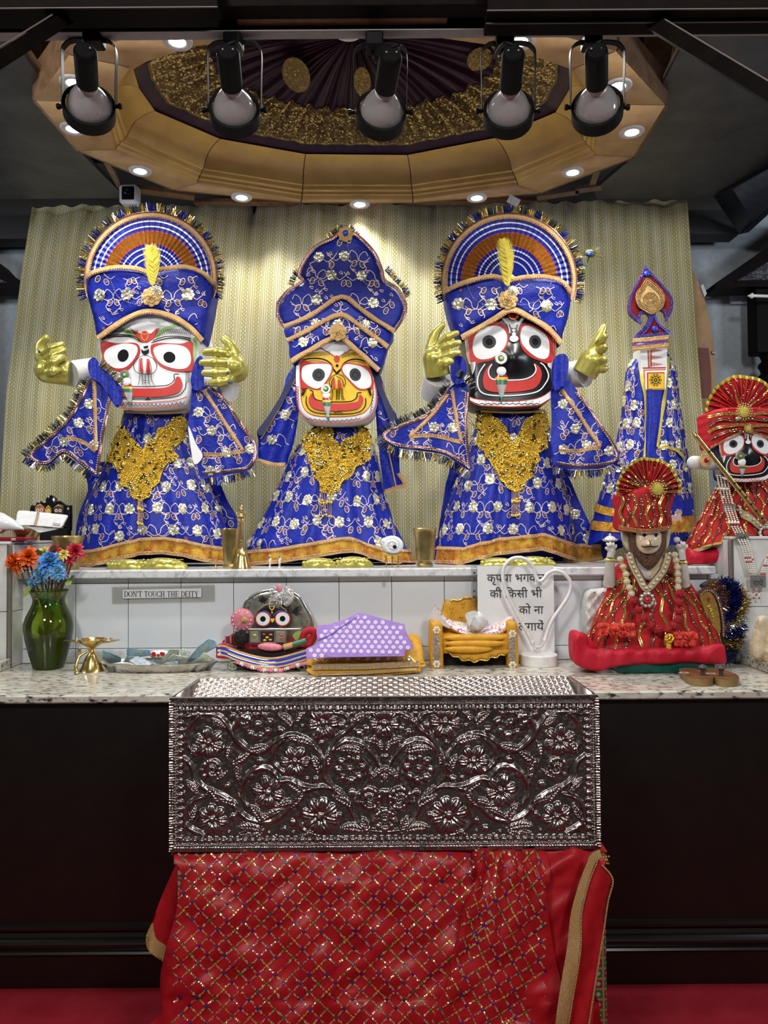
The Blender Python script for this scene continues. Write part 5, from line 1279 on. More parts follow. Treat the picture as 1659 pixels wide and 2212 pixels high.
def vol(cx,cy,r0,turns,ph=0.0):
    t=np.linspace(0,1,int(30*turns));a=ph+t*turns*2*pi;rr=r0*(1-.82*t)
    for i in range(len(t)):x,y=cx+rr[i]*cos(a[i]),cy+rr[i]*sin(a[i]);w=7.5-3*t[i];put(x,y,w+1,lambda X,Y:.8*dome(np.hypot(X,Y)/w)*(1+.15*cos(i*2.2)))
ck=lambda pts:(A(pts)-A([80,222]))/3.19
for x,y,R,n,b in ((350,530,100,6,0),(690,410,110,8,1),(1140,400,105,6,0),(1558,400,100,6,0),(945,665,98,6,0),(1325,720,105,8,1),(760,875,105,6,0),(375,1055,96,7,0),(1120,1040,118,8,0),(1558,1070,84,8,1)):
    c=ck([(x,y)])[0];flower(c[0],c[1],R/2.85,n,b,x*.01)
for x,y,r,tn,ph in ((378,715,72,1.6,2.5),(1460,930,84,1.9,3.0),(590,370,40,1.2,0)):c=ck([(x,y)])[0];vol(c[0],c[1],r/3.19,tn,ph)
ST=[[(200,345),(330,322),(430,350),(500,440),(560,530),(640,590),(720,590),(800,530),(870,490),(960,480),(1060,540),(1120,610),(1150,690)],
      [(260,610),(205,520),(212,420),(280,345),(350,322)],[(640,585),(550,500),(532,420),(570,350),(650,318)],[(870,735),(792,660),(802,580),(870,510)],
      [(1150,690),(1190,600),(1290,525),(1400,540),(1480,610),(1530,700),(1555,760)],[(1180,600),(1240,500),(1330,420),(1290,340),(1200,315)],[(1330,430),(1370,380),(1440,330),(1510,320)],
      [(150,610),(230,680),(262,780),(340,850),(440,890),(520,950),(590,1030),(680,1072),(800,1062),(900,980),(950,900),(1050,850),(1180,840),(1260,900),(1320,980),(1360,1060),(1430,1125),(1540,1145)],
      [(850,800),(770,712),(665,718),(592,790),(572,880),(620,970)],[(320,1160),(205,1100),(190,1000),(245,925),(330,895)],[(960,900),(980,990),(960,1060),(1020,1140),(1110,1170)],[(1150,690),(1150,770),(1220,850)],
      [(1400,860),(1450,780),(1440,680),(1380,600)],[(820,800),(900,790),(1000,830),(1100,840)]]
for q in ST:stem(ck(q),7.6)
for x,y,a,L,W in ((470,420,-2.6,90,44),(640,590,2.6,130,44),(830,330,.7,110,44),(960,400,-1.0,110,44),(900,500,.25,150,46),(760,545,2.9,120,40),(1060,620,1.2,110,42),(1230,580,.1,150,44),(1330,400,-.4,100,40),
                      (1420,510,.3,110,40),(560,800,-1.6,130,46),(300,880,-2.4,110,46),(420,920,0.3,110,40),(700,1075,-.5,150,44),(540,1110,0.1,150,52),(880,800,.6,130,46),(1010,840,2.2,140,42),(1200,900,.5,130,46),(1250,1120,.1,140,50),
                      (1180,700,-1.5,100,36),(340,830,.9,120,40),(230,620,-.9,90,40),(800,980,-.3,130,40),(1400,1040,1.2,110,44),(640,960,1.0,120,42),(1470,780,-.6,110,40),(260,960,2.0,100,40),(730,1130,2.7,140,46),(1300,900,-2.5,100,36),(1090,500,-.5,90,34),(480,640,-1.3,90,36),(1460,560,-1.0,90,36)):
    c=ck([(x,y)])[0];leaf(c[0],c[1],a,L/2.55,W/2.35)
for x,y in ((520,350),(1345,330),(850,450),(480,830),(1550,880),(1390,470),(520,1040),(870,1130),(1090,790),(180,480),(170,880),(1440,440),(700,660),(1270,420),(1340,880),(930,1080),(1250,1040),(640,760)):c=ck([(x,y)])[0];put(c[0],c[1],9,lambda X,Y:.75*dome(np.hypot(X,Y)/8.5)*(1+.1*np.cos(X*1.4)))
gr_=np.random.default_rng(8)
for _ in range(1500):
    x,y=gr_.uniform(20,PW/2+6),gr_.uniform(30,PH-30);s=win(x,y,7)
    if Hm[s].max() < .2:
        if gr_.random() < .55:leaf(x,y,gr_.uniform(0,6.3),gr_.uniform(20,44),gr_.uniform(9,17),gr_.uniform(-1,1))
        else:r_=gr_.uniform(3,6);put(x,y,r_+1,lambda X,Y:.5*dome(np.hypot(X,Y)/r_))
X,Y=np.meshgrid(gx,gy,indexing='ij')
e=np.minimum(np.minimum(X,PW-X),np.minimum(Y,PH-Y));horiz=(np.minimum(Y,PH-Y) < np.minimum(X,PW-X))
s=np.where(horiz,X,Y)
bd=np.where(e < 9,.35+.12*np.sin(s*1.15+1.5*np.sin(s*.21)),0)+np.where((e >= 10) & (e < 17),.75*dome(np.hypot(((s/6.2) % 1-.5)*2,(e-13.5)/3.4)),0)
sc2=.7*dome(np.hypot(((s/15.5) % 1-.5)*2.05,(e-24)/7.5))*(1+.15*np.cos(e*1.8))
bd=np.where((e >= 17) & (e < 32),sc2,bd)
Hm=np.where(e < 18,bd,np.where(e < 32,np.maximum(Hm*.4,bd),Hm))
g=np.random.default_rng(4)
for _ in range(30):a,b,c,d=g.normal(0,.22,2).tolist()+g.uniform(0,6,2).tolist();Hm=Hm+.022*np.sin(X*a+c)*np.sin(Y*b+d)
M['silver']=mat('tarnished_silver',(.40,.355,.335),.24,metal=1.0,col2=(.32,.285,.265),nsc=16)
chest=thing('offering_chest','silver metal chest embossed with scrolling flowers and leaves, standing on the red cloth','chest',((cl+crx)/2,CD,zb))
P=np.stack([cl+X/PW*(crx-cl),CD-.0095*Hm,zt+(zb-zt)*Y/PH],-1).reshape(-1,3)
tl_,bl_=U(366,1510,CD),U(1296,1837,CD)
MB().add(P,gridf(len(gx),len(gy))[:,::-1]).build('embossed_front',M['silver'],chest,sharp=None)
d2=2.235;z2=float(U(829,1464,d2)[2])
for sx,x in ((-1,cl),(1,crx)):
    v=[(x,CD+.001,zb),(x,d2,zb),(x,d2,z2),(x,CD+.001,zt),(x-sx*.012,CD+.001,zb),(x-sx*.012,d2,zb),(x-sx*.012,d2,z2),(x-sx*.012,CD+.001,zt)]
    MB().add(v,[(0,1,2,3),(7,6,5,4),(3,2,6,7),(0,3,7,4),(1,5,6,2),(0,4,5,1)]).build('side_panel',M['silver'],chest,smooth=False)
MB().add(*box(cl,crx,CD,CD+.012,zt-.004,zt+.0015,.0012)).build('front_rim',mat('polished_rim',(.8,.78,.76),.2,metal=1),chest)
MB().add(*box(cl,crx,d2,d2+.008,zb,z2)).build('back_panel',M['silver'],chest)
MB().add(*box(cl+.01,crx-.01,CD+.002,d2,zb,zb+.006)).build('base_panel',M['silver'],chest)
nx_,ny_=620,130;a,b=np.meshgrid(np.linspace(cl+.012,crx-.012,nx_),np.linspace(0,1,ny_),indexing='ij');yy=CD+.012+b*(d2-CD-.012)
u=a/.030;v=b*(d2-CD)/.030
p1=np.abs(((u+v) % 1)-.5);p2=np.abs(((u-v) % 1)-.5);hh=.5*dome(np.hypot(((u+v) % 1)-.5,((u-v) % 1)-.5)/.34)+.30*np.exp(-((np.minimum(.5-p1,.5-p2))/.06) ** 2)
zz=z2-.075*(1-b)+.0065*hh
MB().add(np.stack([a,yy,zz],-1).reshape(-1,3),gridf(nx_,ny_)).build('scale_pattern_lid',M['silver'],chest,sharp=None)
# table and cloth
M['redsatin']=m_satin('red_satin',(0.44,0.012,0.018),(0.36,0.008,0.014),.42)
M['redseq']=M['seqbright']
tz=zb-.012
tb=thing('side_table','small table with patterned green and gold legs under the red sequin cloth','table',(.0,2.12,0))
MB().add(*box(-.545,.56,1.965,2.40,tz-.03,tz-.004,.003)).build('table_top',M['ply2'],tb)
def m_mosaic():
    t=MT('green_gold_mosaic');p=t.pos();x,y,z=t.xyz(p);q=38.0
    a=((x+y)*q).fract()-.5;b=(z*q).fract()-.5;fr=a.abs().max(b.abs()).gt(.40);di=(a.abs()+b.abs()).lt(.26)
    idx=(((x+y)*q)._m('FLOOR')+(z*q)._m('FLOOR'))*.5
    c=t.mix(idx.fract().gt(.25),(.02,.14,.05),(.30,.02,.03));c=t.mix(di,c,(.42,.40,.32));c=t.mix(fr,c,(.34,.25,.09))
    return t.set(Base_Color=c,Roughness=.35)
M['mosaic']=m_mosaic()
for x0 in (-.54,.523):
    for y0 in (1.985,2.33):MB().add(*box(x0,x0+.042,y0,y0+.045,0.0,tz-.03,.003)).build('leg',M['mosaic'],tb)
cloth=thing('sequin_cloth','red satin cloth with gold sequin lattice and coloured dots draped over the table','tablecloth',U(829,1840,1.95))
def wr(a,b):
    a,b=A(a),A(b)
    return 1.7*(.004*np.sin(a*.021+b*.016+1)+.003*np.sin(a*.043-b*.03)+.0022*np.sin(a*.011+b*.07+np.sin(a*.02)*2)+.0012*np.sin(a*.11+b*.13)+.0035*np.exp(-((b-1912-(a-800)*-.012)/6) ** 2)*np.sin(a*.015)+.003*np.exp(-((b-2160)/6) ** 2)+.0022*np.sin((a+b)*.06+np.sin(b*.03))*np.sin(a*.013+1))
DA=lambda a,b:1.957-.035*(1-np.exp(-np.clip(A(b)-1837,0,900)/26))-.00006*np.clip(A(b)-1837,0,900)+wr(a,b)+.05*np.exp(-np.clip(A(a)-342,0,500)/14)+.004*np.sin(A(a)*.05)*np.exp(-np.clip(A(b)-1837,0,900)/60)
pa=[(398,1839),(700,1838),(1000,1836),(1290,1835),(1288,1900),(1262,1960),(1245,2060),(1235,2260),(352,2260),(349,2190),(346,2113),(361,2039),(381,1968),(392,1890)]
def sheet(name,poly,D,step=9,sm=True,m='redsatin',th=.003):
    p=cr(poly,4) if sm else A(poly);return MB().add(*slab(p,D,th,step)).build(name,M[m],cloth,sharp=1.2),relief(D),p
oa,sa,ppa=sheet('front_sheet',pa,DA)
cols=['dot_blue','dot_yellow','dot_green','dot_magenta','dot_purple','dot_teal']
for n,c in zip(cols,((.02,.06,.36),(.75,.46,.03),(.10,.28,.06),(.45,.02,.20),(.08,.02,.30),(.02,.16,.22))):M[n]=mat(n,c,.3,metal=.2)
def lattice(o,sf,ok,x0,x1,y0,y1,dx,dy,rot=0.0,c0=(0,0),seed=1,warp=None):
    g=np.random.default_rng(seed);ca,sb=cos(rot),sin(rot);seq=[];dots=[[] for _ in cols];gone=[]
    def tr(p):p=A(p)-A(c0);p=np.stack([p[...,0]*ca-p[...,1]*sb,p[...,0]*sb+p[...,1]*ca],-1)+A(c0);return warp(p) if warp else p
    for j in range(int((y1-y0)/dy)+1):
        for i in range(int((x1-x0)/dx)+1):
            x=x0+(i+.5*(j % 2))*dx;y=y0+j*dy
            dots[(i*2+j*3+(j // 3)) % 6].append(tr((x,y)))
            for sx in (-1,1):
                if g.random() < .04:continue
                for t in (.24,.40,.56,.72):seq.append(tr((x+sx*dx*.5*t,y+dy*t))+g.normal(0,.5,2))
    seq=A(seq);seq=seq[ok(seq[:,0],seq[:,1])];mb=MB();discs(mb,sf,seq[:,0],seq[:,1],2.3,.0022,6,.15,.25,seed);tag(mb.build('gold_sequins',M['seqcloth'],o,smooth=False),kind='stuff')
    for k,d in enumerate(dots):
        d=A(d);d=d[ok(d[:,0],d[:,1])];mb=MB();discs(mb,sf,d[:,0],d[:,1],3.3,.0024,8,.3,.1,seed+k)
        if mb.n:tag(mb.build('sequin_dots',M[cols[k]],o,smooth=False),kind='stuff')
M['seqcloth']=mat('pale_gold_sequin',(.88,.70,.36),.2,metal=.6,col2=(.66,.46,.18),nsc=300,lo=.4,hi=.6)
lattice(oa,sa,lambda x,y:inpoly(ppa,x,y) & (y > 1842) & (x < 1120) & (x > 372),340,1130,1845,2250,37.2,18.6,.015,(829,1900),5,lambda p:p+np.stack([3*np.sin(p[...,1]*.02),3*np.sin(p[...,0]*.013)],-1))
# the gathered fold lying over the right part
pb=[(1020,1837),(1060,1834),(1110,1836),(1150,1834),(1178,1838),(1188,1880),(1183,1960),(1196,2050),(1214,2130),(1236,2260),(900,2260),(925,2205),(962,2130),(984,2040),(1000,1965),(1030,1895)]
def DB(a,b):
    a,b=A(a),A(b);t=np.clip((b-1836)/300,0,1.3);ax=1095+(a-1095)/(.38+.62*np.clip(t,.0,1.3))
    return 1.945-.048*(1-np.exp(-np.clip(b-1834,0,900)/26))+.014*np.sin(ax*.050+t*.6)*np.exp(-t*1.1)+.006*np.sin(ax*.12+1)*np.exp(-t*1.8)+.006*np.sin((a*.8+b*.45)*.034)+.003*np.sin((a*.7+b*.6)*.085)+wr(a,b)*.5
ob,sb_,ppb=sheet('draped_fold',pb,DB,8)
lattice(ob,sb_,lambda x,y:inpoly(ppb,x,y) & (dpoly(ppb,x,y) > 6) & (x < 1100+.38*(y-1836)+76) & (x < 1178),820,1300,1770,2330,36,19.5,.26,(1060,2000),7,lambda p:np.stack([1095+(p[...,0]-1095)*(.62+.38*np.clip((p[...,1]-1836)/250,0,1)),p[...,1]],-1))
# right-hand edge with gold border and bead piping
pc=[(1284,1838),(1300,1868),(1322,1899),(1312,1942),(1303,2009),(1290,2107),(1266,2260),(1190,2260),(1214,2170),(1222,2110),(1236,2030),(1240,1970),(1260,1900),(1268,1860)]
DC=lambda a,b:1.878+.014*np.sin((A(a)+.3*A(b))*.07)-.00006*(A(b)-1838)
oc,sc3,ppc=sheet('edge_strip',pc,DC,8)
gl=cr([(1300,1846),(1284,1852),(1276,1870),(1266,1895),(1256,1930),(1246,1975),(1240,2040),(1232,2090),(1221,2150),(1206,2240)],5,False)
m_=MB().add(*stroke(sc3,resample(gl,5),24-6*np.exp(-((np.linspace(0,1,len(resample(gl,5)))-.1)/.1) ** 2),.004,ridge=.001)).build('gold_border',M['lace'],oc)
mb=MB();beadrow(mb,sc3,gl+A([12.5,2]),4.6,.0026,.006);beadrow(mb,sc3,cr([(1301,1869),(1322,1900),(1312,1944),(1303,2010),(1290,2108),(1268,2250)],6,False),4.6,.0028,.003);tag(mb.build('bead_piping',M['lace'],oc),kind='stuff')
fringe(oc,sc3,[(1300,1842),(1309,1866)],8,mats=('tgold',))
# left side flap with gold hem
pd=[(397,1842),(380,1868),(352,1930),(327,1994),(315,2022),(320,2046),(352,2072),(372,2020),(388,1960),(400,1880)]
DD=lambda a,b:2.03+.008*np.sin(A(a)*.11+A(b)*.02)+0*A(b)
od,sd_,ppd=sheet('side_flap',pd,DD,8)
MB().add(*decal(sd_,cr([(329,1992),(315,2022),(320,2046),(352,2071),(362,2046),(340,2028),(333,2008)],3),.003,7)).build('gold_hem',M['lace'],od)
mb=MB();beadrow(mb,sd_,cr([(316,2020),(319,2046),(352,2072)],6,False),4.5,.003,.005);tag(mb.build('bead_piping',M['lace'],od),kind='stuff')
fringe(cloth,relief(const(2.0)),[(372,1838),(378,1848),(390,1856)],9,mats=('tgold',))
tp=MB().add(*box(-.55,.565,1.962,2.30,tz-.004,tz,.001)).build('top_sheet',M['redsatin'],cloth)
# ---------------------------------------------------------------- pillar figure with a spade-shaped crown
f4=thing('pillar_figure','slim pillar deity in a blue robe with a red and blue spade-shaped crown','statue',U(1400,1218,3.42)*A([1,1,0])+A([0,0,SH]))
s4=skirt([(762,1384,1442),(785,1362,1456),(808,1351,1464),(860,1346,1467),(900,1342,1474),(950,1332,1482),(1000,1318,1489),(1060,1298,1497),(1110,1284,1500),(1165,1272,1503),(1222,1264,1506)],3.42,.6,13,.008,zmin=SH+.001)
bot4=lambda th:1176+8*np.sin(th*2)+6*np.cos(th*5)
skirt_mesh(f4,s4,bot4,M['blue'],'robe',120,44)
o4=on_skirt(s4)
lb=cr([(1381,770),(1384,800),(1391,850),(1393,900),(1394,960),(1392,1010)],6,False);rb=cr([(1441,772),(1440,805),(1433,860),(1426,920),(1419,966)],6,False);rb2=cr([(1419,967),(1445,968),(1462,975),(1476,992)],6,False)
gap=np.vstack([lb,rb[::-1]])
def in4(a,b):
    x=s4.cx(b)+s4.rx(b)*np.sin(np.clip(s4.a2th(a,b),-1.5,1.5));return (np.abs(s4.a2th(a,b)) < 1.6) & (b < 1080) & (b > 775) & ~inpoly(gap,x,b)
brocade(f4,s4,in4,-150,150,785,1090,46,44,12,81)
brocade(f4,s4,lambda a,b:(np.abs(s4.a2th(a,b)) < 1.6) & (b < 1158) & (b > 1100) & (s4.a2th(a,b) > .5),-150,150,1108,1160,46,44,11,83)
for q in (lb,rb,rb2):MB().add(*stroke(o4,resample(q,5),6,.008,ridge=.001)).build('yellow_border',M['yborder'] if 'yborder' in M else M.setdefault('yborder',mat('yellow_gold_ribbon',(.72,.60,.10),.3,metal=.5,col2=(.5,.38,.05),nsc=300,bump=(700,.002))),f4)
for y0,y1,h in ((1092,1118,17),(1133,1143,20)):
    th=np.linspace(-1.65,.15 if h == 17 else 1.65,70);b=np.interp(th,[-1.65,0,1.65],[y0,y1,y1-10+(0 if h == 17 else 4)])
    T=np.stack([b-h/2,b+h/2],1);P=s4(s4.th2a(np.repeat(th,2),T.ravel()),T.ravel(),.006);MB().add(P,gridf(70,2)).build('gold_band',M['hem'],f4,sharp=None)
th=np.linspace(.2,1.65,40);b=np.interp(th,[.2,1.65],[1128,1122]);T=np.stack([b-10,b+10],1);MB().add(s4(s4.th2a(np.repeat(th,2),T.ravel()),T.ravel(),.006),gridf(40,2)).build('gold_band',M['hem'],f4,sharp=None)
# wooden pillar front
pl=A([(1383,752),(1441,752),(1441,800),(1438,842),(1390,842),(1384,800)]);D4=const(3.345);po=MB().add(*slab(pl,D4,.10,20)).build('pillar',M['white'],f4)
P4=Paint(po,relief(D4),K(1240,540,.1567))
P4.lines('red_line','red',[[(1020,1385),(1030,1620)],[(1062,1380),(1060,1610)],[(945,1628),(1265,1622)]],2.6,False);P4.lines('brown_line','green',[[(1042,1385),(1046,1620)]],2.0,False)
P4.lines('red_ticks','red',[[(1070+i*14,1385+k*95-28+i*2.2+(i % 1)),(1070+i*14,1385+k*95+28-i*2.2)] for k in range(3) for i in range(11)],1.2,False)
P4.fill('panel','orange',[(955,1650),(1262,1642),(1262,1920),(970,1920)],False);P4.fill('panel','white',[(975,1668),(1262,1660),(1262,1920),(985,1920)],False);P4.fill('panel','red',[(1000,1690),(1245,1685),(1245,1920),(1005,1920)],False);P4.fill('panel','yellow',[(1020,1708),(1238,1702),(1236,1915),(1022,1915)],False)
wc=(1120,1795);P4.lines('wheel','black',[[(wc[0]+r*cos(a),wc[1]+r*sin(a)) for a in np.linspace(0,2*pi,15)] for r in (50,20)]+[[(wc[0]+10*cos(a),wc[1]+10*sin(a)),(wc[0]+48*cos(a),wc[1]+48*sin(a))] for a in np.arange(8)*pi/4]+[[(wc[0]+68*cos(a)+14*cos(b),wc[1]+72*sin(a)+14*sin(b)) for b in np.linspace(0,2*pi,8)] for a in np.arange(10)*pi/5],1.3)
# crown
kc=K(1240,540,.1567);M['redsp']=mat('sparkling_crimson',(.22,.005,.012),.3,metal=.4,col2=(.32,.012,.02),nsc=800,bump=(900,.003));M['bluebead']=mat('blue_beads',(.05,.08,.50),.18,metal=.4,col2=(.2,.22,.7),nsc=300)
spade=kc([(985,215),(1060,300),(1150,390),(1240,490),(1320,590),(1360,670),(1372,740),(1352,850),(1310,930),(1265,995),(1258,930),(1240,870),(1195,835),(1150,840),(1125,880),(1150,960),(1200,1025),(1270,1085),(1348,1138),(1282,1170),(1050,1195),(832,1222),(850,1170),(905,1110),(965,1050),(1010,990),(1030,930),(1000,885),(955,878),(915,905),(915,960),(928,1020),(850,975),(770,900),(748,850),(742,770),(765,650),(810,540),(870,430),(930,320)])
Dc=relief_box(1405,60,3.345,.012);cro=MB().add(*slab(spade,Dc,.012,7,.003,6)).build('spade_crown',M['redsp'],f4,sharp=1.0);cs_=relief(Dc)
mb=MB();q=np.vstack([spade,spade[:1]]);c=spade.mean(0)
for ins_ in (1.6,4.6):
    qq=resample(cr(spade,3),1.0);dd=np.gradient(qq,axis=0);dd /= np.linalg.norm(dd,axis=1,keepdims=True);beadrow(mb,cs_,qq+np.stack([-dd[:,1],dd[:,0]],1)*ins_,3.3,.0033,.002)
for q in ([(1080,905),(1060,980),(1010,1080),(930,1170)],[(1095,905),(1140,1000),(1210,1080),(1290,1140)]):
    for k in (0,14):beadrow(mb,cs_,cr(kc(A(q)+A([k,0])),6,False),3.2,.0031,.003)
tag(mb.build('blue_beads',M['bluebead'],cro),kind='stuff')
med=cr(kc([(1000,395),(1060,440),(1150,520),(1215,600),(1238,690),(1205,800),(1120,860),(1062,890),(980,850),(890,790),(850,690),(860,600),(920,520),(960,450)]),4)
mo=MB().add(*decal(cs_,med,.006,6,.005)).build('gold_medallion',M['lace'],cro);mb=MB();mc=kc([(1045,690)])[0]
for sc_k in (1.0,.86,.74):beadrow(mb,cs_,np.vstack([mc+(med-mc)*sc_k,(mc+(med-mc)*sc_k)[:1]]),3.2,.0032,.008)
for i in range(16):a=i*pi/8;beadrow(mb,cs_,A([mc+A([cos(a),sin(a)])*5,mc+A([cos(a),sin(a)])*15]),2.6,.0024,.009)
t=np.linspace(0,2*pi,30);beadrow(mb,cs_,np.stack([mc[0]+16*np.cos(t),mc[1]+15*np.sin(t)],1),2.8,.0028,.010)
tag(mb.build('gold_beads',M['lace'],mo),kind='stuff')
for (x,y),r in (((1000,335),.014),((1112,1095),.015)):g_=kc([(x,y)])[0];MB().add(*ball(cs_([g_[0]],[g_[1]],.004)[0],(r,.008,r),14,8)).build('blue_gem',M['gemblue'],cro)
for y0,y1,w,m in ((1255,1205,10,'lace'),(1305,1255,6,'bluebead'),(1360,1310,11,'lace')):
    p=kc([(805,y0),(1050,(y0+y1)/2+4),(1288,y1)]);r=relief(relief_box(1405,46,3.34,.02));p=cr(p,8,False);t_=MB().add(*stroke(r,resample(p,4),w,.004,ridge=.002)).build('crown_band',M[m],cro)
    mb=MB();[beadrow(mb,r,p+A([0,k]),3.4,.0026,.006) for k in (-3,3)];tag(mb.build('beads',M['lace' if m == 'lace' else 'gemred'],t_),kind='stuff')
cd=MB().add(*slab([(1450,1113),(1471,1110),(1472,1124),(1451,1127)],const(3.19),.002,30));tag(cd.build('paper_slip',mat('pink_paper',(.62,.46,.42),.8)),'small pinkish paper slip pinned on the slim pillar figure\'s robe beside the red turban','paper')

# ---------------------------------------------------------------- red sequined clothes
M['redcloth']=m_satin('scarlet_velvet',(0.50,0.010,0.016),(0.40,0.007,0.012),.65);M['crimson']=m_satin('crimson_satin',(.52,.008,.030),(.44,.006,.022),.5)
M['goldsq']=mat('gold_sequin_cord',(.85,.60,.18),.2,metal=.8,col2=(.62,.32,.06),nsc=220,lo=.4,hi=.6);M['maroon']=mat('maroon_sequin_cord',(.30,.09,.09),.25,metal=.6,col2=(.16,.03,.04),nsc=260,lo=.4,hi=.6)
M['ochre']=mat('ochre_cord',(.52,.25,.045),.5)
def wavy(parent,surf,paths,w=4.2,o=.002,amp=4.0,wl=46.0,start=0,seed=1,mats=('goldsq','maroon'),inside=None):
    """wavy double cords of sequins sewn along paths"""
    g=np.random.default_rng(seed);bags={m:MB() for m in mats};back=MB();sq=MB();pts=[]
    for i,p in enumerate(paths):
        p=resample(cr(p,6,False) if len(p) > 2 else A(p),3.0);d=np.gradient(p,axis=0);d /= np.maximum(np.linalg.norm(d,axis=1,keepdims=True),1e-9);s=np.arange(len(p))*3.0
        q=p+np.stack([-d[:,1],d[:,0]],1)*(amp*np.sin(s*2*pi/wl+g.uniform(0,6)))[:,None]
        if inside is not None:
            k=inside(q[:,0],q[:,1]);idx=np.where(k)[0]
            if len(idx) < 4:continue
            q=q[idx[0]:idx[-1]+1]
        m=mats[(i+start) % len(mats)];nn=np.stack([-np.gradient(q,axis=0)[:,1],np.gradient(q,axis=0)[:,0]],1);nn /= np.maximum(np.linalg.norm(nn,axis=1,keepdims=True),1e-9)
        back.add(*stroke(surf,q,w*1.5,o))
        for k in (-.42,.42):bags[m].add(*stroke(surf,q+nn*w*k,w*.62,o+.0008,ridge=.0014))
        pts.append(q[::2]+nn[::2]*w*.42);pts.append(q[1::2]-nn[1::2]*w*.42)
    back.build('cord_backing',M['ochre'],parent,smooth=False)
    for m,b in bags.items():
        if b.n:tag(b.build('sequin_cords',M[m],parent),kind='stuff')
    P=np.vstack(pts);P=P[g.random(len(P)) < .35];discs(sq,surf,P[:,0],P[:,1],1.9,o+.003,6,.5,.4,seed);tag(sq.build('sequins',M['seqbright'],parent,smooth=False),kind='stuff')
def turban(parent,fan_c,fan_r,band,d,brooch_at,d_b,seed,rx=1.0,a0=-.25,a1=pi+.25,npl=17):
    """pleated scarlet fan over a wrapped turban"""
    cx,cy=fan_c
    fan=Surf(lambda a,b:(lambda r,ph:U(cx+r*rx*np.cos(ph)*(1+.015*np.sin(ph*9)),cy-r*np.sin(ph)*(1+.02*np.sin(ph*7+1)),d+.009*np.sin(ph*npl*2)*np.clip(r/30,.1,1)-.02*np.clip(1-r/fan_r,0,1)))(200-A(b),pi-A(a)/100),.3)
    na=200;a2,f2=np.meshgrid(np.linspace((pi-a1)*100,(pi-a0)*100,na),np.linspace(.06,1,14),indexing='ij');P=fan(a2.ravel(),200-fan_r*f2.ravel());Q=P+A([0,.012,0]);f=gridf(na,14)[:,::-1]
    fo=MB().add(np.vstack([P,Q]),[f,f[:,::-1]+len(P)]).build('turban_fan',M['redcloth'],parent,sharp=None)
    paths=[[((pi-ph)*100,200-fan_r*.16),((pi-ph)*100+4,200-fan_r*.6),((pi-ph)*100,200-fan_r*.96)] for ph in np.linspace(a0+.1,a1-.1,npl)]
    # cords run in polar units, so their width is given near the rim
    wavy(fo,fan,paths,2.6,.002,1.2,40,seed=seed)
    e=np.stack([np.linspace((pi-a1)*100,(pi-a0)*100,120),np.full(120,200-fan_r*.985)],1);MB().add(*stroke(fan,e,7,.002,ridge=.001)).build('gold_edge',M['yborder'],fo)
    bp=cr(band,5);bc=(bp[:,0].max()+bp[:,0].min())/2;hw=(bp[:,0].max()-bp[:,0].min())/2+2
    return fo,bp,bc,hw
f5=thing('deity_figure','black-faced wooden deity figure in a red sequined turban and skirt holding a brass flute','statue',U(1615,1168,3.08)*A([1,1,0])+A([0,0,BL]))
s5=skirt([(1036,1562,1672),(1058,1545,1690),(1085,1528,1712),(1110,1517,1724),(1140,1501,1742),(1174,1482,1758)],3.10,.42,11,.012)
def zcl(fn):
    def g(a,b):P=fn(a,b);x=P[...,0];P[...,2]=np.maximum(P[...,2],np.where(x > 1.33,BL+.001,SH+.001));return P
    return g
s5.fn=zcl(s5.fn)
bot5=lambda th:np.interp(th,[-pi,-1.6,-1.1,-.7,-.3,.2,1.6],[1166,1176,1192,1180,1172,1164,1158])
skirt_mesh(f5,s5,bot5,M['redcloth'],'skirt',120,34)
wavy(f5,s5,[[(s5.th2a(t,1040.),1040),(s5.th2a(t,1100.),1100),(s5.th2a(t,float(bot5(t))-2),float(bot5(t))-2)] for t in np.linspace(-1.5,1.0,15)],4.0,.002,4.5,44,seed=5)
thb=np.linspace(-1.6,1.6,60);bb=bot5(thb)-2;MB().add(*stroke(s5,np.stack([s5.th2a(thb,bb),bb],1),4,.003,ridge=.001)).build('gold_edge',M['yborder'],f5)
un=cr([(1486,1170),(1490,1185),(1519,1192),(1550,1182),(1572,1174),(1570,1190),(1556,1206),(1536,1217),(1500,1219),(1480,1219),(1480,1196)],3)
MB().add(*slab(un,lambda a,b:3.03+.012*np.sin(A(a)*.12)+0*A(b),.05,10,.015,10)).build('underskirt',M['crimson'],f5)
k5=K(1583.5-727*.19,959-918*.19,.19);kk=K(1583.5-727*.19,959-918*.19,.19)
face5=cr(k5([(650,720),(880,660),(1110,720),(1172,860),(1172,1000),(1150,1100),(1145,1250),(1110,1320),(1030,1348),(860,1356),(690,1346),(610,1300),(598,1190),(580,1070),(572,960),(566,860)]),4)
D5=lambda a,b:relief_box(1610,66,2.985,.04)(a,b)-.016*np.exp(-((A(a)-1614)/12) ** 2-((A(b)-985)/14) ** 2)
h5=MB().add(*slab(face5,D5,.08,5,.012,8)).build('head',M['blackgl'],f5,sharp=1.0)
paint_black(h5,relief(D5),k5,.62)
jewel(h5,relief(D5),k5,(810,1060),50,((770,1145),(880,1145),(822,1300)),0,.008)
fo,bp,bc,hw=turban(f5,(1604,890),78,[(1530,893),(1529,915),(1532,945),(1538,968),(1560,955),(1585,942),(1607,932),(1628,936),(1650,944),(1676,958),(1684,930),(1686,895),(1650,882),(1605,880),(1560,882)],3.03,(1607,888),2.97,7)
D5b=relief_box(1607,82,3.02,.085);bo=MB().add(*slab(bp,lambda a,b:D5b(a,b)+.004*np.sin(A(b)*.35-np.abs(A(a)-1607)*.08),.10,6,.012,8)).build('turban_band',M['redcloth'],f5,sharp=1.0)
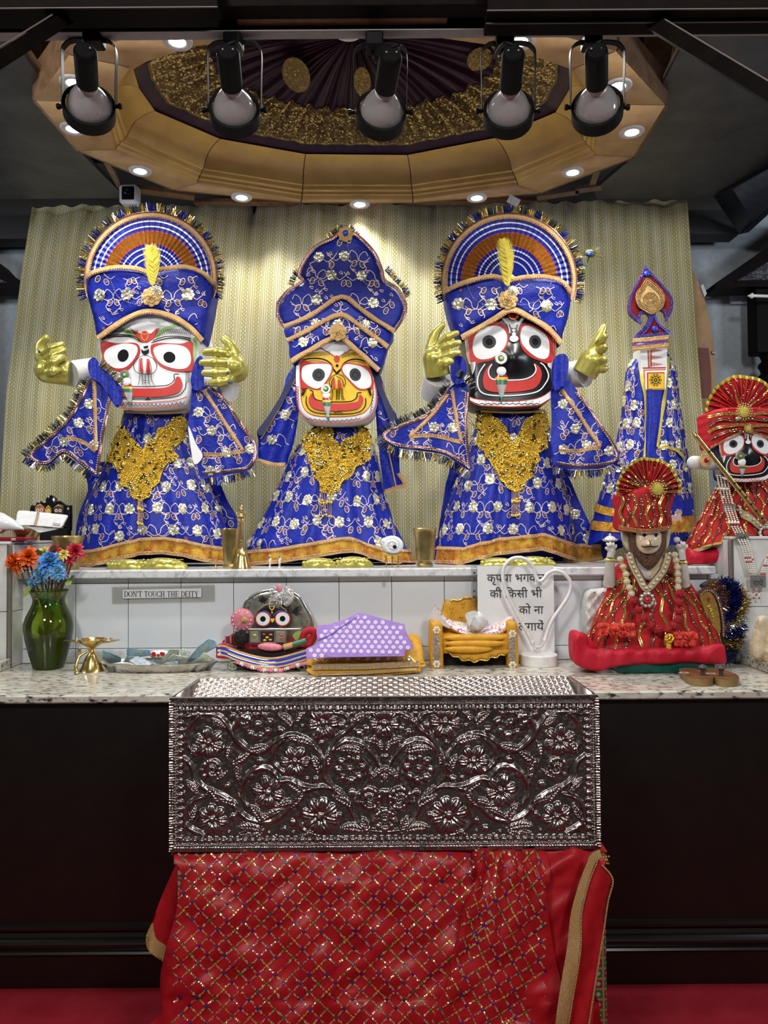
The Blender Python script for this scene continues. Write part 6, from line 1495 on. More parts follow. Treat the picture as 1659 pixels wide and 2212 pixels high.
s5b=relief(D5b);wavy(bo,s5b,[[(1531,903+17*i),(1560,894+14*i),(1607,898+11*i),(1650,894+13*i),(1684,902+15*i)] for i in range(4)],4.4,.006,1.5,60,seed=9,inside=lambda x,y:inpoly(bp,x,y))
e=cr([(1538,967),(1560,955),(1585,942),(1607,933),(1628,937),(1650,944),(1676,957)],5,False);mb=MB();[beadrow(mb,s5b,e+A([0,k]),3,.0026,.006) for k in (-2,1)];tag(mb.build('bead_edge',M['lace'],bo),kind='stuff')
def rosette(parent,c,r,gem=None):
    mb=MB();c=A(c);t=np.linspace(0,2*pi,18,endpoint=False)
    mb.add(*lathe([(.0005,.006),(r*.5,.006),(r*.75,.002),(r*.8,-.002)],c,20,(0,-1,0)));o=mb.build('rosette',M['yborder'],parent);mb=MB()
    for k,n in ((1.0,18),(.72,14)):tt=np.linspace(0,2*pi,n,endpoint=False);mb.add(*beads(c+np.stack([np.cos(tt)*r*k,-.004+0*tt,np.sin(tt)*r*k],1),r*.13))
    tag(mb.build('beads',M['lace'],o),kind='stuff');return o
rosette(bo,U(1607,889,2.915),.030);rosette(bo,U(1616,925,2.92),.017)
MB().add(*ball(U(1594,904,2.915),(.010,.006,.008),10,6)).build('stone',M['silverb'],bo)
arm(f5,U(1500,999,2.93),U(1556,1003,3.04),.026,.026,'white_arm');MB().add(*ball(U(1499,999,2.93),.026,16,10)).build('arm_end',M['cream'],f5)
c=U(1524,995,2.905);ao=MB().add(*lathe([(.0005,.008),(.012,.007),(.019,.003),(.024,.004),(.026,-.002)],c,22,(0,-1,0))).build('round_ornament',M['lace'],f5);MB().add(*lathe([(.0005,.010),(.008,.009),(.011,.006)],c,16,(0,-1,0))).build('red_centre',M['gemred'],ao)
# flute
fl=thing('brass_flute','slanting brass flute with dark finger holes across the red-turbaned figure','flute',U(1560,1010,2.86))
pA,pB=U(1503,941,2.87),U(1648,1124,2.85);M['brass']=mat('polished_brass',(.72,.53,.20),.22,metal=.9,col2=(.58,.40,.13),nsc=40)
MB().add(*tube([pA,(pA+pB)/2,pB],.0092,14)).build('tube',M['brass'],fl);MB().add(*tube([U(1496,932,2.87),U(1500,937,2.87),pA],[.003,.006,.009],12)).build('mouth_tip',M['brass'],fl)
for t in (.22,.5):MB().add(*tube([pA+(pB-pA)*t,pA+(pB-pA)*(t+.012)],.0108,14)).build('ring',M['brass'],fl)
for x,y in ((1531,976),(1585.6,1044),(1597,1060),(1609.5,1074.5),(1621,1089.5),(1632.4,1103.5),(1645,1119)):
    t=(A([x,y])-A([1503,941])) @ (A([145,183]))/(145 ** 2+183 ** 2);c=pA+(pB-pA)*t+A([0,-.0085,0]);MB().add(*lathe([(.0005,.0012),(.0042,.0012),(.0044,-.002)],c,12,(0,-1,0))).build('finger_hole',M['black'],fl)
# pearl strands with silver plaques
ps=thing('pearl_necklace','bunch of white pearl strands with silver plaques hanging down the red skirt and white plinth','necklace',U(1600,1100,2.85))
def text(mbname,s_,c,h,m,parent,bold=0.0,align='CENTER',depth=.0006,space=1.0):
    cu=bpy.data.curves.new('lettering','FONT');cu.body=s_;cu.size=1.0;cu.align_x=align;cu.offset=bold;cu.extrude=depth/h;cu.space_character=space
    o=bpy.data.objects.new('lettering',cu);COL.objects.link(o);bpy.context.view_layer.update();me=bpy.data.meshes.new_from_object(o.evaluated_get(bpy.context.evaluated_depsgraph_get()));bpy.data.objects.remove(o)
    n=len(me.vertices);v=np.zeros(n*3);me.vertices.foreach_get('co',v);v=v.reshape(-1,3)*h;P=A(c)+np.stack([v[:,0],-v[:,2],v[:,1]],1);f=[tuple(p.vertices) for p in me.polygons]
    return MB().add(P,f).build(mbname,m,parent,smooth=False)
def dstr(y):return np.interp(y,[1015,1090,1160,1172,1240,1275],[2.985,2.96,2.93,2.915,2.905,2.905])
wht,rdb,bl_=[],[],[]
for k in range(4):
    p=resample(cr([(1549+k*7,1028),(1556+k*6.5,1060),(1563+k*6.5,1088),(1578+k*6,1130),(1590+k*6,1155),(1602+k*6,1180),(1612+k*5,1212),(1620+k*4,1236)],6,False),4.6)
    for j,(x,y) in enumerate(p):(rdb if (1200 < y < 1216 and j % 2) or 1128 < y < 1136 else wht).append(U(x,y,dstr(y)-.01))
    bl_.append(U(1551+k*6.5,1056,dstr(1056)-.012));bl_.append(U(1575+k*6.5,1129,dstr(1129)-.012))
for k in range(3):
    for j,(x,y) in enumerate(resample(cr([(1659+k*5,1200),(1650+k*5,1222),(1644+k*4,1240)],5,False),4.6)):(rdb if j % 4 == 1 else wht).append(U(x,y,2.90))
for x,y in ((1628,1278),(1640,1278),(1634,1284),(1628,1292),(1640,1292)):rdb.append(U(x,y,2.905))
for x,y in ((1634,1273),(1629,1285),(1639,1285)):wht.append(U(x,y,2.905))
tag(MB().add(*beads(wht,.0043)).build('white_pearls',M['pearl'],ps),kind='stuff');tag(MB().add(*beads(rdb,.0044)).build('red_beads',M['gemred'],ps),kind='stuff');tag(MB().add(*beads(bl_,.0068)).build('large_pearls',M['pearl'],ps),kind='stuff')
for x0,x1,y0,y1,d,tx in ((1545,1570,1014,1028,2.975,''),(1562,1590,1088,1104,2.945,''),(1590,1618,1152,1172,2.912,'राधे'),(1621,1655,1243,1270,2.900,'राधे')):
    o=MB().add(*B(x0,x1,y0,y1,d,.004,.001)).build('silver_plaque',M['silverb'],ps)
    if tx:text('lettering',tx,U((x0+x1)/2,y1-5,d-.001),(y1-y0)*.62*d/F,M['grey'],o)
nk=thing('pearl_collar','V-shaped cream collar with pearls and a large crystal on the red skirt','necklace',U(1642,1140,2.86));on5=on_skirt(s5)
for q in ([(1590,1096),(1612,1116),(1634,1136),(1645,1144)],[(1645,1144),(1660,1132),(1685,1112)]):
    q=cr(q,5,False);b_=MB().add(*stroke(on5,resample(q,4),15,.012,ridge=.002)).build('band',mat('cream_gold_braid',(.60,.48,.24),.4,metal=.4,bump=(600,.002)),nk);mb=MB();beadrow(mb,on5,q,11,.0062,.018);mb.build('pearls',M['pearl'],b_)['kind']='stuff'
    mb=MB();[beadrow(mb,on5,q+A([0,k]),3,.002,.013) for k in (-9,9)];tag(mb.build('maroon_beads',M['maroon'],b_),kind='stuff')
def crystal(parent,c,r):
    mb=MB();t=np.arange(10)*2*pi/10;mb.add(*beads(A(c)+np.stack([np.cos(t)*r*.72,0*t,np.sin(t)*r*.72],1),r*.30));o=mb.build('crystal_ring',M['silverb'],parent);MB().add(*ball(A(c)+A([0,-.004,0]),(r*.42,r*.3,r*.42),12,8)).build('red_stone',M['gemred'],o)
crystal(nk,on5([1647],[1152],.018)[0],.030)
# ---------------------------------------------------------------- seated marble monkey-faced figure in red
km=K(1220,960,.2646)
dm=float(UZ(1440,1446,CT)[1])+.05
f6=thing('monkey_deity_figure','marble monkey-faced seated deity in a tall red sequined turban and red robe','statue',(U(1410,1440,dm)[0],dm,CT))
gb=thing('green_block','dark green cloth-wrapped block under the red-robed monkey-faced figure','block',UZ(1440,1452,CT))
yb=float(UZ(1440,1455,CT)[1]);x0,x1=float(U(1337,1445,yb)[0]),float(U(1546,1445,yb)[0]);zt6=float(U(1440,1434,yb)[2])+.012
MB().add(*box(x0,x1,yb,yb+.16,CT,zt6,.005)).build('wrapped_block',m_satin('dark_green_satin',(.005,.085,.062),(.003,.05,.036),.4),gb)
s6=skirt([(1205,1350,1448),(1225,1328,1468),(1250,1318,1486),(1290,1306,1512),(1330,1286,1536),(1370,1272,1552),(1410,1262,1564),(1440,1258,1568)],dm,.40,9,.008,zmin=zt6+.001)
skirt_mesh(f6,s6,lambda th:1404+6*np.sin(th*3)+0*th,M['redcloth'],'robe',120,40)
paths=[[(s6.th2a(t*.25,1212.),1212),(s6.th2a(t*.8,1290.),1290),(s6.th2a(t,1400.),1400)] for t in np.linspace(-1.45,1.45,15)]
wavy(f6,s6,paths,5.2,.002,5,62,seed=15)
base=cr([(1241,1375),(1250,1366),(1268,1372),(1275,1398),(1290,1404),(1340,1402),(1400,1400),(1470,1400),(1530,1396),(1562,1392),(1567,1410),(1564,1434),(1500,1432),(1420,1434),(1352,1437),(1322,1442),(1297,1450),(1275,1448),(1252,1440),(1241,1430),(1239,1400)],3)
MB().add(*slab(base,lambda a,b:np.maximum(yb-.022+.008*np.sin(A(a)*.06)+.005*np.sin(A(a)*.17+A(b)*.05)+0*A(b),0),.018,9,.012,8)).build('hem_band',M['crimson'],f6,sharp=1.2)
MB().add(*slab(cr([(1243,1378),(1256,1368),(1272,1378),(1290,1400),(1300,1446),(1270,1446),(1246,1432)],4),const(yb+.0),.10,9,.03,18)).build('cushion_corner',M['crimson'],f6,sharp=1.2)
# torso, head
M['marb']=mat('white_idol_marble',(.66,.62,.56),.25,col2=(.56,.53,.50),nsc=20);M['fur']=mat('painted_brown_fur',(.085,.035,.018),.35,col2=(.16,.07,.035),nsc=150,lo=.4,hi=.6,bump=(260,.006))
dh=dm-.075;sc=dh/F
mk=cr(km([(545,905),(590,890),(690,900),(800,890),(835,920),(830,1000),(760,1090),(700,1110),(640,1090),(560,1000)]),4)
MB().add(*slab(mk,lambda a,b:relief_box(1403,42,dh,.02)(a,b),.07,6,.01,8)).build('chest',M['marb'],f6,sharp=1.0)
MB().add(*tube(relief(relief_box(1403,42,dh,.02))(*km([(800,940),(750,1000),(690,1075)]).T,.003),.0022,6)).build('sacred_thread',M['yellow'],f6)
hd=cr(km([(528,690),(528,780),(545,860),(590,930),(640,990),(690,1018),(740,990),(790,920),(825,850),(832,770),(830,690),(760,660),(600,660)]),4)
Dh=relief_box(1400,46,dh-.01,.045);hf=MB().add(*slab(hd,lambda a,b:Dh(a,b)+.003*np.sin(A(b)*.8+A(a)*.2),.09,4,.02,10)).build('furry_head',M['fur'],f6,sharp=1.0)
MB().add(*slab(cr(km([(468,690),(500,690),(530,720),(532,860),(510,850),(480,790)]),3),const(dh+.0),.02,8)).build('side_halo',M['cream2'] if 'cream2' in M else M.setdefault('cream2',mat('cream_lining',(.62,.55,.33),.6)),f6)
MB().add(*slab(cr(km([(830,690),(862,690),(860,760),(840,840),(812,850),(825,780)]),3),const(dh+.0),.02,8)).build('side_halo',M['cream2'],f6)
Df=lambda a,b:Dh(a,b)-.012-.034*np.exp(-((A(a)-1402.5)/13) ** 2-((A(b)-1176)/11) ** 2)+.006*np.exp(-((A(a)-1391)/6) ** 2-((A(b)-1156)/4) ** 2)+.006*np.exp(-((A(a)-1416)/6) ** 2-((A(b)-1156)/4) ** 2)
fc=cr(km([(598,700),(640,690),(700,700),(760,690),(785,720),(790,790),(770,850),(730,885),(690,895),(640,885),(605,850),(588,790),(590,730)]),4)
fm=MB().add(*slab(fc,Df,.03,2.5,.004,4)).build('face',mat('tinted_marble_face',(.66,.55,.42),.25,col2=(.60,.44,.28),nsc=30),f6,sharp=1.2);P6=Paint(fm,relief(Df),km,2.0)
for x in (650,742):
    e_=P6.oval('eye','white',(x,740),27,20);P6.oval('iris','fur',(x,742),17,17,0,e_);P6.oval('pupil','black',(x,742),9,10,0,e_)
P6.lines('brow_line','black',[[(612,728),(630,708),(660,706),(682,726)],[(712,726),(735,706),(765,704),(786,722)]],1.6);P6.lines('eyelid','black',[[(622,742),(650,722),(678,744)],[(714,744),(742,722),(770,742)]],1.2)
P6.lines('mouth_line','black',[[(632,826),(650,834),(690,828),(735,834),(756,826)]],2.0);P6.lines('nose_line','black',[[(684,788),(694,800),(706,788)],[(694,800),(694,822)]],1.2)
P6.fill('brow_mark','orange',[(690,700),(704,700),(700,726),(694,726)],False)
# tall turban
cyl=[(1339,1070),(1342,1100),(1341,1143),(1394,1150),(1448,1142),(1449,1100),(1454,1064),(1400,1050)]
Dt=relief_box(1396,60,dh+.0,.075);st6=relief(Dt)
fo6,_,_,_=turban(f6,(1401,1060),70,cyl,dh-.045,(1412,1056),0,17,rx=.97,a0=-.12,a1=pi+.12)
to=MB().add(*slab(cr(cyl,5),Dt,.08,6,.008,8)).build('turban_band',M['redcloth'],f6,sharp=1.0)
wavy(to,st6,[[(1346+13.5*i,1070),(1344+13.5*i,1100),(1345+13.5*i,1138)] for i in range(8)],4.0,.004,3,44,seed=19)
eb=cr([(1341,1143),(1394,1151),(1449,1142)],8,False);mb=MB();[beadrow(mb,st6,eb+A([0,-k]),3.2,.0028,.006) for k in (0,3.4,6.8)];tag(mb.build('bead_edge',M['lace'],to),kind='stuff')
rosette(to,st6([1411],[1057],.030)[0],.029)
# raised hands
def small_hand(wrist,palm,tips,thumb,mitt):
    ho_=hand(f6,wrist,palm,[[A(palm)+(A(t)-A(palm))*.45,A(palm)+(A(t)-A(palm))*.75+A([0,-.006,0]),t] for t in tips],[A(palm)+(A(thumb)-A(palm))*.3,A(palm)+(A(thumb)-A(palm))*.7,thumb],mitt,'marble_hand',.0052);ho_.data.materials.clear();ho_.data.materials.append(M['marb']);ho_.modifiers['fuse'].voxel_size=.0018
q=px(dh-.02)
for (a,b,w,pl,tp_,th_,bang,cap) in ((q(1316,1262,.06),q(1318,1206,0),q(1318,1205),q(1321,1190),[q(1311,1174,-.01),q(1318,1172,-.012),q(1325,1173,-.012),q(1331,1178,-.008)],q(1309,1184,-.006),q(1318,1208),1),(q(1478,1262,.06),q(1474,1212,0),q(1474,1210),q(1472,1192),[q(1464,1176,-.01),q(1471,1170,-.012),q(1478,1172,-.012),q(1484,1178,-.008)],q(1462,1180,-.006),q(1474,1213),0)):
    MB().add(*tube([a,(A(a)+A(b))/2,b],[.022,.019,.015],14)).build('forearm',M['marb'],f6);small_hand(w,pl,tp_,th_,.0135)
    MB().add(*lathe([(.016,-.004),(.0195,0),(.016,.004)],bang,18,(0,-.2,1))).build('gold_bangle',M['gold'],f6)
    if cap:MB().add(*lathe([(.0005,.022),(.005,.018),(.004,.014),(.016,.008),(.024,.0),(.026,-.004),(.022,-.008)],q(1318,1165,.01),18)).build('mace_top',M['marb'],f6);mb=MB();t=np.arange(16)*pi/8;mb.add(*beads(q(1318,1166,.01)+np.stack([np.cos(t)*.026,np.sin(t)*.026,0*t],1),.0032));tag(mb.build('mace_beads',M['silverb'],f6),kind='stuff')
    else:MB().add(*ball(q(1462,1166,-.01),(.012,.012,.011),14,10)).build('held_ball',M['marb'],f6)
# necklaces
on6=on_skirt(s6);fr6=lambda a,b:dh-.022-.012*np.clip((A(b)-1200)/80,0,1)-.02*np.clip((A(b)-1270)/100,0,1);sn=relief(fr6)
vb=cr(km([(520,890),(548,980),(600,1080),(664,1180),(740,1110),(800,1030),(832,950),(846,890)]),5,False)
vn=thing('pearl_collar','V-shaped gold collar with big pearls on the marble monkey-faced figure','necklace',sn([1395],[1270])[0])
bd=MB().add(*stroke(sn,resample(vb,4),15,.004,ridge=.003)).build('band',mat('gold_white_braid',(.66,.55,.30),.35,metal=.4,bump=(600,.002)),vn);mb=MB();beadrow(mb,sn,vb,10.5,.0062,.010);tag(mb.build('pearls',M['pearl'],bd),kind='stuff');mb=MB()
d=np.gradient(vb,axis=0);d /= np.linalg.norm(d,axis=1,keepdims=True);nn=np.stack([-d[:,1],d[:,0]],1)
beadrow(mb,sn,vb+nn*8.5,3.2,.0026,.006);beadrow(mb,sn,vb-nn*8.5,3.2,.0026,.006);tag(mb.build('maroon_beads',M['maroon'],bd),kind='stuff');crystal(vn,sn([1395],[1296],.014)[0],.031)
gl=thing('bead_garland','garland of large cream beads and red cloth roses hung on the red robe','garland',sn([1440],[1340])[0]);cream,gold_=[],[]
for pts,n in (([(445,940),(468,1000),(490,1060),(498,1120),(518,1170),(536,1222)],6),([(885,900),(898,950),(908,1005),(912,1060),(915,1115),(914,1170)],6)):
    for i,(x,y) in enumerate(km(pts)):
        MB().add(*ball(sn([x],[y],.012)[0],(.0125,.0125,.0115),16,10)).build('cream_bead',M['cream2b'] if 'cream2b' in M else M.setdefault('cream2b',mat('cream_bead',(.70,.60,.46),.4,bump=(700,.002))),gl)
        if i:x2,y2=(A((x,y))+km(pts)[i-1])/2;gold_.append(sn([x2],[y2],.010)[0])
for c in gold_:MB().add(*ball(c,(.010,.008,.0045),14,8)).build('gold_bead',M['gold'],gl)
M['rose']=mat('dark_red_rose_cloth',(.36,.006,.012),.8)
def rose(parent,c,r,seed):
    g=random.Random(seed);mb=MB();c=A(c)
    for k,(n,rr) in enumerate(((5,1.0),(4,.66),(3,.36))):
        for i in range(n):
            a=2*pi*i/n+g.uniform(0,1);mb.add(*ball(c+A([cos(a)*r*rr*.6,-.004*k-.002,sin(a)*r*rr*.6]),(r*.46,r*.22,r*.42),8,6))
    return mb.build('cloth_rose',M['rose'],parent)
for i,(x,y) in enumerate(km([(550,1275),(592,1345),(632,1420),(692,1475),(750,1510),(830,1510),(875,1480),(912,1430),(916,1360),(922,1290),(926,1220)])):rose(gl,sn([x],[y],.012)[0],.0175,i)
c=km([(836,1575)])[0];tb_=MB();g=np.random.default_rng(3);pp=g.normal(0,1,(40,3));pp /= np.linalg.norm(pp,axis=1,keepdims=True);tb_.add(*beads(sn([c[0]],[c[1]],.022)[0]+pp*.014,.0042))
for k in range(5):tb_.add(*beads(sn(np.full(8,c[0]-4+2*k),np.linspace(c[1]+8,c[1]+26,8),.016),.0026))
tag(tb_.build('gold_tassel',M['gold'],gl),kind='stuff');rose(gl,sn([c[0]+2],[c[1]+36],.016)[0],.020,99)
M['frill']=mat('orange_red_frill',(.60,.03,.012),.6)
for a_,b_,y0,y1,n in ((1291,1368,1349,1374,7),(1455,1500,1366,1396,5)):
    for i in range(n):
        for j in range(2):
            c=(a_+(b_-a_)*(i+.5)/n,y0+(y1-y0)*(j+.4)/2);mb=MB()
            for k in range(4):ang=rnd.uniform(0,6);mb.add(*ball(sn([c[0]+3*cos(ang)],[c[1]+4*sin(ang)],.010+.003*k)[0],(.012,.003,.009),8,6,axis=(rnd.uniform(-.6,.6),.3,1)))
            mb.build('ruffle',M['frill'],f6)
# white fluffy cloth leaning behind
fl_=cr([(1267,1280),(1290,1272),(1314,1275),(1312,1320),(1290,1350),(1275,1372),(1264,1366),(1262,1330)],4);dfl=float(dm+.09)
tag(MB().add(*slab(fl_,lambda a,b:dfl+.008*np.sin(A(a)*.3)*np.sin(A(b)*.25),.06,5,.03,12)).build('fluffy_cloth',mat('white_fleece',(.80,.79,.77),.95,bump=(260,.004))),'white fleecy cloth bundle tucked behind the red robe by the heart lamp','cloth')
# tinsel roundel leaning by the plinth
kr=K(1460,1200,.1446);dr=2.86
rd=thing('tinsel_crown','round gold-faced crown with thick blue and gold tinsel rim beside the monkey-faced figure','crown',U(1560,1425,dr))
gp=cr(kr([(365,610),(420,550),(500,545),(570,620),(620,740),(650,900),(668,1060),(660,1160),(600,1150),(500,1000),(420,800)]),4)
go=MB().add(*slab(gp,lambda a,b:dr-.05+(A(a)-1512)*.0009+0*A(b),.008,7)).build('gold_face',mat('gold_card',(.48,.30,.07),.4,metal=.5,col2=(.36,.21,.05),nsc=60),rd);sg=relief(lambda a,b:dr-.05+(A(a)-1512)*.0009+0*A(b))
rim=cr(kr([(355,560),(420,505),(510,505),(590,570),(650,700),(690,860),(712,1020),(716,1200)]),5,False);trim(go,sg,rim,9,.002,m='lacepink',bm='lace');MB().add(*tube(sg(*(rim+A([5,1])).T,-.002),.006,8)).build('purple_piping',mat('purple_piping',(.04,.03,.16),.5),go)
MB().add(*ball(sg(*kr([(482,645)]).T,.004)[0],(.006,.005,.012),10,8)).build('red_gem',M['gemred'],go)
mb=MB();mb.add(*beads(sg(*kr([(470,760),(500,790),(510,830),(530,870),(548,910),(490,750),(520,810)]).T,.003),.0045));tag(mb.build('gold_studs',M['gold'],go),kind='stuff')
body=cr(kr([(430,470),(560,380),(760,355),(900,420),(1020,560),(1060,700),(1010,900),(1000,1150),(930,1350),(850,1530),(770,1580),(730,1480),(720,1250),(700,950),(640,680),(560,560)]),4)
bo=MB().add(*slab(body,lambda a,b:dr-.03+.0006*(A(a)-1512)+0*A(b),.05,8,.04,16)).build('crown_body',M['tdark'],rd,sharp=1.2)
g=np.random.default_rng(12);bb_={m:MB() for m in ('tblue','tgold','tsilver','tdark','navyt','lacepink')};M['navyt']=M['navy']
px_=g.uniform(body[:,0].min(),body[:,0].max(),5200);py_=g.uniform(body[:,1].min(),body[:,1].max(),5200);k_=inpoly(body,px_,py_);px_,py_=px_[k_],py_[k_]
cc=A([1540,1345])
for x,y in zip(px_,py_):
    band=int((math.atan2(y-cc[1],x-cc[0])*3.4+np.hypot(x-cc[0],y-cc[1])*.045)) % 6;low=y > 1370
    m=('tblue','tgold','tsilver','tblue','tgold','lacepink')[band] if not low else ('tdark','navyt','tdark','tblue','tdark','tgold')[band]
    p=U(x,y,dr-.032+.0006*(x-1512));o2=A([x-cc[0],0,-(y-cc[1])]);o2=o2/max(np.linalg.norm(o2),1e-6);dv=o2*g.uniform(.2,1)+A([g.normal(0,.5),-abs(g.normal(.5,.4)),g.normal(0,.5)]);dv /= np.linalg.norm(dv);w=np.cross(dv,[g.normal(),1,g.normal()]);w=w/max(np.linalg.norm(w),1e-6)*.0011;t=p+dv*g.uniform(.012,.026)
    bb_[m].add(A([p-w,p+w,t+w,t-w]),np.array([[0,1,2,3]]))
for m,b in bb_.items():
    if b.n:tag(b.build('tinsel',M[m],bo,smooth=False),kind='stuff')
# wooden sandals
M['sandal']=mat('carved_brown_wood',(.19,.085,.036),.4,col2=(.11,.047,.02),nsc=24);M['sandalside']=mat('sandal_side_wood',(.26,.16,.055),.45,col2=(.16,.09,.03),nsc=18);M['knob']=mat('dark_peg',(.06,.042,.038),.4)
for i,(pts,kx,ky,lab) in enumerate((([(48,1692),(80,1682),(150,1680),(250,1684),(330,1700),(440,1730),(520,1775),(560,1822),(500,1845),(380,1850),(250,1836),(150,1800),(112,1760),(70,1730)],402,1790,'left-hand wooden toe-peg sandal in front of the green block'),
                                        ([(452,1690),(500,1682),(560,1684),(700,1706),(830,1740),(920,1782),(946,1826),(900,1846),(780,1856),(650,1846),(580,1820),(540,1770),(480,1730)],678,1800,'right-hand wooden toe-peg sandal beside its pair on the granite'))):
    p=cr(kr(pts),4);zt_=CT+.024;T=UZ(p[:,0],p[:,1],zt_);Bm=T-A([0,0,.0235]);c=T.mean(0);n=len(p)
    sd=thing('wooden_sandal',lab,'sandal',(c[0],c[1],CT),'pair of wooden toe-peg sandals')
    MB().add(np.vstack([T,T-A([0,0,.002]),Bm]),[tuple(range(n-1,-1,-1))]+[(i_,n+i_,n+(i_+1) % n,(i_+1) % n) for i_ in range(n)]+[(n+i_,2*n+i_,2*n+(i_+1) % n,n+(i_+1) % n) for i_ in range(n)]+[tuple(range(2*n,3*n))]).build('sole',M['sandalside'],sd,sharp=.6)
    T2=c+(T-c)*.96+A([0,0,.0008]);MB().add(T2,[tuple(range(n-1,-1,-1))]).build('carved_top',M['sandal'],sd,smooth=False)
    kc_=UZ(*kr([(kx,ky)])[0],zt_);MB().add(*lathe([(.0075,0),(.0065,.006),(.0075,.02),(.010,.024),(.0155,.026),(.014,.031),(.008,.035),(.003,.037),(.0005,.038)],kc_,16)).build('toe_peg',M['knob'],sd)
    mb=MB();g=np.random.default_rng(i)
    cv=c+A([-.035,.0,0])
    for a in np.arange(7)*2*pi/7:mb.add(*ball(A([cv[0]+.013*cos(a),cv[1]+.010*sin(a),zt_+.001]),(.0065,.0022,.0008),8,4,axis=None))
    mb.build('inlay_flower',mat('inlay_wire',(.55,.45,.38),.4),sd)['kind']='stuff'
# shell on white cloth, right edge
zl=CT+.038
wc_=thing('white_cloth','folded white cloth on the right granite ledge under the large seashell','cloth',UZ(1640,1418,zl))
u_,v_=np.meshgrid(np.linspace(0,1,30),np.linspace(0,1,14),indexing='ij');y0_=2.62;xs_=1.385+u_*.5;ys_=y0_+v_*.30;zs_=zl+.002+.024*np.clip(np.minimum(u_*7,np.minimum(v_,1-v_)*6),0,1) ** .5+.004*np.sin(u_*18+v_*7)
MB().add(np.stack([xs_,ys_,zs_],-1).reshape(-1,3),gridf(30,14)).build('fold',mat('white_cotton',(.74,.74,.75),.8),wc_,sharp=None)
sh_=thing('seashell','large cream whelk shell on the white cloth at the right edge','shell',U(1665,1400,2.76))
mb=MB();c0=U(1672,1384,2.76);t=np.linspace(0,1,40);th=np.linspace(0,2*pi,26,endpoint=False);rr=.085*np.sin(np.clip(t*.93+.05,0,1)*pi) ** .7*(1-.45*t);ax=A([.25,-.15,1.0]);ax /= np.linalg.norm(ax)
prof=[(r*(1+.10*np.clip(np.sin(k*26),0,1)),-.085+.165*k) for k,r in zip(t,rr)];v,f=lathe(prof,c0,26,ax);v=c0+(v-c0)*(1+.05*np.sin(np.arctan2((v-c0)[:,1],(v-c0)[:,0])*7))[:,None]
mb.add(v,f).build('whorls',mat('cream_shell',(.66,.55,.38),.35,col2=(.55,.38,.20),nsc=22,lo=.42,hi=.7,bump=(60,.004)),sh_)
MB().add(*slab(cr([(1628,1420),(1626,1390),(1632,1366),(1640,1338),(1652,1330),(1668,1340),(1660,1380),(1650,1416)],4),lambda a,b:2.70+.0012*np.abs(A(a)-1640)+0*A(b),.02,6,.012,10)).build('lip',mat('shell_lip',(.68,.58,.42),.3,col2=(.60,.45,.28),nsc=40,bump=(80,.003)),sh_,sharp=1.2)
# ---------------------------------------------------------------- things on the marble shelf
def turned(name,part,label,cat,x,prof,Z,ybase,m,n=32,group=None,sy=1.0,d=None):
    """a vessel turned round a vertical axis: prof = (radius, y) in picture units, standing on level Z with the middle of its foot at (x, ybase)"""
    p0=UZ(x,ybase,Z) if d is None else U(x,ybase,d)*A([1,1,0])+A([0,0,Z]);d=p0[1];t=thing(name,label,cat,p0,group)
    pr=[(max(r,.15)*d/F,float(U(x,y,d)[2])-p0[2]) for r,y in prof];zmin_=min(h for r,h in pr);pr=[(r,h-zmin_) for r,h in pr]
    MB().add(*lathe(pr,p0,n,sy=sy)).build(part,m,t,sharp=.6);return t,d,p0
M['agedbrass']=mat('aged_brass',(.52,.40,.17),.28,metal=.9,col2=(.36,.27,.11),nsc=26)
turned('brass_tumbler','cup','tall aged brass tumbler standing between the white-faced and yellow-faced figures','cup',499,[(.1,1221),(17,1222),(18,1218),(15,1213),(16.5,1200),(19,1160),(20.5,1145),(22.5,1138),(21.8,1136),(20,1139),(18.5,1160),(16,1205),(.1,1210)],SH,1219,M['agedbrass'],d=3.10)
turned('brass_tumbler','cup','brass tumbler standing beside the conch, left of the black-faced figure','cup',918,[(.1,1217),(16,1218),(18,1214),(15,1208),(20,1203),(21,1190),(23,1158),(24,1150),(24.5,1141),(27,1136),(26,1134),(23,1140),(21,1160),(18,1200),(.1,1205)],SH,1216,M['agedbrass'],d=3.10)
turned('brass_pot','pot','wide brass pot behind the bunch of flowers, beside the white plinth','pot',147,[(.1,1218),(22,1219),(24,1212),(27,1185),(29,1165),(30,1158),(34,1149),(33,1146),(30,1151),(27,1165),(24,1200),(.1,1205)],SH,1217,M['agedbrass'],d=3.08)
bl,d,p0=turned('brass_hand_bell','bell','brass hand bell with a winged figure on its handle, in front of the tall tumbler','bell',522,[(17.5,1216),(20,1221),(21,1222),(20.5,1218),(16.5,1206),(14,1196),(11,1187),(6,1182),(4,1178),(.1,1177)],SH,1220,M['brass'],d=3.06)
MB().add(*tube([U(522,1178,d),U(521,1128,d)],[.0065,.0055],12)).build('handle',M['brass'],bl)
mb=MB();[mb.add(*lathe([(.004,-.004),(.009,0),(.004,.004)],U(521.5,y,d),14)) for y in (1175,1168,1132)];mb.build('handle_rings',M['brass'],bl)['kind']='stuff'
fg=MB().add(*ball(U(521,1117,d),(.012,.010,.017),14,10)).add(*ball(U(521,1101,d),(.0095,.009,.010),12,8)).add(*lathe([(.008,0),(.006,.008),(.0005,.016)],U(521,1097,d),12))
for s in (-1,1):fg.add(*ball(U(521+s*8.5,1112,d),(.008,.004,.016),10,8,axis=(s*.35,0,1)));fg.add(*ball(U(521+s*4,1124,d-.006),(.007,.009,.006),10,8))
fg.build('figure',M['brass'],bl)
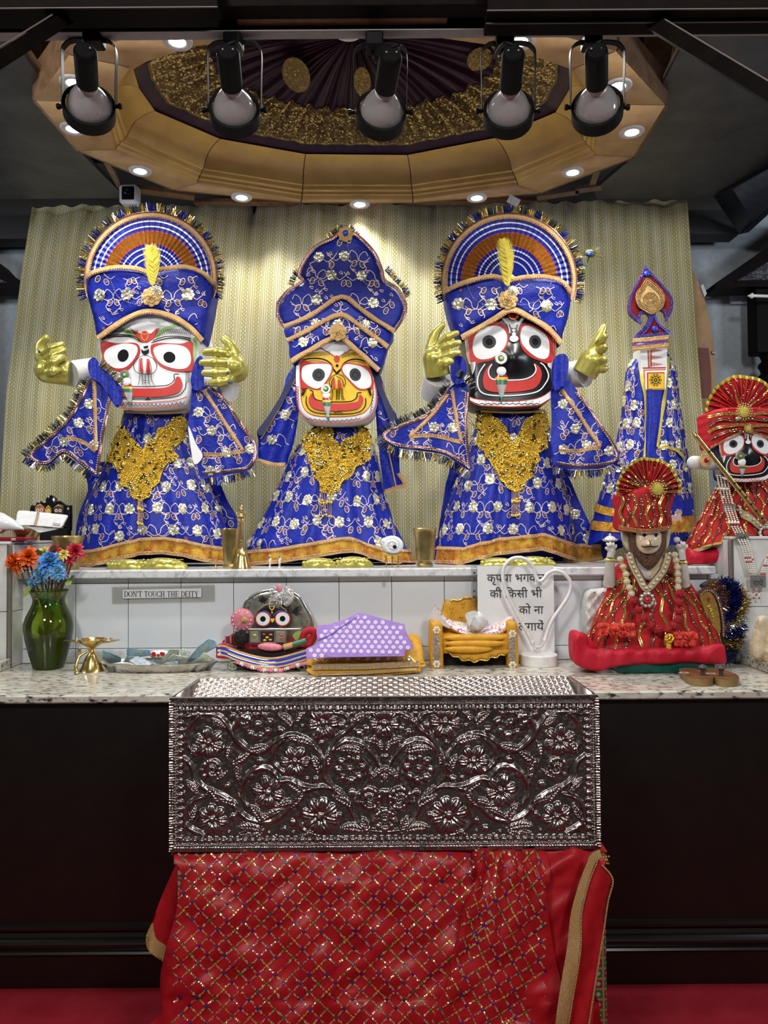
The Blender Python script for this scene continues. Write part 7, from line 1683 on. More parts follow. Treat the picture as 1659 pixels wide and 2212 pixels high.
def foot_cover(cx,cy,rx,ry,lab,rot,seed):
    d=3.10;p0=U(cx,cy,d)*A([1,1,0])+A([0,0,SH]);t=thing('lotus_foot_cover',lab,'foot cover',p0,'gilded lotus foot covers');k=d/F;mb=MB()
    nu,nv=48,9;uu,vv=np.meshgrid(np.linspace(0,2*pi,nu,endpoint=False),np.linspace(0,1,nv),indexing='ij')
    lob=1+.07*np.abs(np.sin(uu*4.5));r=np.sin(vv*pi/2);h=np.cos(vv*pi/2)*(1+.10*np.cos(uu*9)*vv)
    X=rx*k*lob*r*np.cos(uu)*(1+.12*np.cos(uu));Y=rx*.34*k*lob*r*np.sin(uu);Z=ry*2.3*k*h+.001
    P=np.stack([p0[0]+X*cos(rot),p0[1]+.005+Y,p0[2]+Z+X*sin(rot)*.0],-1).reshape(-1,3)
    mb.add(P,gridf(nu,nv,True,False)).build('shell',M['gilt'],t,sharp=None)
    a=np.linspace(pi*1.08,pi*1.92,6);pe=np.stack([p0[0]+rx*.80*k*np.cos(a),p0[1]+rx*.28*k*np.sin(a),p0[2]+ry*1.25*k+0*a],1);b_=MB();[b_.add(*ball(q,(rx*.13*k,.008,ry*.42*k),12,8)) for q in pe];tag(b_.build('petal_bumps',M['gilt'],t),kind='stuff')
    a=np.linspace(pi*1.05,pi*1.95,5);pe=np.stack([p0[0]+rx*.66*k*np.cos(a),p0[1]+rx*.24*k*np.sin(a)-.006,p0[2]+ry*2.0*k+0*a],1);tag(MB().add(*beads(pe,.0042)).build('silver_studs',M['silverb'],t),kind='stuff')
    a=np.linspace(0,pi,40);pe=np.stack([p0[0]+rx*.95*k*np.cos(a),p0[1]+rx*.26*k*np.sin(a),p0[2]+ry*1.9*k+0*a],1);tag(MB().add(*beads(pe,.0022)).build('bead_edge',M['gilt'],t),kind='stuff')
for i,(cx,cy,rx,ry,who,side) in enumerate(((270,1211,44,9,'white-faced','left'),(346,1209,52,10,'white-faced','right'),(687,1211,38,9,'yellow-faced','left'),(761,1209,40,10,'yellow-faced','right'),(1073,1208,40,8,'black-faced blue','left'),(1150,1206,46,9,'black-faced blue','right'))):
    foot_cover(cx,cy,rx,ry,'gilded lotus-petal foot cover, %s one of the pair at the %s figure' % (side,who),0,i)
# conch on a brass stand
d=3.09;p0=U(846,1217,d)*A([1,1,0])+A([0,0,SH]);cst=thing('conch_stand','little three-legged brass stand under the white conch','stand',p0)
zt_=float(U(846,1199,d)[2]);MB().add(*lathe([(.012,0),(.032,.001),(.033,.004),(.014,.003)],(p0[0],p0[1],zt_-.004),22)).build('ring_top',M['brass'],cst)
for x in (834,847,860):q=U(x,1202,d);MB().add(*tube([(q[0],d-(.012 if x == 847 else -.006),zt_-.002),(q[0],d-(.014 if x == 847 else -.008),SH)],.0026,8)).build('leg',M['brass'],cst)
cn=thing('conch','white polished conch with a round hole resting on the little brass stand','conch',U(846,1196,d));M['conch']=mat('white_conch',(.80,.80,.80),.18,col2=(.70,.74,.78),nsc=18)
c0=U(848,1178,d);mb=MB();k=d/F
v,f=ball(c0,(24*k,.036,19.5*k),30,18);th=np.arctan2((v-c0)[:,2],(v-c0)[:,0]);rr_=np.hypot((v-c0)[:,0],(v-c0)[:,2])/(22*k);v[:,1] -= .010*np.maximum(0,1-rr_) ;v[:,1]+= .003*np.sin(rr_*9+th);mb.add(v,f)
sp=[(c0+A([(rr0 := (21-i*.36)*k)*cos(a),-.026-.0005*i,rr0*sin(a)*.8])) for i,a in enumerate(np.linspace(2.6,2.6-4*pi,44))];mb.add(*tube(sp,np.linspace(.011,.004,44),10));mb.add(*ball(U(829,1170,d),(.022,.018,.013),14,10,axis=(-1,0,.5)))
mb.build('whorl',M['conch'],cn,sharp=None);MB().add(*lathe([(.0005,.002),(.0065,.002),(.008,-.002)],c0+A([.008,-.049,-.006]),14,(0,-1,0))).build('hole',M['black'],cn)
for x,lab in ((583,'small silver holder standing by the bell below the blue hem'),(604,'small silver holder standing one step right of its twin')):
    t,d,p0=turned('silver_holder','stem',lab,'holder',x,[(.1,1220),(4.5,1221),(5,1218),(2.2,1215),(2.6,1206),(4,1202),(2.2,1199),(2.8,1194),(.1,1192)],SH,1220,M['silverb'],16,'small silver holders',d=3.06)
t,d,p0=turned('brass_cone','cone','tiny brass cone beside the bell on the marble edge','cone',466,[(.1,1222),(4,1223),(2.4,1219),(1,1212),(.1,1211)],SH,1222,M['brass'],14,d=3.05)
# things on the left plinth
pq=thing('idol_plaque','black scalloped plaque with tiny painted idols behind the folded white cloth','plaque',U(118,1158,3.42)*A([1,1,0])+A([0,0,BL]));kl=K(0,1060,.199)
ol=kl([(325,430),(325,195),(340,158),(380,155),(400,125),(440,110),(492,122),(500,80),(550,46),(600,78),(606,122),(650,110),(692,140),(722,162),(765,158),(765,430)]);zpl=float(U(118,1145,3.42)[2])-BL
MB().add(*slab(ol,const(3.42),.02,8,.006,6)).build('backboard',mat('black_lacquer',(.006,.006,.008),.15),pq);lo=U(88,1146,3.42);hi=U(152,1146,3.42);MB().add(*box(lo[0]+.005,hi[0]-.005,3.395,3.445,BL,float(lo[2])+.01,.003)).build('plinth',M['black'],pq)
for x,y,m in ((430,205,'white'),(520,222,'yellow'),(632,210,'white')):
    c=kl([(x,y)])[0];r=9.5 if m == 'white' else 6;D_=const(3.41);hd_=MB().add(*slab(cr(A([(-r,-5),(0,-12),(r,-5),(r,5),(r*.7,10),(-r*.7,10),(-r,5)])+c,4),D_,.012,4,.004,4)).build('idol_head',M['orange' if x == 430 else m if m == 'yellow' else 'fur'],pq,sharp=1.2);pz=Paint(hd_,relief(D_),lambda p:A(p))
    for s in (-1,1):e_=pz.oval('eye','white',(c[0]+s*r*.45,c[1]+1),r*.36,r*.36);pz.oval('pupil','black',(c[0]+s*r*.45,c[1]+1),r*.16,r*.16,0,e_)
    MB().add(*slab(A([(-r*1.05,-5),(0,-13),(r*1.05,-5),(0,-9)])+c,const(3.405),.008,6)).build('crown_edge',M['lace'],hd_)
    MB().add(*slab(cr(A([(-r*.8,11),(r*.8,11),(r,40),(-r,40)])+c,3),const(3.412),.014,8,.004,5)).build('idol_body',M['gold'],pq)
bw,db,p0=turned('brass_bowl','bowl','shallow brass bowl under the folded white cloth on the left plinth','bowl',57,[(.1,1163),(16,1164),(20,1160),(27,1150),(31,1141),(33,1138),(31,1138),(26,1149),(18,1158),(.1,1159)],BL,1162,M['agedbrass'],d=3.10)
wc2=thing('folded_towel','folded white towel with a tan stripe lying over the brass bowl','towel',U(90,1130,db-.02));M['cotton']=mat('white_towel',(.72,.72,.73),.85,bump=(300,.0012))
Dw=lambda a,b:db-.065+(1135-A(b))*.0018+.0025*np.sin(A(a)*.12)
tw=cr(kl([(200,218),(330,222),(480,238),(620,254),(718,264),(716,300),(690,350),(660,398),(560,392),(420,380),(280,372),(165,372),(180,300)]),2);wo=MB().add(*slab(tw,Dw,.012,7,.004,4)).build('towel',M['cotton'],wc2,sharp=1.2);sw=relief(Dw)
MB().add(*stroke(sw,kl([(418,230),(405,300),(382,376)]),6,.002)).build('tan_stripe',mat('tan_weave',(.36,.28,.19),.8),wo);MB().add(*stroke(sw,kl([(575,360),(655,370)]),5,.002)).build('woven_tab',mat('grey_weave',(.42,.40,.37),.8),wo)
MB().add(*slab(cr(kl([(262,385),(420,384),(540,395),(640,408),(560,432),(430,452),(380,430),(320,405)]),3),lambda a,b:db-.05+(1140-A(b))*.001+.003*np.sin(A(a)*.2),.006,7)).build('lower_fold',M['cotton'],wc2)
cl_=thing('large_conch','big white conch with a pointed spout on a red stand at the left edge','conch',U(10,1160,2.98));mb=MB();c0=U(-14,1130,2.99);k=2.99/F;mb.add(*ball(c0,(34*k,.055,26*k),26,16));mb.add(*tube([c0+A([.03,-.01,.006]),U(26,1134,2.97),U(51,1143,2.96)],[.036,.022,.004],16))
mb.build('shell',M['conch'],cl_,sharp=None);MB().add(*ball(c0+A([.01,-.03,-.03]),(22*k,.03,8*k),18,10)).build('pink_underside',mat('pink_shell',(.62,.34,.34),.3),cl_)
rs=thing('red_stand','dark red lacquered stand with white lettering under the big conch','stand',U(10,1168,2.97));zr=BL+.001
q0,q1=U(-40,1165,2.965),U(61,1165,2.965);MB().add(*box(q0[0],q1[0],2.945,3.05,BL,BL+.017,.006)).build('bar',mat('red_lacquer',(.22,.006,.02),.25),rs);text('lettering','280',(float(U(30,1165,2.95)[0]),2.9445,BL+.004),.0135,M['pearl'],rs)
# ---------------------------------------------------------------- things on the granite worktop
# vase
yv=1443;p0=UZ(104.5,yv,CT);d=p0[1];vz=thing('glass_vase','green glass vase half filled with dark water on the granite by the left plinth','vase',p0);k=d/F
def glassm(name,col,amt,rough=.0):
    m=bpy.data.materials.new(name);m.use_nodes=True;nt=m.node_tree;nt.nodes.clear();o=nt.nodes.new('ShaderNodeOutputMaterial');tr_=nt.nodes.new('ShaderNodeBsdfTransparent');gl_=nt.nodes.new('ShaderNodeBsdfGlossy');df=nt.nodes.new('ShaderNodeBsdfTranslucent');mx=nt.nodes.new('ShaderNodeMixShader');m2=nt.nodes.new('ShaderNodeMixShader');fr=nt.nodes.new('ShaderNodeFresnel');fr.inputs[0].default_value=1.5
    tn=nt.nodes.new('ShaderNodeTexNoise');tn.inputs['Scale'].default_value=18;mr=nt.nodes.new('ShaderNodeMapRange');mr.inputs[3].default_value=amt*.8;mr.inputs[4].default_value=amt*1.2;nt.links.new(tn.outputs[0],mr.inputs[0])
    tr_.inputs[0].default_value=(*col,1);gl_.inputs['Roughness'].default_value=.03;df.inputs[0].default_value=(*col,1);nt.links.new(mr.outputs[0],m2.inputs[0]);nt.links.new(tr_.outputs[0],m2.inputs[1]);nt.links.new(df.outputs[0],m2.inputs[2]);nt.links.new(fr.outputs[0],mx.inputs[0]);nt.links.new(m2.outputs[0],mx.inputs[1]);nt.links.new(gl_.outputs[0],mx.inputs[2]);nt.links.new(mx.outputs[0],o.inputs[0]);return m
M['gglass']=glassm('green_glass',(.76,.90,.26),.40);M['water']=glassm('murky_green_water',(.62,.68,.20),.45)
prv=[(0.3,1447),(31,1448),(33,1440),(40,1415),(47,1385),(50.5,1362),(50,1350),(46,1336),(38,1320),(33,1308),(32,1300),(35,1290),(39,1283),(40.5,1279),(38.5,1279),(37.5,1282)]
pz_=[(r*k,float(U(104.5,y,d)[2])-CT) for r,y in prv];h0=min(h for r,h in pz_);pz_=[(r,h-h0) for r,h in pz_];MB().add(*lathe(pz_,p0,40)).build('glass',M['gglass'],vz,sharp=None)
ins=[(r*.985,h) for (r,h),(_,y) in zip(pz_,prv)][::-1];wpr=[(.0005,float(U(104.5,1440,d)[2])-CT-h0)];wpr+= [((np.interp(y,[1362,1384,1413,1438],[47.6,44.6,37.6,29.6]))*k,float(U(104.5,y,d)[2])-CT-h0) for y in (1438,1413,1395,1377)];wpr+= [(.0005,float(U(104.5,1377,d)[2])-CT-h0)]
MB().add(*lathe(wpr,p0,32)).build('water',M['water'],vz,sharp=.6)
# flowers
FM={'orange':mat('orange_petal',(.78,.13,.008),.55,col2=(.62,.09,.006),nsc=120),'blue':mat('blue_petal',(.03,.16,.62),.5,col2=(.10,.34,.66),nsc=90,lo=.4,hi=.6),'lightblue':mat('light_blue_petal',(.16,.42,.68),.5,col2=(.05,.25,.6),nsc=90),'yellow':mat('yellow_petal',(.78,.58,.07),.5,col2=(.68,.62,.25),nsc=90),'red':mat('red_petal',(.46,.012,.035),.5,col2=(.60,.03,.06),nsc=90),'pink':mat('pink_petal',(.45,.10,.16),.5),'purple':mat('purple_petal',(.04,.02,.12),.5),'palegreen':mat('pale_green_petal',(.36,.48,.12),.5)}
M['stemg']=mat('dark_flower_stem',(.05,.06,.02),.6,col2=(.10,.045,.03),nsc=30)
def bloom(x,y,r,col,dirv,lab,seed,droop=.3,n=46,dz=0.0,stem_x=None,core=None):
    g=np.random.default_rng(seed);dd=d-.03+dz;c=U(x,y,dd);ax=A(dirv)/np.linalg.norm(dirv);e1=np.cross(ax,[.1,.9,.3]);e1 /= np.linalg.norm(e1);e2=np.cross(ax,e1);R=r*k
    t=thing('flower',lab,'flower',c,'cut flowers in the green vase');mb=MB()
    for i in range(n):
        ring=i/n;a=i*2.39996;el=.15+1.25*(1-ring)+g.normal(0,.10);L=R*(.55+.5*ring)*g.uniform(.85,1.12);w=R*.12
        o=(e1*cos(a)+e2*sin(a));s=np.linspace(0,1,5);pts=[c+o*(L*q*cos(el))+ax*(L*q*sin(el)-droop*R*q*q*ring*ring*1.3)+A([0,0,-droop*.25*R*q*q*ring]) for q in s];tn=np.cross(o,ax)
        v=[];
        for q,p in zip(s,pts):ww=w*(.35+.9*sin(pi*min(.92,q*.85+.1)));v+= [p-tn*ww,p+ax*ww*.35*-1,p+tn*ww]
        mb.add(v,gridf(5,3))
    tag(mb.build('petals',FM[col],t),kind='stuff')
    if core:MB().add(*ball(c+ax*R*.2,R*.22,10,8)).build('centre',FM[core],t)
    bx_=stem_x if stem_x else 104+(x-104)*.22;b=U(bx_,1310,d);b2=U(104+(bx_-104)*.4,1425,d);MB().add(*tube(cr([c-ax*.006,(c*.6+b*.4)+A([0,0,-.02]),b,b2],6,False),.0034,7)).build('stem',M['stemg'],t)
    return t
FL=[(34,1212,31,'orange',(-.5,-.8,.25),'orange chrysanthemum drooping furthest left over the vase',1,.6,0,92),(62,1203,29,'orange',(.15,-.8,.5),'second orange chrysanthemum facing forward beside the drooping one',2,.3,.005,95),(107,1212,30,'blue',(.1,-.7,.65),'deep blue chrysanthemum standing highest in the middle of the bunch',3,.4,-.02,102),
      (88,1236,23,'lightblue',(-.4,-.85,.0),'light blue chrysanthemum low on the left of the bunch',4,.7,-.03,100),(124,1233,22,'lightblue',(.4,-.85,.3),'light blue half-closed chrysanthemum below the yellow flower',5,.6,-.03,110),(68,1256,15,'lightblue',(-.4,-.7,-.3),'small light blue flower hanging lowest on the left',6,.8,-.03,98),
      (96,1192,16,'yellow',(0,-.7,.6),'yellow chrysanthemum at the back of the bunch',7,.2,.03,102),(138,1196,18,'yellow',(.2,-.7,.5),'yellow chrysanthemum with drooping outer petals between red flowers',8,.9,-.01,114),(118,1187,17,'red',(.1,-.7,.6),'dark red chrysanthemum behind the deep blue one',9,.2,.035,108),(162,1189,23,'red',(.5,-.7,.4),'dark red chrysanthemum furthest right in the bunch',10,.4,.02,118),
      (135,1240,12,'pink',(.3,-.9,.1),'pink bud below the yellow flower',11,.6,-.01,116),(82,1197,13,'purple',(0,-.6,.7),'dark purple flower behind the orange ones',12,.2,.03,98),(55,1225,12,'purple',(-.3,-.9,0),'dark purple bud under the orange flowers',13,.7,-.005,96),(150,1207,15,'red',(.3,-.8,.1),'wilted red flower under the bright red one',14,1.0,.0,117)]
for x,y,r,c,dv,lab,sd,dr_,dz,sx in FL:bloom(x,y,r,c,dv,lab,sd,dr_,60 if r > 20 else 34,dz,sx,'palegreen' if c in ('blue','lightblue') else None)
def leafy(parent_pts,m,lab,name='leaf_spray'):
    t=thing(name,lab,'leaf',U(*parent_pts[0][:2],d));
    for (x,y,x2,y2,w) in parent_pts:
        a,b=A([x,y]),A([x2,y2]);n=A([-(b-a)[1],(b-a)[0]]);n=n/np.linalg.norm(n);q=[a,a+(b-a)*.3+n*w,a+(b-a)*.55+n*w*.8,a+(b-a)*.7+n*w*1.1,b,a+(b-a)*.7-n*w*1.1,a+(b-a)*.55-n*w*.8,a+(b-a)*.3-n*w]
        MB().add(*slab(cr(q,3),lambda p,r_:d-.045+.0015*np.abs(A(p)-x)+0*A(r_),.0015,5)).build('leaf',m,t)
leafy([(105,1285,117,1322,7),(98,1272,94,1305,5)],mat('bluish_leaf',(.07,.22,.32),.5),'blue-tinted leaves hanging over the front rim of the vase');leafy([(66,1262,50,1290,5),(140,1262,155,1256,5),(64,1266,60,1285,4)],FM['palegreen'],'pale green leaves just above the vase rim');leafy([(122,1180,108,1188,5),(92,1196,76,1190,5),(150,1254,160,1242,3)],mat('dark_green_leaf',(.03,.10,.02),.5),'small dark green leaves at the back of the bunch')
lw=leafy([(104,1400,132,1345,6),(98,1400,84,1352,5),(106,1380,112,1330,4)],M['stemg'],'dark leaves seen through the green glass of the vase')
# five-wick lamp
lamp=thing('brass_oil_lamp','brass five-wick oil lamp with a serpent handle beside the vase','lamp',UZ(199,1450,CT));dl=float(UZ(199,1449,CT)[1]);kp=K(0,1050,.3014);kd=dl/F
pr=[(27,1452),(25.5,1450),(22,1444),(18,1434),(13,1421),(7,1413),(4,1410),(3.5,1406),(6,1404),(8,1402),(16,1397),(24,1391),(28.5,1384),(28,1383),(22,1390),(12,1394),(.2,1395)]
q_=[(r*kd,float(U(199,y,dl)[2])-CT) for r,y in pr];h0=min(h for r,h in q_);MB().add(*lathe([(r,h-h0) for r,h in q_],(U(199,1450,dl)[0],dl,CT),34)).build('bell_foot',M['brass'],lamp)
zr_=float(U(199,1384,dl)[2])
for i,(a,L) in enumerate(((pi,62),(0,62),(2.4,46),(.75,46),(1.55,40))):
    n=9;s=np.linspace(0,1,n);cx0=U(199,1385,dl)[0];v=[]
    for q in s:
        rr=(20+(L-20)*q)*kd;w=(11*sin(pi*min(1,.25+.75*(1-q))) ** .8+.4)*kd*(1 if q < 1 else .1);dep=.010*(1-q ** 2)
        for e in (-1,-.5,0,.5,1):v.append((cx0+rr*cos(a)-w*e*sin(a),dl+rr*sin(a)+w*e*cos(a),zr_-dep*(1-e*e)+.002*q))
    MB().add(v,gridf(n,5)).build('wick_dish',M['brass'],lamp)
    wx=(34)*kd;wk=A([cx0+wx*cos(a),dl+wx*sin(a),zr_-.006]);MB().add(*tube([wk,wk+A([.002,0,.012]),wk+A([.003,0,.020])],[.0045,.0025,.0008],8)).build('cotton_wick',M['pearl'],lamp)
hp=[(195,1404),(186,1408),(172,1418),(166,1432),(164,1446),(167,1458),(166,1466)];hp=cr(hp,5,False);hd_=MB().add(*tube(U(hp[:,0],hp[:,1],np.linspace(dl,dl-.06,len(hp))),np.interp(np.linspace(0,1,len(hp)),[0,.4,.7,.9,1],[.0045,.005,.0065,.0055,.004]),10));hd_.add(*ball(U(172,1408,dl-.02),(.0055,.005,.020),12,10));hd_.build('serpent_handle',M['brass'],lamp)
pf=U(166,1466,dl-.06);MB().add(*lathe([(.0005,.002),(.009,.0),(.010,-.003),(.004,-.006)][::-1],(pf[0],pf[1],CT+.006),16)).build('handle_foot',M['brass'],lamp)
# banknote tray
tc=UZ(344,1447,CT);dt_=tc[1];tray=thing('metal_tray','oval polished metal tray full of banknotes','tray',(tc[0],dt_,CT));kt=dt_/F;rx_=126*kt
M['steel']=mat('scratched_steel',(.56,.54,.48),.24,metal=.95,col2=(.44,.42,.37),nsc=30)
MB().add(*lathe([(.0005,.003),(rx_*.80,.003),(rx_*.86,.006),(rx_*.95,.026),(rx_*.985,.030),(rx_*1.0,.032),(rx_*1.0,.029),(rx_*.965,.024),(rx_*.87,.001),(rx_*.80,0),(.0005,0)],(tc[0],dt_,CT),56,sy=.36)).build('dish',M['steel'],tray,sharp=.7)
def m_note(name,c1,c2,c3):
    t=MT(name);p=t.pos();n=t.noise(70,4);w=(t.noise(22,3)*60).sin();c=t.mix(n.ramp(.45,.75)*.7,c1,c2);c=t.mix(w.gt(.8)*.3,c,c3);return t.set(Base_Color=c,Roughness=.55)
NM=[m_note('blue_banknote',(.46,.66,.78),(.20,.40,.58),(.05,.12,.25)),m_note('green_banknote',(.62,.66,.50),(.32,.42,.28),(.06,.12,.08)),m_note('teal_banknote',(.32,.52,.52),(.10,.26,.30),(.5,.55,.5)),m_note('lilac_banknote',(.56,.58,.68),(.32,.34,.48),(.12,.12,.24))]
def note(pts,m,dd,curl,lab,num=None,sd=0):
    p=kp(pts);c=p.mean(0);D_=lambda a,b:dt_+dd+curl[0]*(A(a)-c[0])*.001+curl[1]*(A(b)-c[1])*.001+curl[2]*.004*np.sin((A(a)-c[0])*.09+sd)
    t=thing('banknote',lab,'banknote',U(*c,dt_+dd),'banknotes in the tray');o=MB().add(*slab(p,D_,.0008,4)).build('note',NM[m],t,sharp=None);sf=relief(D_);c2=c
    MB().add(*decal(sf,cr(c2+(p-c2)*.30,4),.0008,6,.0006)).build('printed_oval',NM[(m+1) % 4],t)
    e=c2+(p-c2)*.86;MB().add(*stroke(sf,resample(np.vstack([e,e[:1]]),4),1.1,.0009)).build('printed_border',NM[(m+2) % 4],t)
    if num:text('numeral',num,U(c[0]-14,c[1]+4,float(D_(A(c[0]-14),A(c[1]+4)))-.0015),.014,M['grey'],t)
for a in (([(730,1172),(800,1195),(872,1228),(866,1262),(790,1270),(735,1240)],2,-.01,(0,2,1),'teal banknote standing at the left end of the tray'),([(905,1165),(990,1168),(1078,1172),(1080,1215),(1000,1225),(910,1215)],0,.03,(0,1,0),'light blue banknote at the back of the tray',None),
          ([(905,1215),(960,1222),(1010,1240),(960,1262),(890,1262)],2,.01,(0,1,1),'dark teal banknote under the light blue one'),([(920,1250),(985,1218),(1040,1240),(1090,1275),(1060,1292),(980,1290)],3,-.03,(0,-2,2),'folded grey-blue banknote in the middle of the tray'),
          ([(1060,1252),(1110,1265),(1150,1292),(1090,1292)],0,-.035,(0,0,1),'thin blue banknote fold at the tray front'),([(1140,1285),(1200,1262),(1270,1255),(1280,1288),(1200,1292)],3,-.04,(0,0,1),'lilac-grey banknote lying flat at the tray front'),([(1130,1270),(1200,1195),(1210,1168),(1292,1172),(1270,1230),(1200,1275)],1,0.0,(1,1,2),'green banknote bent upright in the tray centre'),
          ([(1150,1272),(1240,1205),(1350,1225),(1340,1275),(1260,1288)],1,-.02,(0,1,2),'olive banknote leaning over the others'),([(1285,1190),(1310,1160),(1370,1190),(1345,1240),(1300,1215)],1,-.01,(0,0,1),'cream and green banknote corner showing a numeral','5'),([(1345,1238),(1420,1150),(1500,1088),(1548,1105),(1560,1150),(1470,1200),(1370,1255)],0,.02,(-1,1,2),'bright blue banknote curled up at the right end of the tray'),
          ([(1335,1284),(1420,1230),(1465,1190),(1540,1240),(1480,1268),(1400,1286)],1,-.03,(0,1,1),'green one-unit banknote in front at the right end of the tray','1'),([(800,1275),(870,1268),(950,1275),(900,1292),(820,1292)],3,-.03,(0,0,1),'flat grey-lilac banknote at the front left of the tray')):note(*a[:5],*(a[5:6] if len(a) > 5 else ()),sd=a[2]*90)
sb=kp([(1080,1190),(1130,1182),(1190,1188),(1190,1225),(1140,1240),(1085,1230)]);so=MB().add(*slab(cr(sb,4),const(dt_+.025),.02,5,.01,6)).build('painted_charm',M['white'],None,sharp=1.2);tag(so,'small white and red painted charm among the banknotes','charm')
sf=relief(const(dt_+.032));Pc=Paint(so,relief(lambda a,b:dt_+.0255+0*A(a)),kp);Pc.fill('red_mark','red',[(1085,1195),(1110,1190),(1118,1215),(1095,1222)],lift=.001);Pc.fill('red_mark','red',[(1150,1190),(1180,1195),(1175,1218),(1150,1212)],lift=.001);Pc.fill('red_mark','red',[(1122,1206),(1146,1206),(1136,1226)],lift=.001)
# ---------------------------------------------------------------- little throne with its deity
kt_=K(440,1220,.3014);dth=float(UZ(590,1446,CT)[1]);Cst=lambda d_,s=0.0,y0=1400:(lambda a,b:d_+s*(y0-A(b))+0*A(a))
def part(parent,name,m,pts,D_,th=.01,sm=4,step=6,bul=0.0,bw=8,k_=None):
    p=(k_ or kt_)(pts);return MB().add(*slab(cr(p,sm) if sm else p,D_,th,step,bul,bw)).build(name,M[m],parent,sharp=1.0)
def cyl_(parent,name,m,a,b,r,r2=None):return MB().add(*tube([a,(A(a)+A(b))/2,b],[r,((r2 or r)+r)/2,r2 or r],14)).build(name,M[m],parent)
M['enamel']=mat('silver_enamel',(.50,.52,.42),.25,metal=.7,col2=(.36,.40,.30),nsc=30);M['velred']=mat('red_velvet',(.42,.012,.022),.9);M['pinkc']=mat('pink_satin',(.62,.16,.22),.4,col2=(.70,.28,.32),nsc=60);M['hair']=mat('black_hair',(.008,.007,.007),.8)
th_=thing('small_throne','little silver throne with red velvet seat and enamelled scalloped back on the worktop','throne',U(590,1446,dth)*A([1,1,0])+A([0,0,CT]))
Db=Cst(dth+.10);bk_=part(th_,'throne_back','enamel',[(285,560),(282,330),(300,255),(370,205),(450,180),(540,172),(620,188),(690,225),(735,300),(770,360),(790,430),(780,480),(770,560)],Db,.012,4,7,.006,6);sb2=relief(Db)
e=cr(kt_([(290,470),(286,330),(304,258),(372,208),(450,183),(540,175),(620,192),(686,228),(730,302),(766,362),(786,432),(776,470)]),4,False);MB().add(*tube(sb2(*e.T,.002),.0045,8)).build('silver_rim',M['silverb'],bk_)
for m,cs in (('dkgreen',((330,270),(350,240),(660,250),(320,300),(700,420))),('gemred',((690,310),(740,400),(700,350),(720,440)))):
    for x,y in cs:c=kt_([(x,y)])[0];MB().add(*ball(sb2([c[0]],[c[1]],.002)[0],(.009,.002,.005),10,6,axis=(.4,0,1))).build('enamel_leaf',M[m],bk_)
vine=MB();[vine.add(*stroke(sb2,resample(cr(kt_(q),5,False),3),2,.003)) for q in ([(310,330),(340,280),(380,300),(360,250),(420,220)],[(640,230),(700,300),(680,360),(740,420),(640,440)],[(620,300),(660,340),(700,300)])];tag(vine.build('raised_scrolls',M['silverb'],bk_),kind='stuff')
cu_=part(th_,'velvet_seat','velred',[(130,555),(200,570),(300,610),(440,640),(580,630),(720,600),(800,540),(800,470),(700,470),(560,560),(330,560),(215,500)],Cst(dth-.0,.0022,1410),.08,4,7,.02,10)
Dbd=Cst(dth-.035,.001,1420);bd_=part(th_,'seat_border','velred',[(95,580),(150,570),(260,625),(430,668),(560,660),(735,612),(740,690),(640,715),(560,742),(430,742),(330,715),(230,680),(100,670),(90,640)],Dbd,.02,3,6,.006,6);sbd=relief(Dbd)
for m,o_,w in (('lace',-26,4),('gemblue',-6,5),('lace',10,3.5),('gemblue',26,4),('lace',40,3.5)):MB().add(*stroke(sbd,resample(cr(kt_(A([(100,612),(150,612),(260,654),(430,696),(560,690),(735,640)])+A([0,o_])),5,False),4),w,.0035,ridge=.001)).build('border_stripe',M[m],bd_)
for q in ([(150,520),(205,508),(205,560),(150,560)],):o=part(th_,'seat_border','velred',q,Cst(dth+.03),.02,0);[MB().add(*B(485+6*i,487.5+6*i,1374,1390,dth+.027,.003)).build('border_stripe',M[('lace','gemblue','lace')[i]],o) for i in range(3)]
fringe(bd_,sbd,kt_([(735,692),(640,718),(560,745),(430,745),(330,718),(240,686)]),8,mats=('frg','frg','pearl') if M.setdefault('frg',M['pinkc']) else (),dens=.9)
for x in (205,700):
    q=kt_([(x+20,690),(x-15,705),(x-25,735),(x+5,752),(x+28,735),(x+10,715)]);MB().add(*tube(U(*cr(q,5,False).T,dth-.02),.006,8)).build('scroll_leg',M['enamel'],th_)
MB().add(*B(505,660,1404,1440,dth+.0,.09)).build('throne_base',M['hair'],th_)
for x in (497,655):MB().add(*B(x,x+8,1420,1449,dth-.02,.012,.002)).build('leg',M['enamel'],th_)
d7=thing('tiny_deity','tiny black deity head with big white eyes seated on the little throne','statue',U(588,1400,dth+.05));Dh7=relief_box(588,40,dth+.045,.035)
h7=MB().add(*slab(cr(kt_([(370,400),(385,335),(430,292),(490,278),(550,292),(600,340),(613,400),(605,455),(550,475),(430,475),(380,455)]),4),Dh7,.05,4,.012,8)).build('head',M['navy2'] if 'navy2' in M else M.setdefault('navy2',mat('blue_black_paint',(.010,.010,.022),.3)),d7,sharp=1.0);P7=Paint(h7,relief(Dh7),kt_,3.0)
for x,y in ((426,388),(564,386)):P7.oval('red_eye_ring','red',(x,y),56,56);e_=P7.oval('eye','white',(x,y),48,47);P7.oval('pupil','black',(x,y),20,20,0,e_)
P7.fill('yellow_drop','yellow',[(480,388),(494,384),(508,388),(500,408),(493,412),(486,406)],step=3);P7.lines('yellow_mark','yellow',[[(474,288),(476,310),(490,322),(504,310),(506,288)],[(490,328),(492,350)]],2.2);P7.lines('blue_brow','bluebrow' if M.setdefault('bluebrow',mat('blue_paint',(.08,.14,.45),.4)) else '',[[(395,345),(440,330),(475,350),(484,370)],[(500,370),(512,348),(545,328),(595,345)]],1.6)
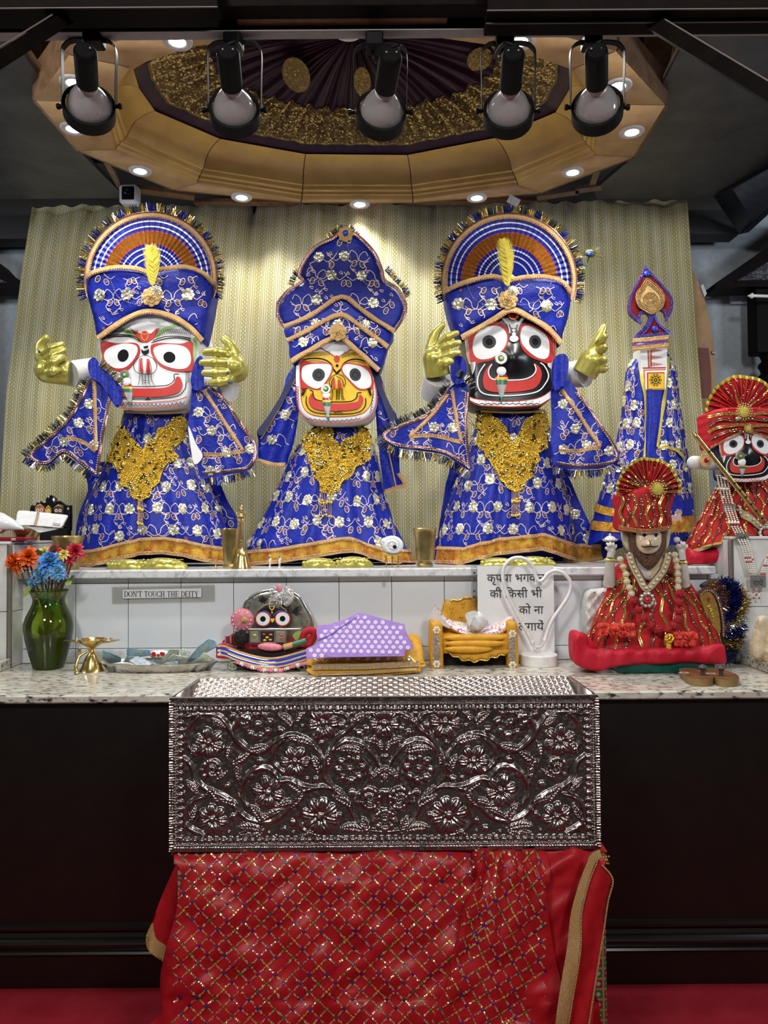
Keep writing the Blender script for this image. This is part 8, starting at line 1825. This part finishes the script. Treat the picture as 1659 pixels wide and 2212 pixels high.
mb=MB();beadrow(mb,relief(Dh7),cr(kt_([(395,325),(440,290),(490,278),(545,292),(590,330)]),5,False),3,.0026,.003);tag(mb.build('bead_edge',M['lace'],h7),kind='stuff')
cw=part(d7,'white_cap','cream',[(470,285),(480,230),(540,200),(600,170),(640,215),(630,270),(590,305),(540,280)],Cst(dth+.04),.03,4,5,.01,8);g=np.random.default_rng(2)
pts=kt_(np.stack([g.uniform(470,640,90),g.uniform(150,290,90)],1));pts=pts[np.abs(pts[:,0]-606+(pts[:,1]-1280)*.5) < 24];tag(MB().add(*beads(U(*pts.T,dth+.025),g.uniform(.003,.006,len(pts)))).build('crystal_beads',M['silverb'],cw),kind='stuff')
MB().add(*ball(U(603,1271,dth+.02),(.011,.006,.016),14,10)).build('pink_gem',M['pinkc'],cw)
mb=MB()
for cx,cy,n in ((425,235,40),(650,310,46),(600,300,16)):
    for i in range(n):a=g.uniform(-2.8,-.3) if cx < 500 else g.uniform(-1.2,.9);L=g.uniform(8,17);p=kt_([(cx+g.normal(0,12),cy+30+g.normal(0,8))])[0];e_=p+A([cos(a),sin(a)])*L;mb.add(*tube(U([p[0],(p[0]+e_[0])/2,e_[0]],[p[1],(p[1]+e_[1])/2-2,e_[1]],dth+.03),[.0012,.001,.0004],4))
tag(mb.build('hair_tufts',M['hair'],d7),kind='stuff')
ro=thing('pink_fan','round pink pleated fan with pearl drops beside the tiny deity','fan',U(523,1362,dth+.03));c=U(523,1339,dth+.035);R=25*dth/F
v=[];n=48
for i in range(n):a=2*pi*i/n;z=.004*(i % 2);v+= [c+A([0,-.006,0]),c+A([cos(a)*R*.55,-.008-z,sin(a)*R*.55]),c+A([cos(a)*R*(1+.04*(i % 4 > 1)),z,sin(a)*R])]
MB().add(v,gridf(n,3,True)).build('pleated_disc',M['pinkc'],ro,sharp=None);t=np.arange(14)*2*pi/14;tag(MB().add(*beads(c+np.stack([np.cos(t)*R*.8,-.012+0*t,np.sin(t)*R*.8],1),.0034)).build('pearls',M['pearl'],ro),kind='stuff');brooch(ro,c+A([.01,-.012,0]),.014)
MB().add(*beads([U(519,1366,dth+.02),U(519,1371,dth+.02),U(534,1366,dth+.02),U(534,1371,dth+.02)],.0042)).build('pearl_drops',M['pearl'],ro)['kind']='stuff'
bx_=thing('silver_casket','small open silver box with coloured trinkets in front of the tiny deity','box',U(582,1392,dth+.0));MB().add(*B(538,619,1361,1390,dth-.0,.03,.002)).build('casket',M['steel'],bx_);MB().add(*B(536,650,1358,1361.5,dth-.004,.035,.001)).build('lid',M['silverb'],bx_)
for x0,x1,m in ((541,558,'enamel'),(563,592,'hair'),(596,616,'enamel')):MB().add(*B(x0,x1,1364,1387,dth-.003,.004,.001)).build('panel',M[m],bx_)
for x,y,m in ((570,1370,'gemred'),(577,1377,'ygold'),(585,1371,'orange'),(572,1383,'ygold'),(584,1382,'lace'),(608,1372,'gemred'),(608,1380,'gemred'),(550,1372,'ygold')):MB().add(*ball(U(x,y,dth-.005),(.007,.003,.004),10,6)).build('trinket',M[m],bx_)
def pillow(name,lab,cat,m,a,b,r):o=MB().add(*ball((A(a)+A(b))/2,(r,r,float(np.linalg.norm(A(b)-A(a))/2)),18,12,axis=A(b)-A(a))).build(name,M[m]);return tag(o,lab,cat)
pillow('pink_cushion','shiny pink bolster lying under the silver box on the little throne','cushion','pinkc',U(556,1396,dth-.01),U(612,1399,dth-.01),.015)
for nm,lab,m,a,b,r in (('bamboo_flute','green and gold short tube on the red velvet seat','dkgreen',(613,1398),(661,1384),.011),):o=thing(nm,lab,'flute',U(640,1392,dth-.02));cyl_(o,'tube',m,U(632,1393,dth-.02),U(*b,dth-.02),r);cyl_(o,'gold_end','lace',U(*a,dth-.02),U(632,1393,dth-.02),r*1.02)
rb_=MB().add(*tube(U(*cr(kt_([(705,540),(720,490),(760,470),(790,480),(785,530),(745,580)]),5,False).T,dth+.01),.013,10)).build('red_cloth_roll',M['velred']);tag(rb_,'rolled red cloth with gold edge at the end of the little throne','cloth')
lf=part(None,'green_ribbon','palegr' if M.setdefault('palegr',FM['palegreen']) else '',[(640,500),(690,470),(700,495),(670,540),(650,530)],Cst(dth+.005),.004);tag(lf,'pale green ribbon end behind the silver box','ribbon')
fb=MB();c0=U(521,1378,dth+.01)
for i in range(500):v=g.normal(0,1,3);v /= np.linalg.norm(v);p=c0+v*A([.028,.015,.026]);w=np.cross(v,g.normal(0,1,3))*.0006;e_=p+v*.012;fb.add(A([p-w,p+w,e_]),np.array([[0,1,2]]))
fb.add(*ball(c0,(.028,.015,.026),14,10));tag(fb.build('black_fur',M['hair'],None,smooth=False),'black furry cushion under the pink fan','cushion')
# ---------------------------------------------------------------- folded cloths
dy=float(UZ(790,1461,CT)[1]);kq=kt_
M['mustard']=mat('mustard_cloth',(.66,.33,.015),.6,col2=(.56,.26,.01),nsc=40);M['purple']=mat('lavender_cloth',(.30,.17,.50),.8,col2=(.26,.145,.44),nsc=50,bump=(240,.0015))
yc=thing('folded_cloth','folded mustard cloth with a wide gold border on the worktop','cloth',(U(790,1455,dy)[0],dy,CT));Dy=lambda a,b:dy+.012+(1460-A(b))*.0015+.002*np.sin(A(a)*.05)
part(yc,'upper_fold','mustard',[(765,660),(1000,640),(1440,620),(1470,530),(1530,525),(1560,560),(1572,660),(1545,715),(1200,730),(780,730)],Dy,.10,3,8,.01,8);sy_=relief(Dy)
part(yc,'lower_fold','mustard',[(785,735),(1530,715),(1552,740),(1520,772),(1150,800),(830,812),(800,800)],lambda a,b:Dy(a,b)-.004,.10,3,8,.01,6)
b_=MB().add(*stroke(sy_,resample(kq([(778,745),(1150,742),(1545,722)]),6),13,.010,ridge=.001)).build('gold_border',M['lace'],yc);mb=MB();[beadrow(mb,sy_,kq([(780,745+o_),(1150,742+o_),(1542,722+o_)]),3.2,.0019,.012) for o_ in (-16,-5,6,17)];tag(mb.build('beads',M['silverb'],b_),kind='stuff')
MB().add(*stroke(sy_,resample(kq([(805,800),(1150,790),(1525,762)]),6),6,.012,ridge=.001)).build('gold_edge',M['lace'],yc)
mb=MB();[mb.add(*stroke(sy_,resample(cr(kq([(790+i*74,700),(812+i*74,675),(830+i*74,690),(850+i*74,712)]),5,False),3),2.2,.011)) for i in range(10)];tag(mb.build('gold_vine',M['goldsq'],yc),kind='stuff');xs_=kq([(820+i*72,684) for i in range(10)]);mb=MB();discs(mb,sy_,xs_[:,0],xs_[:,1],4.5,.013,7,.4,.3);tag(mb.build('sequins',M['petal'],yc,smooth=False),kind='stuff')
pp_=kq([(812,440),(900,430),(1010,395),(1110,344),(1180,360),(1300,395),(1440,430),(1446,475),(1480,540),(1504,590),(1490,612),(1442,612),(1442,655),(1200,658),(960,662),(736,676),(735,602),(800,575),(818,545),(808,490)])
Dp=lambda a,b:dy-.004+np.clip(1416-A(b),-10,200)*.0017+.004*np.sin((A(a)-700)*.045+A(b)*.03)+.006*np.exp(-((A(b)-1365+(A(a)-690)*.38)/4) ** 2)*(A(a) < 790)
pc_=thing('lavender_cloth','lavender cloth printed with white flowers lying over the mustard cloth','cloth',U(775,1400,dy));o=MB().add(*slab(pp_,Dp,.014,7,.004,5)).build('drape',M['purple'],pc_,sharp=1.0);spu=relief(Dp);fl=[]
for j in range(9):
    for i in range(16):
        x,y=664+i*15.5+(j % 2)*7.7,1331+j*10.6+i*.3
        if inpoly(pp_,[x],[y])[0] and dpoly(pp_,[x],[y])[0] > 5:
            for q in range(5):a=q*2*pi/5+i;c=A([x+2.9*cos(a),y+2.6*sin(a)]);t=np.linspace(0,2*pi,6);fl.append(np.stack([c[0]+1.6*np.cos(t),c[1]+1.6*np.sin(t)],1))
mb=MB();strokes(mb,spu,fl,.9,.0012);tag(mb.build('printed_flowers',M['white'],o,smooth=False),kind='stuff');MB().add(*stroke(spu,resample(cr(kq([(815,542),(900,510),(1000,440),(1100,378)]),5,False),4),2.2,.003,ridge=.003)).build('fold_ridge',M['purple'],o)
# ---------------------------------------------------------------- mustard settee
ks=K(880,1180,.2532);de=float(UZ(1030,1443,CT)[1]);st_=thing('toy_settee','small mustard velvet settee with jewelled arm fronts on the worktop','settee',(U(1028,1440,de)[0],de,CT));P_=lambda n,m,pts,D_,th=.02,sm=4,bul=.006,stp=6:part(st_,n,m,pts,D_,th,sm,stp,bul,8,ks)
Dk=Cst(de+.14);sbk=relief(Dk);bkp=[(318,760),(318,480),(370,470),(390,455),(440,462),(480,440),(530,440),(575,428),(620,440),(670,445),(720,462),(770,470),(800,500),(850,510),(890,550),(935,580),(950,640),(900,700),(880,760)]
o=P_('backrest','mustard',bkp,Dk,.03);MB().add(*tube(sbk(*cr(ks(bkp[2:17]),4,False).T,.002),.004,8)).build('gold_cord',M['goldsq'],o)
for x,y in ((375,545),(475,505),(572,485),(668,495),(762,520),(845,570),(690,610),(460,620)):
    for a in (-2.2,-1.0,1.57):c=ks([(x+18*cos(a),y+18*sin(a))])[0];MB().add(*ball(sbk([c[0]],[c[1]],.002)[0],(.006,.002,.004),8,6,axis=(cos(a),0,-sin(a)))).build('gold_leaf',M['goldsq'],o)
P_('seat','mustard',[(300,760),(870,750),(870,910),(300,915)],Cst(de+.01),.13,0)
for y0,y1,dd_,x0,x1 in ((752,800,-.002,312,840),(800,850,-.008,315,830),(848,895,-.012,320,725)):a,b=ks([(x0,(y0+y1)/2+8),(x1,(y0+y1)/2)]);MB().add(*ball((U(*a,de+dd_)+U(*b,de+dd_))/2,(.017,.015,float(b[0]-a[0])*de/F/2),16,20,axis=(1,0,0))).build('folded_roll',M['mustard'],st_)
sk=[(300,880),(330,900),(860,880),(830,930),(790,925),(760,950),(710,945),(680,975),(620,968),(575,990),(530,970),(470,975),(440,945),(390,940),(360,905),(320,910)];o=P_('scalloped_skirt','mustard',sk,Cst(de-.002),.006);MB().add(*tube(U(*cr(ks(sk[3:15]),4,False).T,de-.003),.003,8)).build('gold_cord',M['goldsq'],o)
for x0,x1,pf,fy in ((203,300,(215,272),(715,1005)),(862,940,(866,915),(745,1012))):
    top=[(x0,1038),(x0,700),(x0+12,660),(x0+50,645),(x1-5,665),(x1,720),(x1+8,1000),(x1-10,1038)];Da=Cst(de-.0);o=P_('arm','mustard',top,Da,.14);sa_=relief(Da)
    for i in range(7):x=pf[0]+(pf[1]-pf[0])*i/6;mb=MB();beadrow(mb,sa_,ks([(x,760),(x+6,985)]),2.6,.0021,.003);tag(mb.build('crystal_strip',M['silverb'],o),kind='stuff')
    for y in fy:c=ks([((pf[0]+pf[1])/2+6,y)])[0];q=sa_([c[0]],[c[1]],.004)[0];fo_=MB();[fo_.add(*ball(q+A([cos(a)*.009,0,sin(a)*.009]),(.006,.0025,.006),8,6)) for a in np.arange(6)*pi/3];f_=fo_.build('jewel_flower',M['pearl'],o);MB().add(*ball(q+A([0,-.003,0]),.0045,10,6)).build('centre',M['lace'],f_)
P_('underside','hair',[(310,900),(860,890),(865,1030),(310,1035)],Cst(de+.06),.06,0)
gm=thing('doll_garment','white and purple brocade garment curved like a boat on the mustard settee','garment',U(1020,1340,de+.03));Dg=lambda a,b:de+.02+.0018*(1375-A(b))+0*A(a);gp=[(235,505),(270,540),(320,600),(390,640),(480,655),(560,690),(680,690),(780,650),(860,600),(905,585),(900,640),(850,710),(780,755),(680,775),(560,772),(460,752),(380,710),(310,650),(255,580)]
M['brocw']=MT('white_purple_brocade');t=M['brocw'];c_=t.mix(t.noise(95,2).ramp(.56,.6),(.74,.70,.72),(.40,.08,.36));M['brocw']=t.set(Base_Color=t.mix(t.noise(120,2,.5,t.scale(t.pos(),(1.3,1,1))).ramp(.60,.63),c_,(.62,.45,.06)),Roughness=.4,Metallic=.15)
o=part(gm,'brocade_body','brocw',gp,Dg,.03,4,6,.012,10,ks);e=cr(ks([(240,508),(310,645),(380,708),(460,750),(560,770),(680,772),(780,752),(850,708),(900,640)]),5,False);MB().add(*tube(relief(Dg)(*e.T,.002),.003,6)).build('gold_piping',M['goldsq'],o)
part(gm,'white_lining','cream',[(195,590),(240,510),(262,545),(320,640),(380,705),(330,690),(250,650),(215,625)],Cst(de+.05),.008,4,6,0,8,ks)
c0=U(1029,1342,de+.02);v,f=ball(c0,(.040,.030,.037),26,18);q=(v-c0)/.037;v=c0+(v-c0)*(1+.10*np.sin(q[:,0]*7+3*q[:,2])*np.cos(q[:,2]*5)+.06*np.sin(q[:,0]*13-q[:,2]*9))[:,None];MB().add(v,f).build('white_puff',M['cotton'],gm,sharp=None);part(gm,'puff_flap','cotton',[(495,580),(570,550),(600,570),(560,620),(530,680),(510,640)],Cst(de-.014),.004,3,5,0,8,ks)
# ---------------------------------------------------------------- heart lamp and signs
dh_=2.925;pl_=U(1164,1424,dh_)*A([1,1,0])+A([0,0,CT]);hl=thing('heart_lamp','white heart-shaped tube lamp on a round white base, switched off','lamp',pl_);k=dh_/F;zb_=float(U(1164,1412,dh_)[2])-CT
MB().add(*lathe([(.0005,0),(39*k,0),(40*k,.002),(40*k,zb_-.003),(38.5*k,zb_),(.0005,zb_+.001)],pl_,44)).build('base',M['white_plastic'],hl,sharp=.5)
hp=cr(ks([(1068,826),(1020,730),(950,600),(880,470),(832,350),(814,250),(832,165),(890,108),(965,97),(1035,128),(1078,188),(1092,248),(1112,288),(1140,296),(1170,270),(1200,232),(1262,208),(1332,232),(1384,290),(1394,352),(1368,432),(1310,522),(1250,606),(1205,700),(1172,806)]),6,False)
MB().add(*tube(U(*hp.T,dh_-.005),.0072,10)).build('tube',M['white_plastic'],hl);ub=cr(ks([(1062,812),(1076,845),(1110,860),(1148,848),(1172,798)]),5,False);MB().add(*tube(U(*ub.T,dh_-.005),.0048,8)).build('clear_connector',M['cream'],hl)
for q in ((1066,822),(1174,800)):a=ks([q])[0];MB().add(*ball(U(*a,dh_-.005),(.0085,.0085,.012),12,8)).build('collar',M['white_plastic'],hl)
cyl_(hl,'stem','white_plastic',U(1163,1414,dh_),U(1161,1396,dh_),.006);MB().add(*tube(U(*ks([(1075,845),(1095,880),(1120,900)]).T,dh_-.008),.0025,6)).build('wire',M['white_plastic'],hl)
sg_=thing('hindi_sign','white paper sign with bold Hindi lettering in a clear sleeve hung from the marble shelf','sign',U(1110,1320,2.966));M['paper']=mat('white_paper',(.74,.745,.75),.7,col2=(.70,.71,.72),nsc=12);ds=2.968;MB().add(*B(1032,1197,1222,1430,ds,.0012)).build('sheet',M['paper'],sg_)
M['sleeve']=glassm('clear_sleeve',(.93,.94,.94),.08);so_=MB().add(*B(1018,1032,1222,1432,ds,.0008)).build('sleeve_strip',M['sleeve'],sg_)
for y in (1237,1249,1277,1289):MB().add(*lathe([(.0004,.001),(.004,.001),(.0046,0)],U(1024.5,y,ds),14,(0,-1,0))).build('punched_hole',M['grey'],so_)
M['ink']=mat('black_ink',(.022,.022,.026),.6)
def fit(s_,x0,x1,yb,h,bold=.012):
    c=U(x0,yb,ds-.0012);o=text('lettering',s_,c,h*ds/F,M['ink'],sg_,bold*.4,'LEFT',.0003);v=np.zeros(len(o.data.vertices)*3);o.data.vertices.foreach_get('co',v);v=v.reshape(-1,3);X0=c[0]-ORG[sg_.name][0];a,b=v[:,0].min(),v[:,0].max();w=(x1-x0)*ds/F;v[:,0]=X0+(v[:,0]-a)*w/(b-a);o.data.vertices.foreach_set('co',v.ravel());o.data.update()
for s_,x0,x1,y in (('कृपया भगवान',1052,1177,1257),('की िकसी भी',1058,1171,1291),('को ना',1121,1174,1326),('लगायें',1120,1175,1362)):fit(s_,x0,x1,y,25)
# English strip in serif capitals
SG={'D':([(.10,.26,0,1),(0,.4,0,.06),(0,.4,.94,1)],[(.28,.5,.50,.47,-90,90,.17,.06)],.86),'O':([],[(.44,.5,.37,.45,0,360,.16,.07)],.9),'N':([(.10,.19,0,1),(.68,.77,0,1),(0,.3,0,.06),(.58,.88,.94,1),(0,.2,.94,1)],['n'],.9),"'":([(.06,.18,.68,1)],[],.28),'T':([(.30,.46,0,1),(0,.76,.92,1),(0,.07,.76,1),(.69,.76,.76,1),(.2,.56,0,.06)],[],.80),
      'U':([(.10,.25,.3,1),(.64,.72,.3,1),(0,.35,.94,1),(.54,.82,.94,1)],[(.41,.32,.27,.28,180,360,.08,.08)],.86),'C':([(.66,.72,.68,.98),(.66,.72,.02,.30)],[(.44,.5,.37,.45,45,315,.16,.08)],.80),'H':([(.10,.26,0,1),(.60,.76,0,1),(.26,.6,.46,.54),(0,.36,0,.06),(0,.36,.94,1),(.5,.86,0,.06),(.5,.86,.94,1)],[],.9),'E':([(.10,.26,0,1),(0,.68,0,.07),(0,.68,.93,1),(.26,.5,.46,.54),(.62,.68,0,.25),(.62,.68,.75,1),(.46,.51,.38,.62)],[],.74),'I':([(.10,.26,0,1),(0,.36,0,.06),(0,.36,.94,1)],[],.42),'Y':([(.32,.48,0,.48),(.22,.58,0,.06),(0,.3,.94,1),(.54,.84,.94,1)],['y'],.84)}
def serif(s_,x0,x1,y0,y1,d_,parent):
    mb=MB();W=sum(SG[c][2] if c != ' ' else .42 for c in s_);sx=(x1-x0)/W;h=y1-y0;u=0
    def q(p):p=A(p);P=U(x0+(u+p[:,0])*sx,y1-p[:,1]*h,d_);mb.add(P,[tuple(range(len(p)))])
    for c in s_:
        if c == ' ':u+= .42;continue
        bxs,arcs,w=SG[c]
        for a,b,e_,f_ in bxs:q([(a,e_),(b,e_),(b,f_),(a,f_)])
        for ar in arcs:
            if ar == 'n':q([(.1,1),(.28,1),(.77,0),(.66,0)])
            elif ar == 'y':q([(.08,1),(.26,1),(.48,.46),(.32,.46)]);q([(.66,1),(.74,1),(.48,.46),(.40,.46)])
            else:
                cx,cy,rx,ry,a0,a1,wx,wy=ar;t=np.radians(np.linspace(a0,a1,17))
                for i in range(16):q([(cx+(rx+wx/2*s)*cos(t[j]),cy+(ry+wy/2*s)*sin(t[j])) for j,s in ((i,-1),(i,1),(i+1,1),(i+1,-1))])
        u+= w
    return mb.build('lettering',M['ink'],parent,smooth=False)
es=thing('english_sign',"small printed paper strip reading DON'T TOUCH THE DEITY taped to the white tiles",'sign',U(350,1283,3.02));MB().add(*bar(U(242,1286,3.024),U(464,1281,3.024),.0006,.067)).build('clear_tape',glassm('clear_tape_strip',(.93,.93,.90),.08),es);MB().add(*slab(A([(265,1274),(435,1271),(435,1290),(265,1293)]),const(3.0225),.0008,60)).build('paper_strip',M['paper'],es);o=serif("DON'T TOUCH THE DEITY",268,429,1277,1289.5,3.0218,es)
tp2=MB().add(*slab(A([(825,1258),(833,1257),(833,1267),(827,1269)]),const(3.022),.0006,60)).build('tape_scrap',M['sleeve']);tag(tp2,'tiny scrap of old tape on a white tile above the lavender cloth','tape')
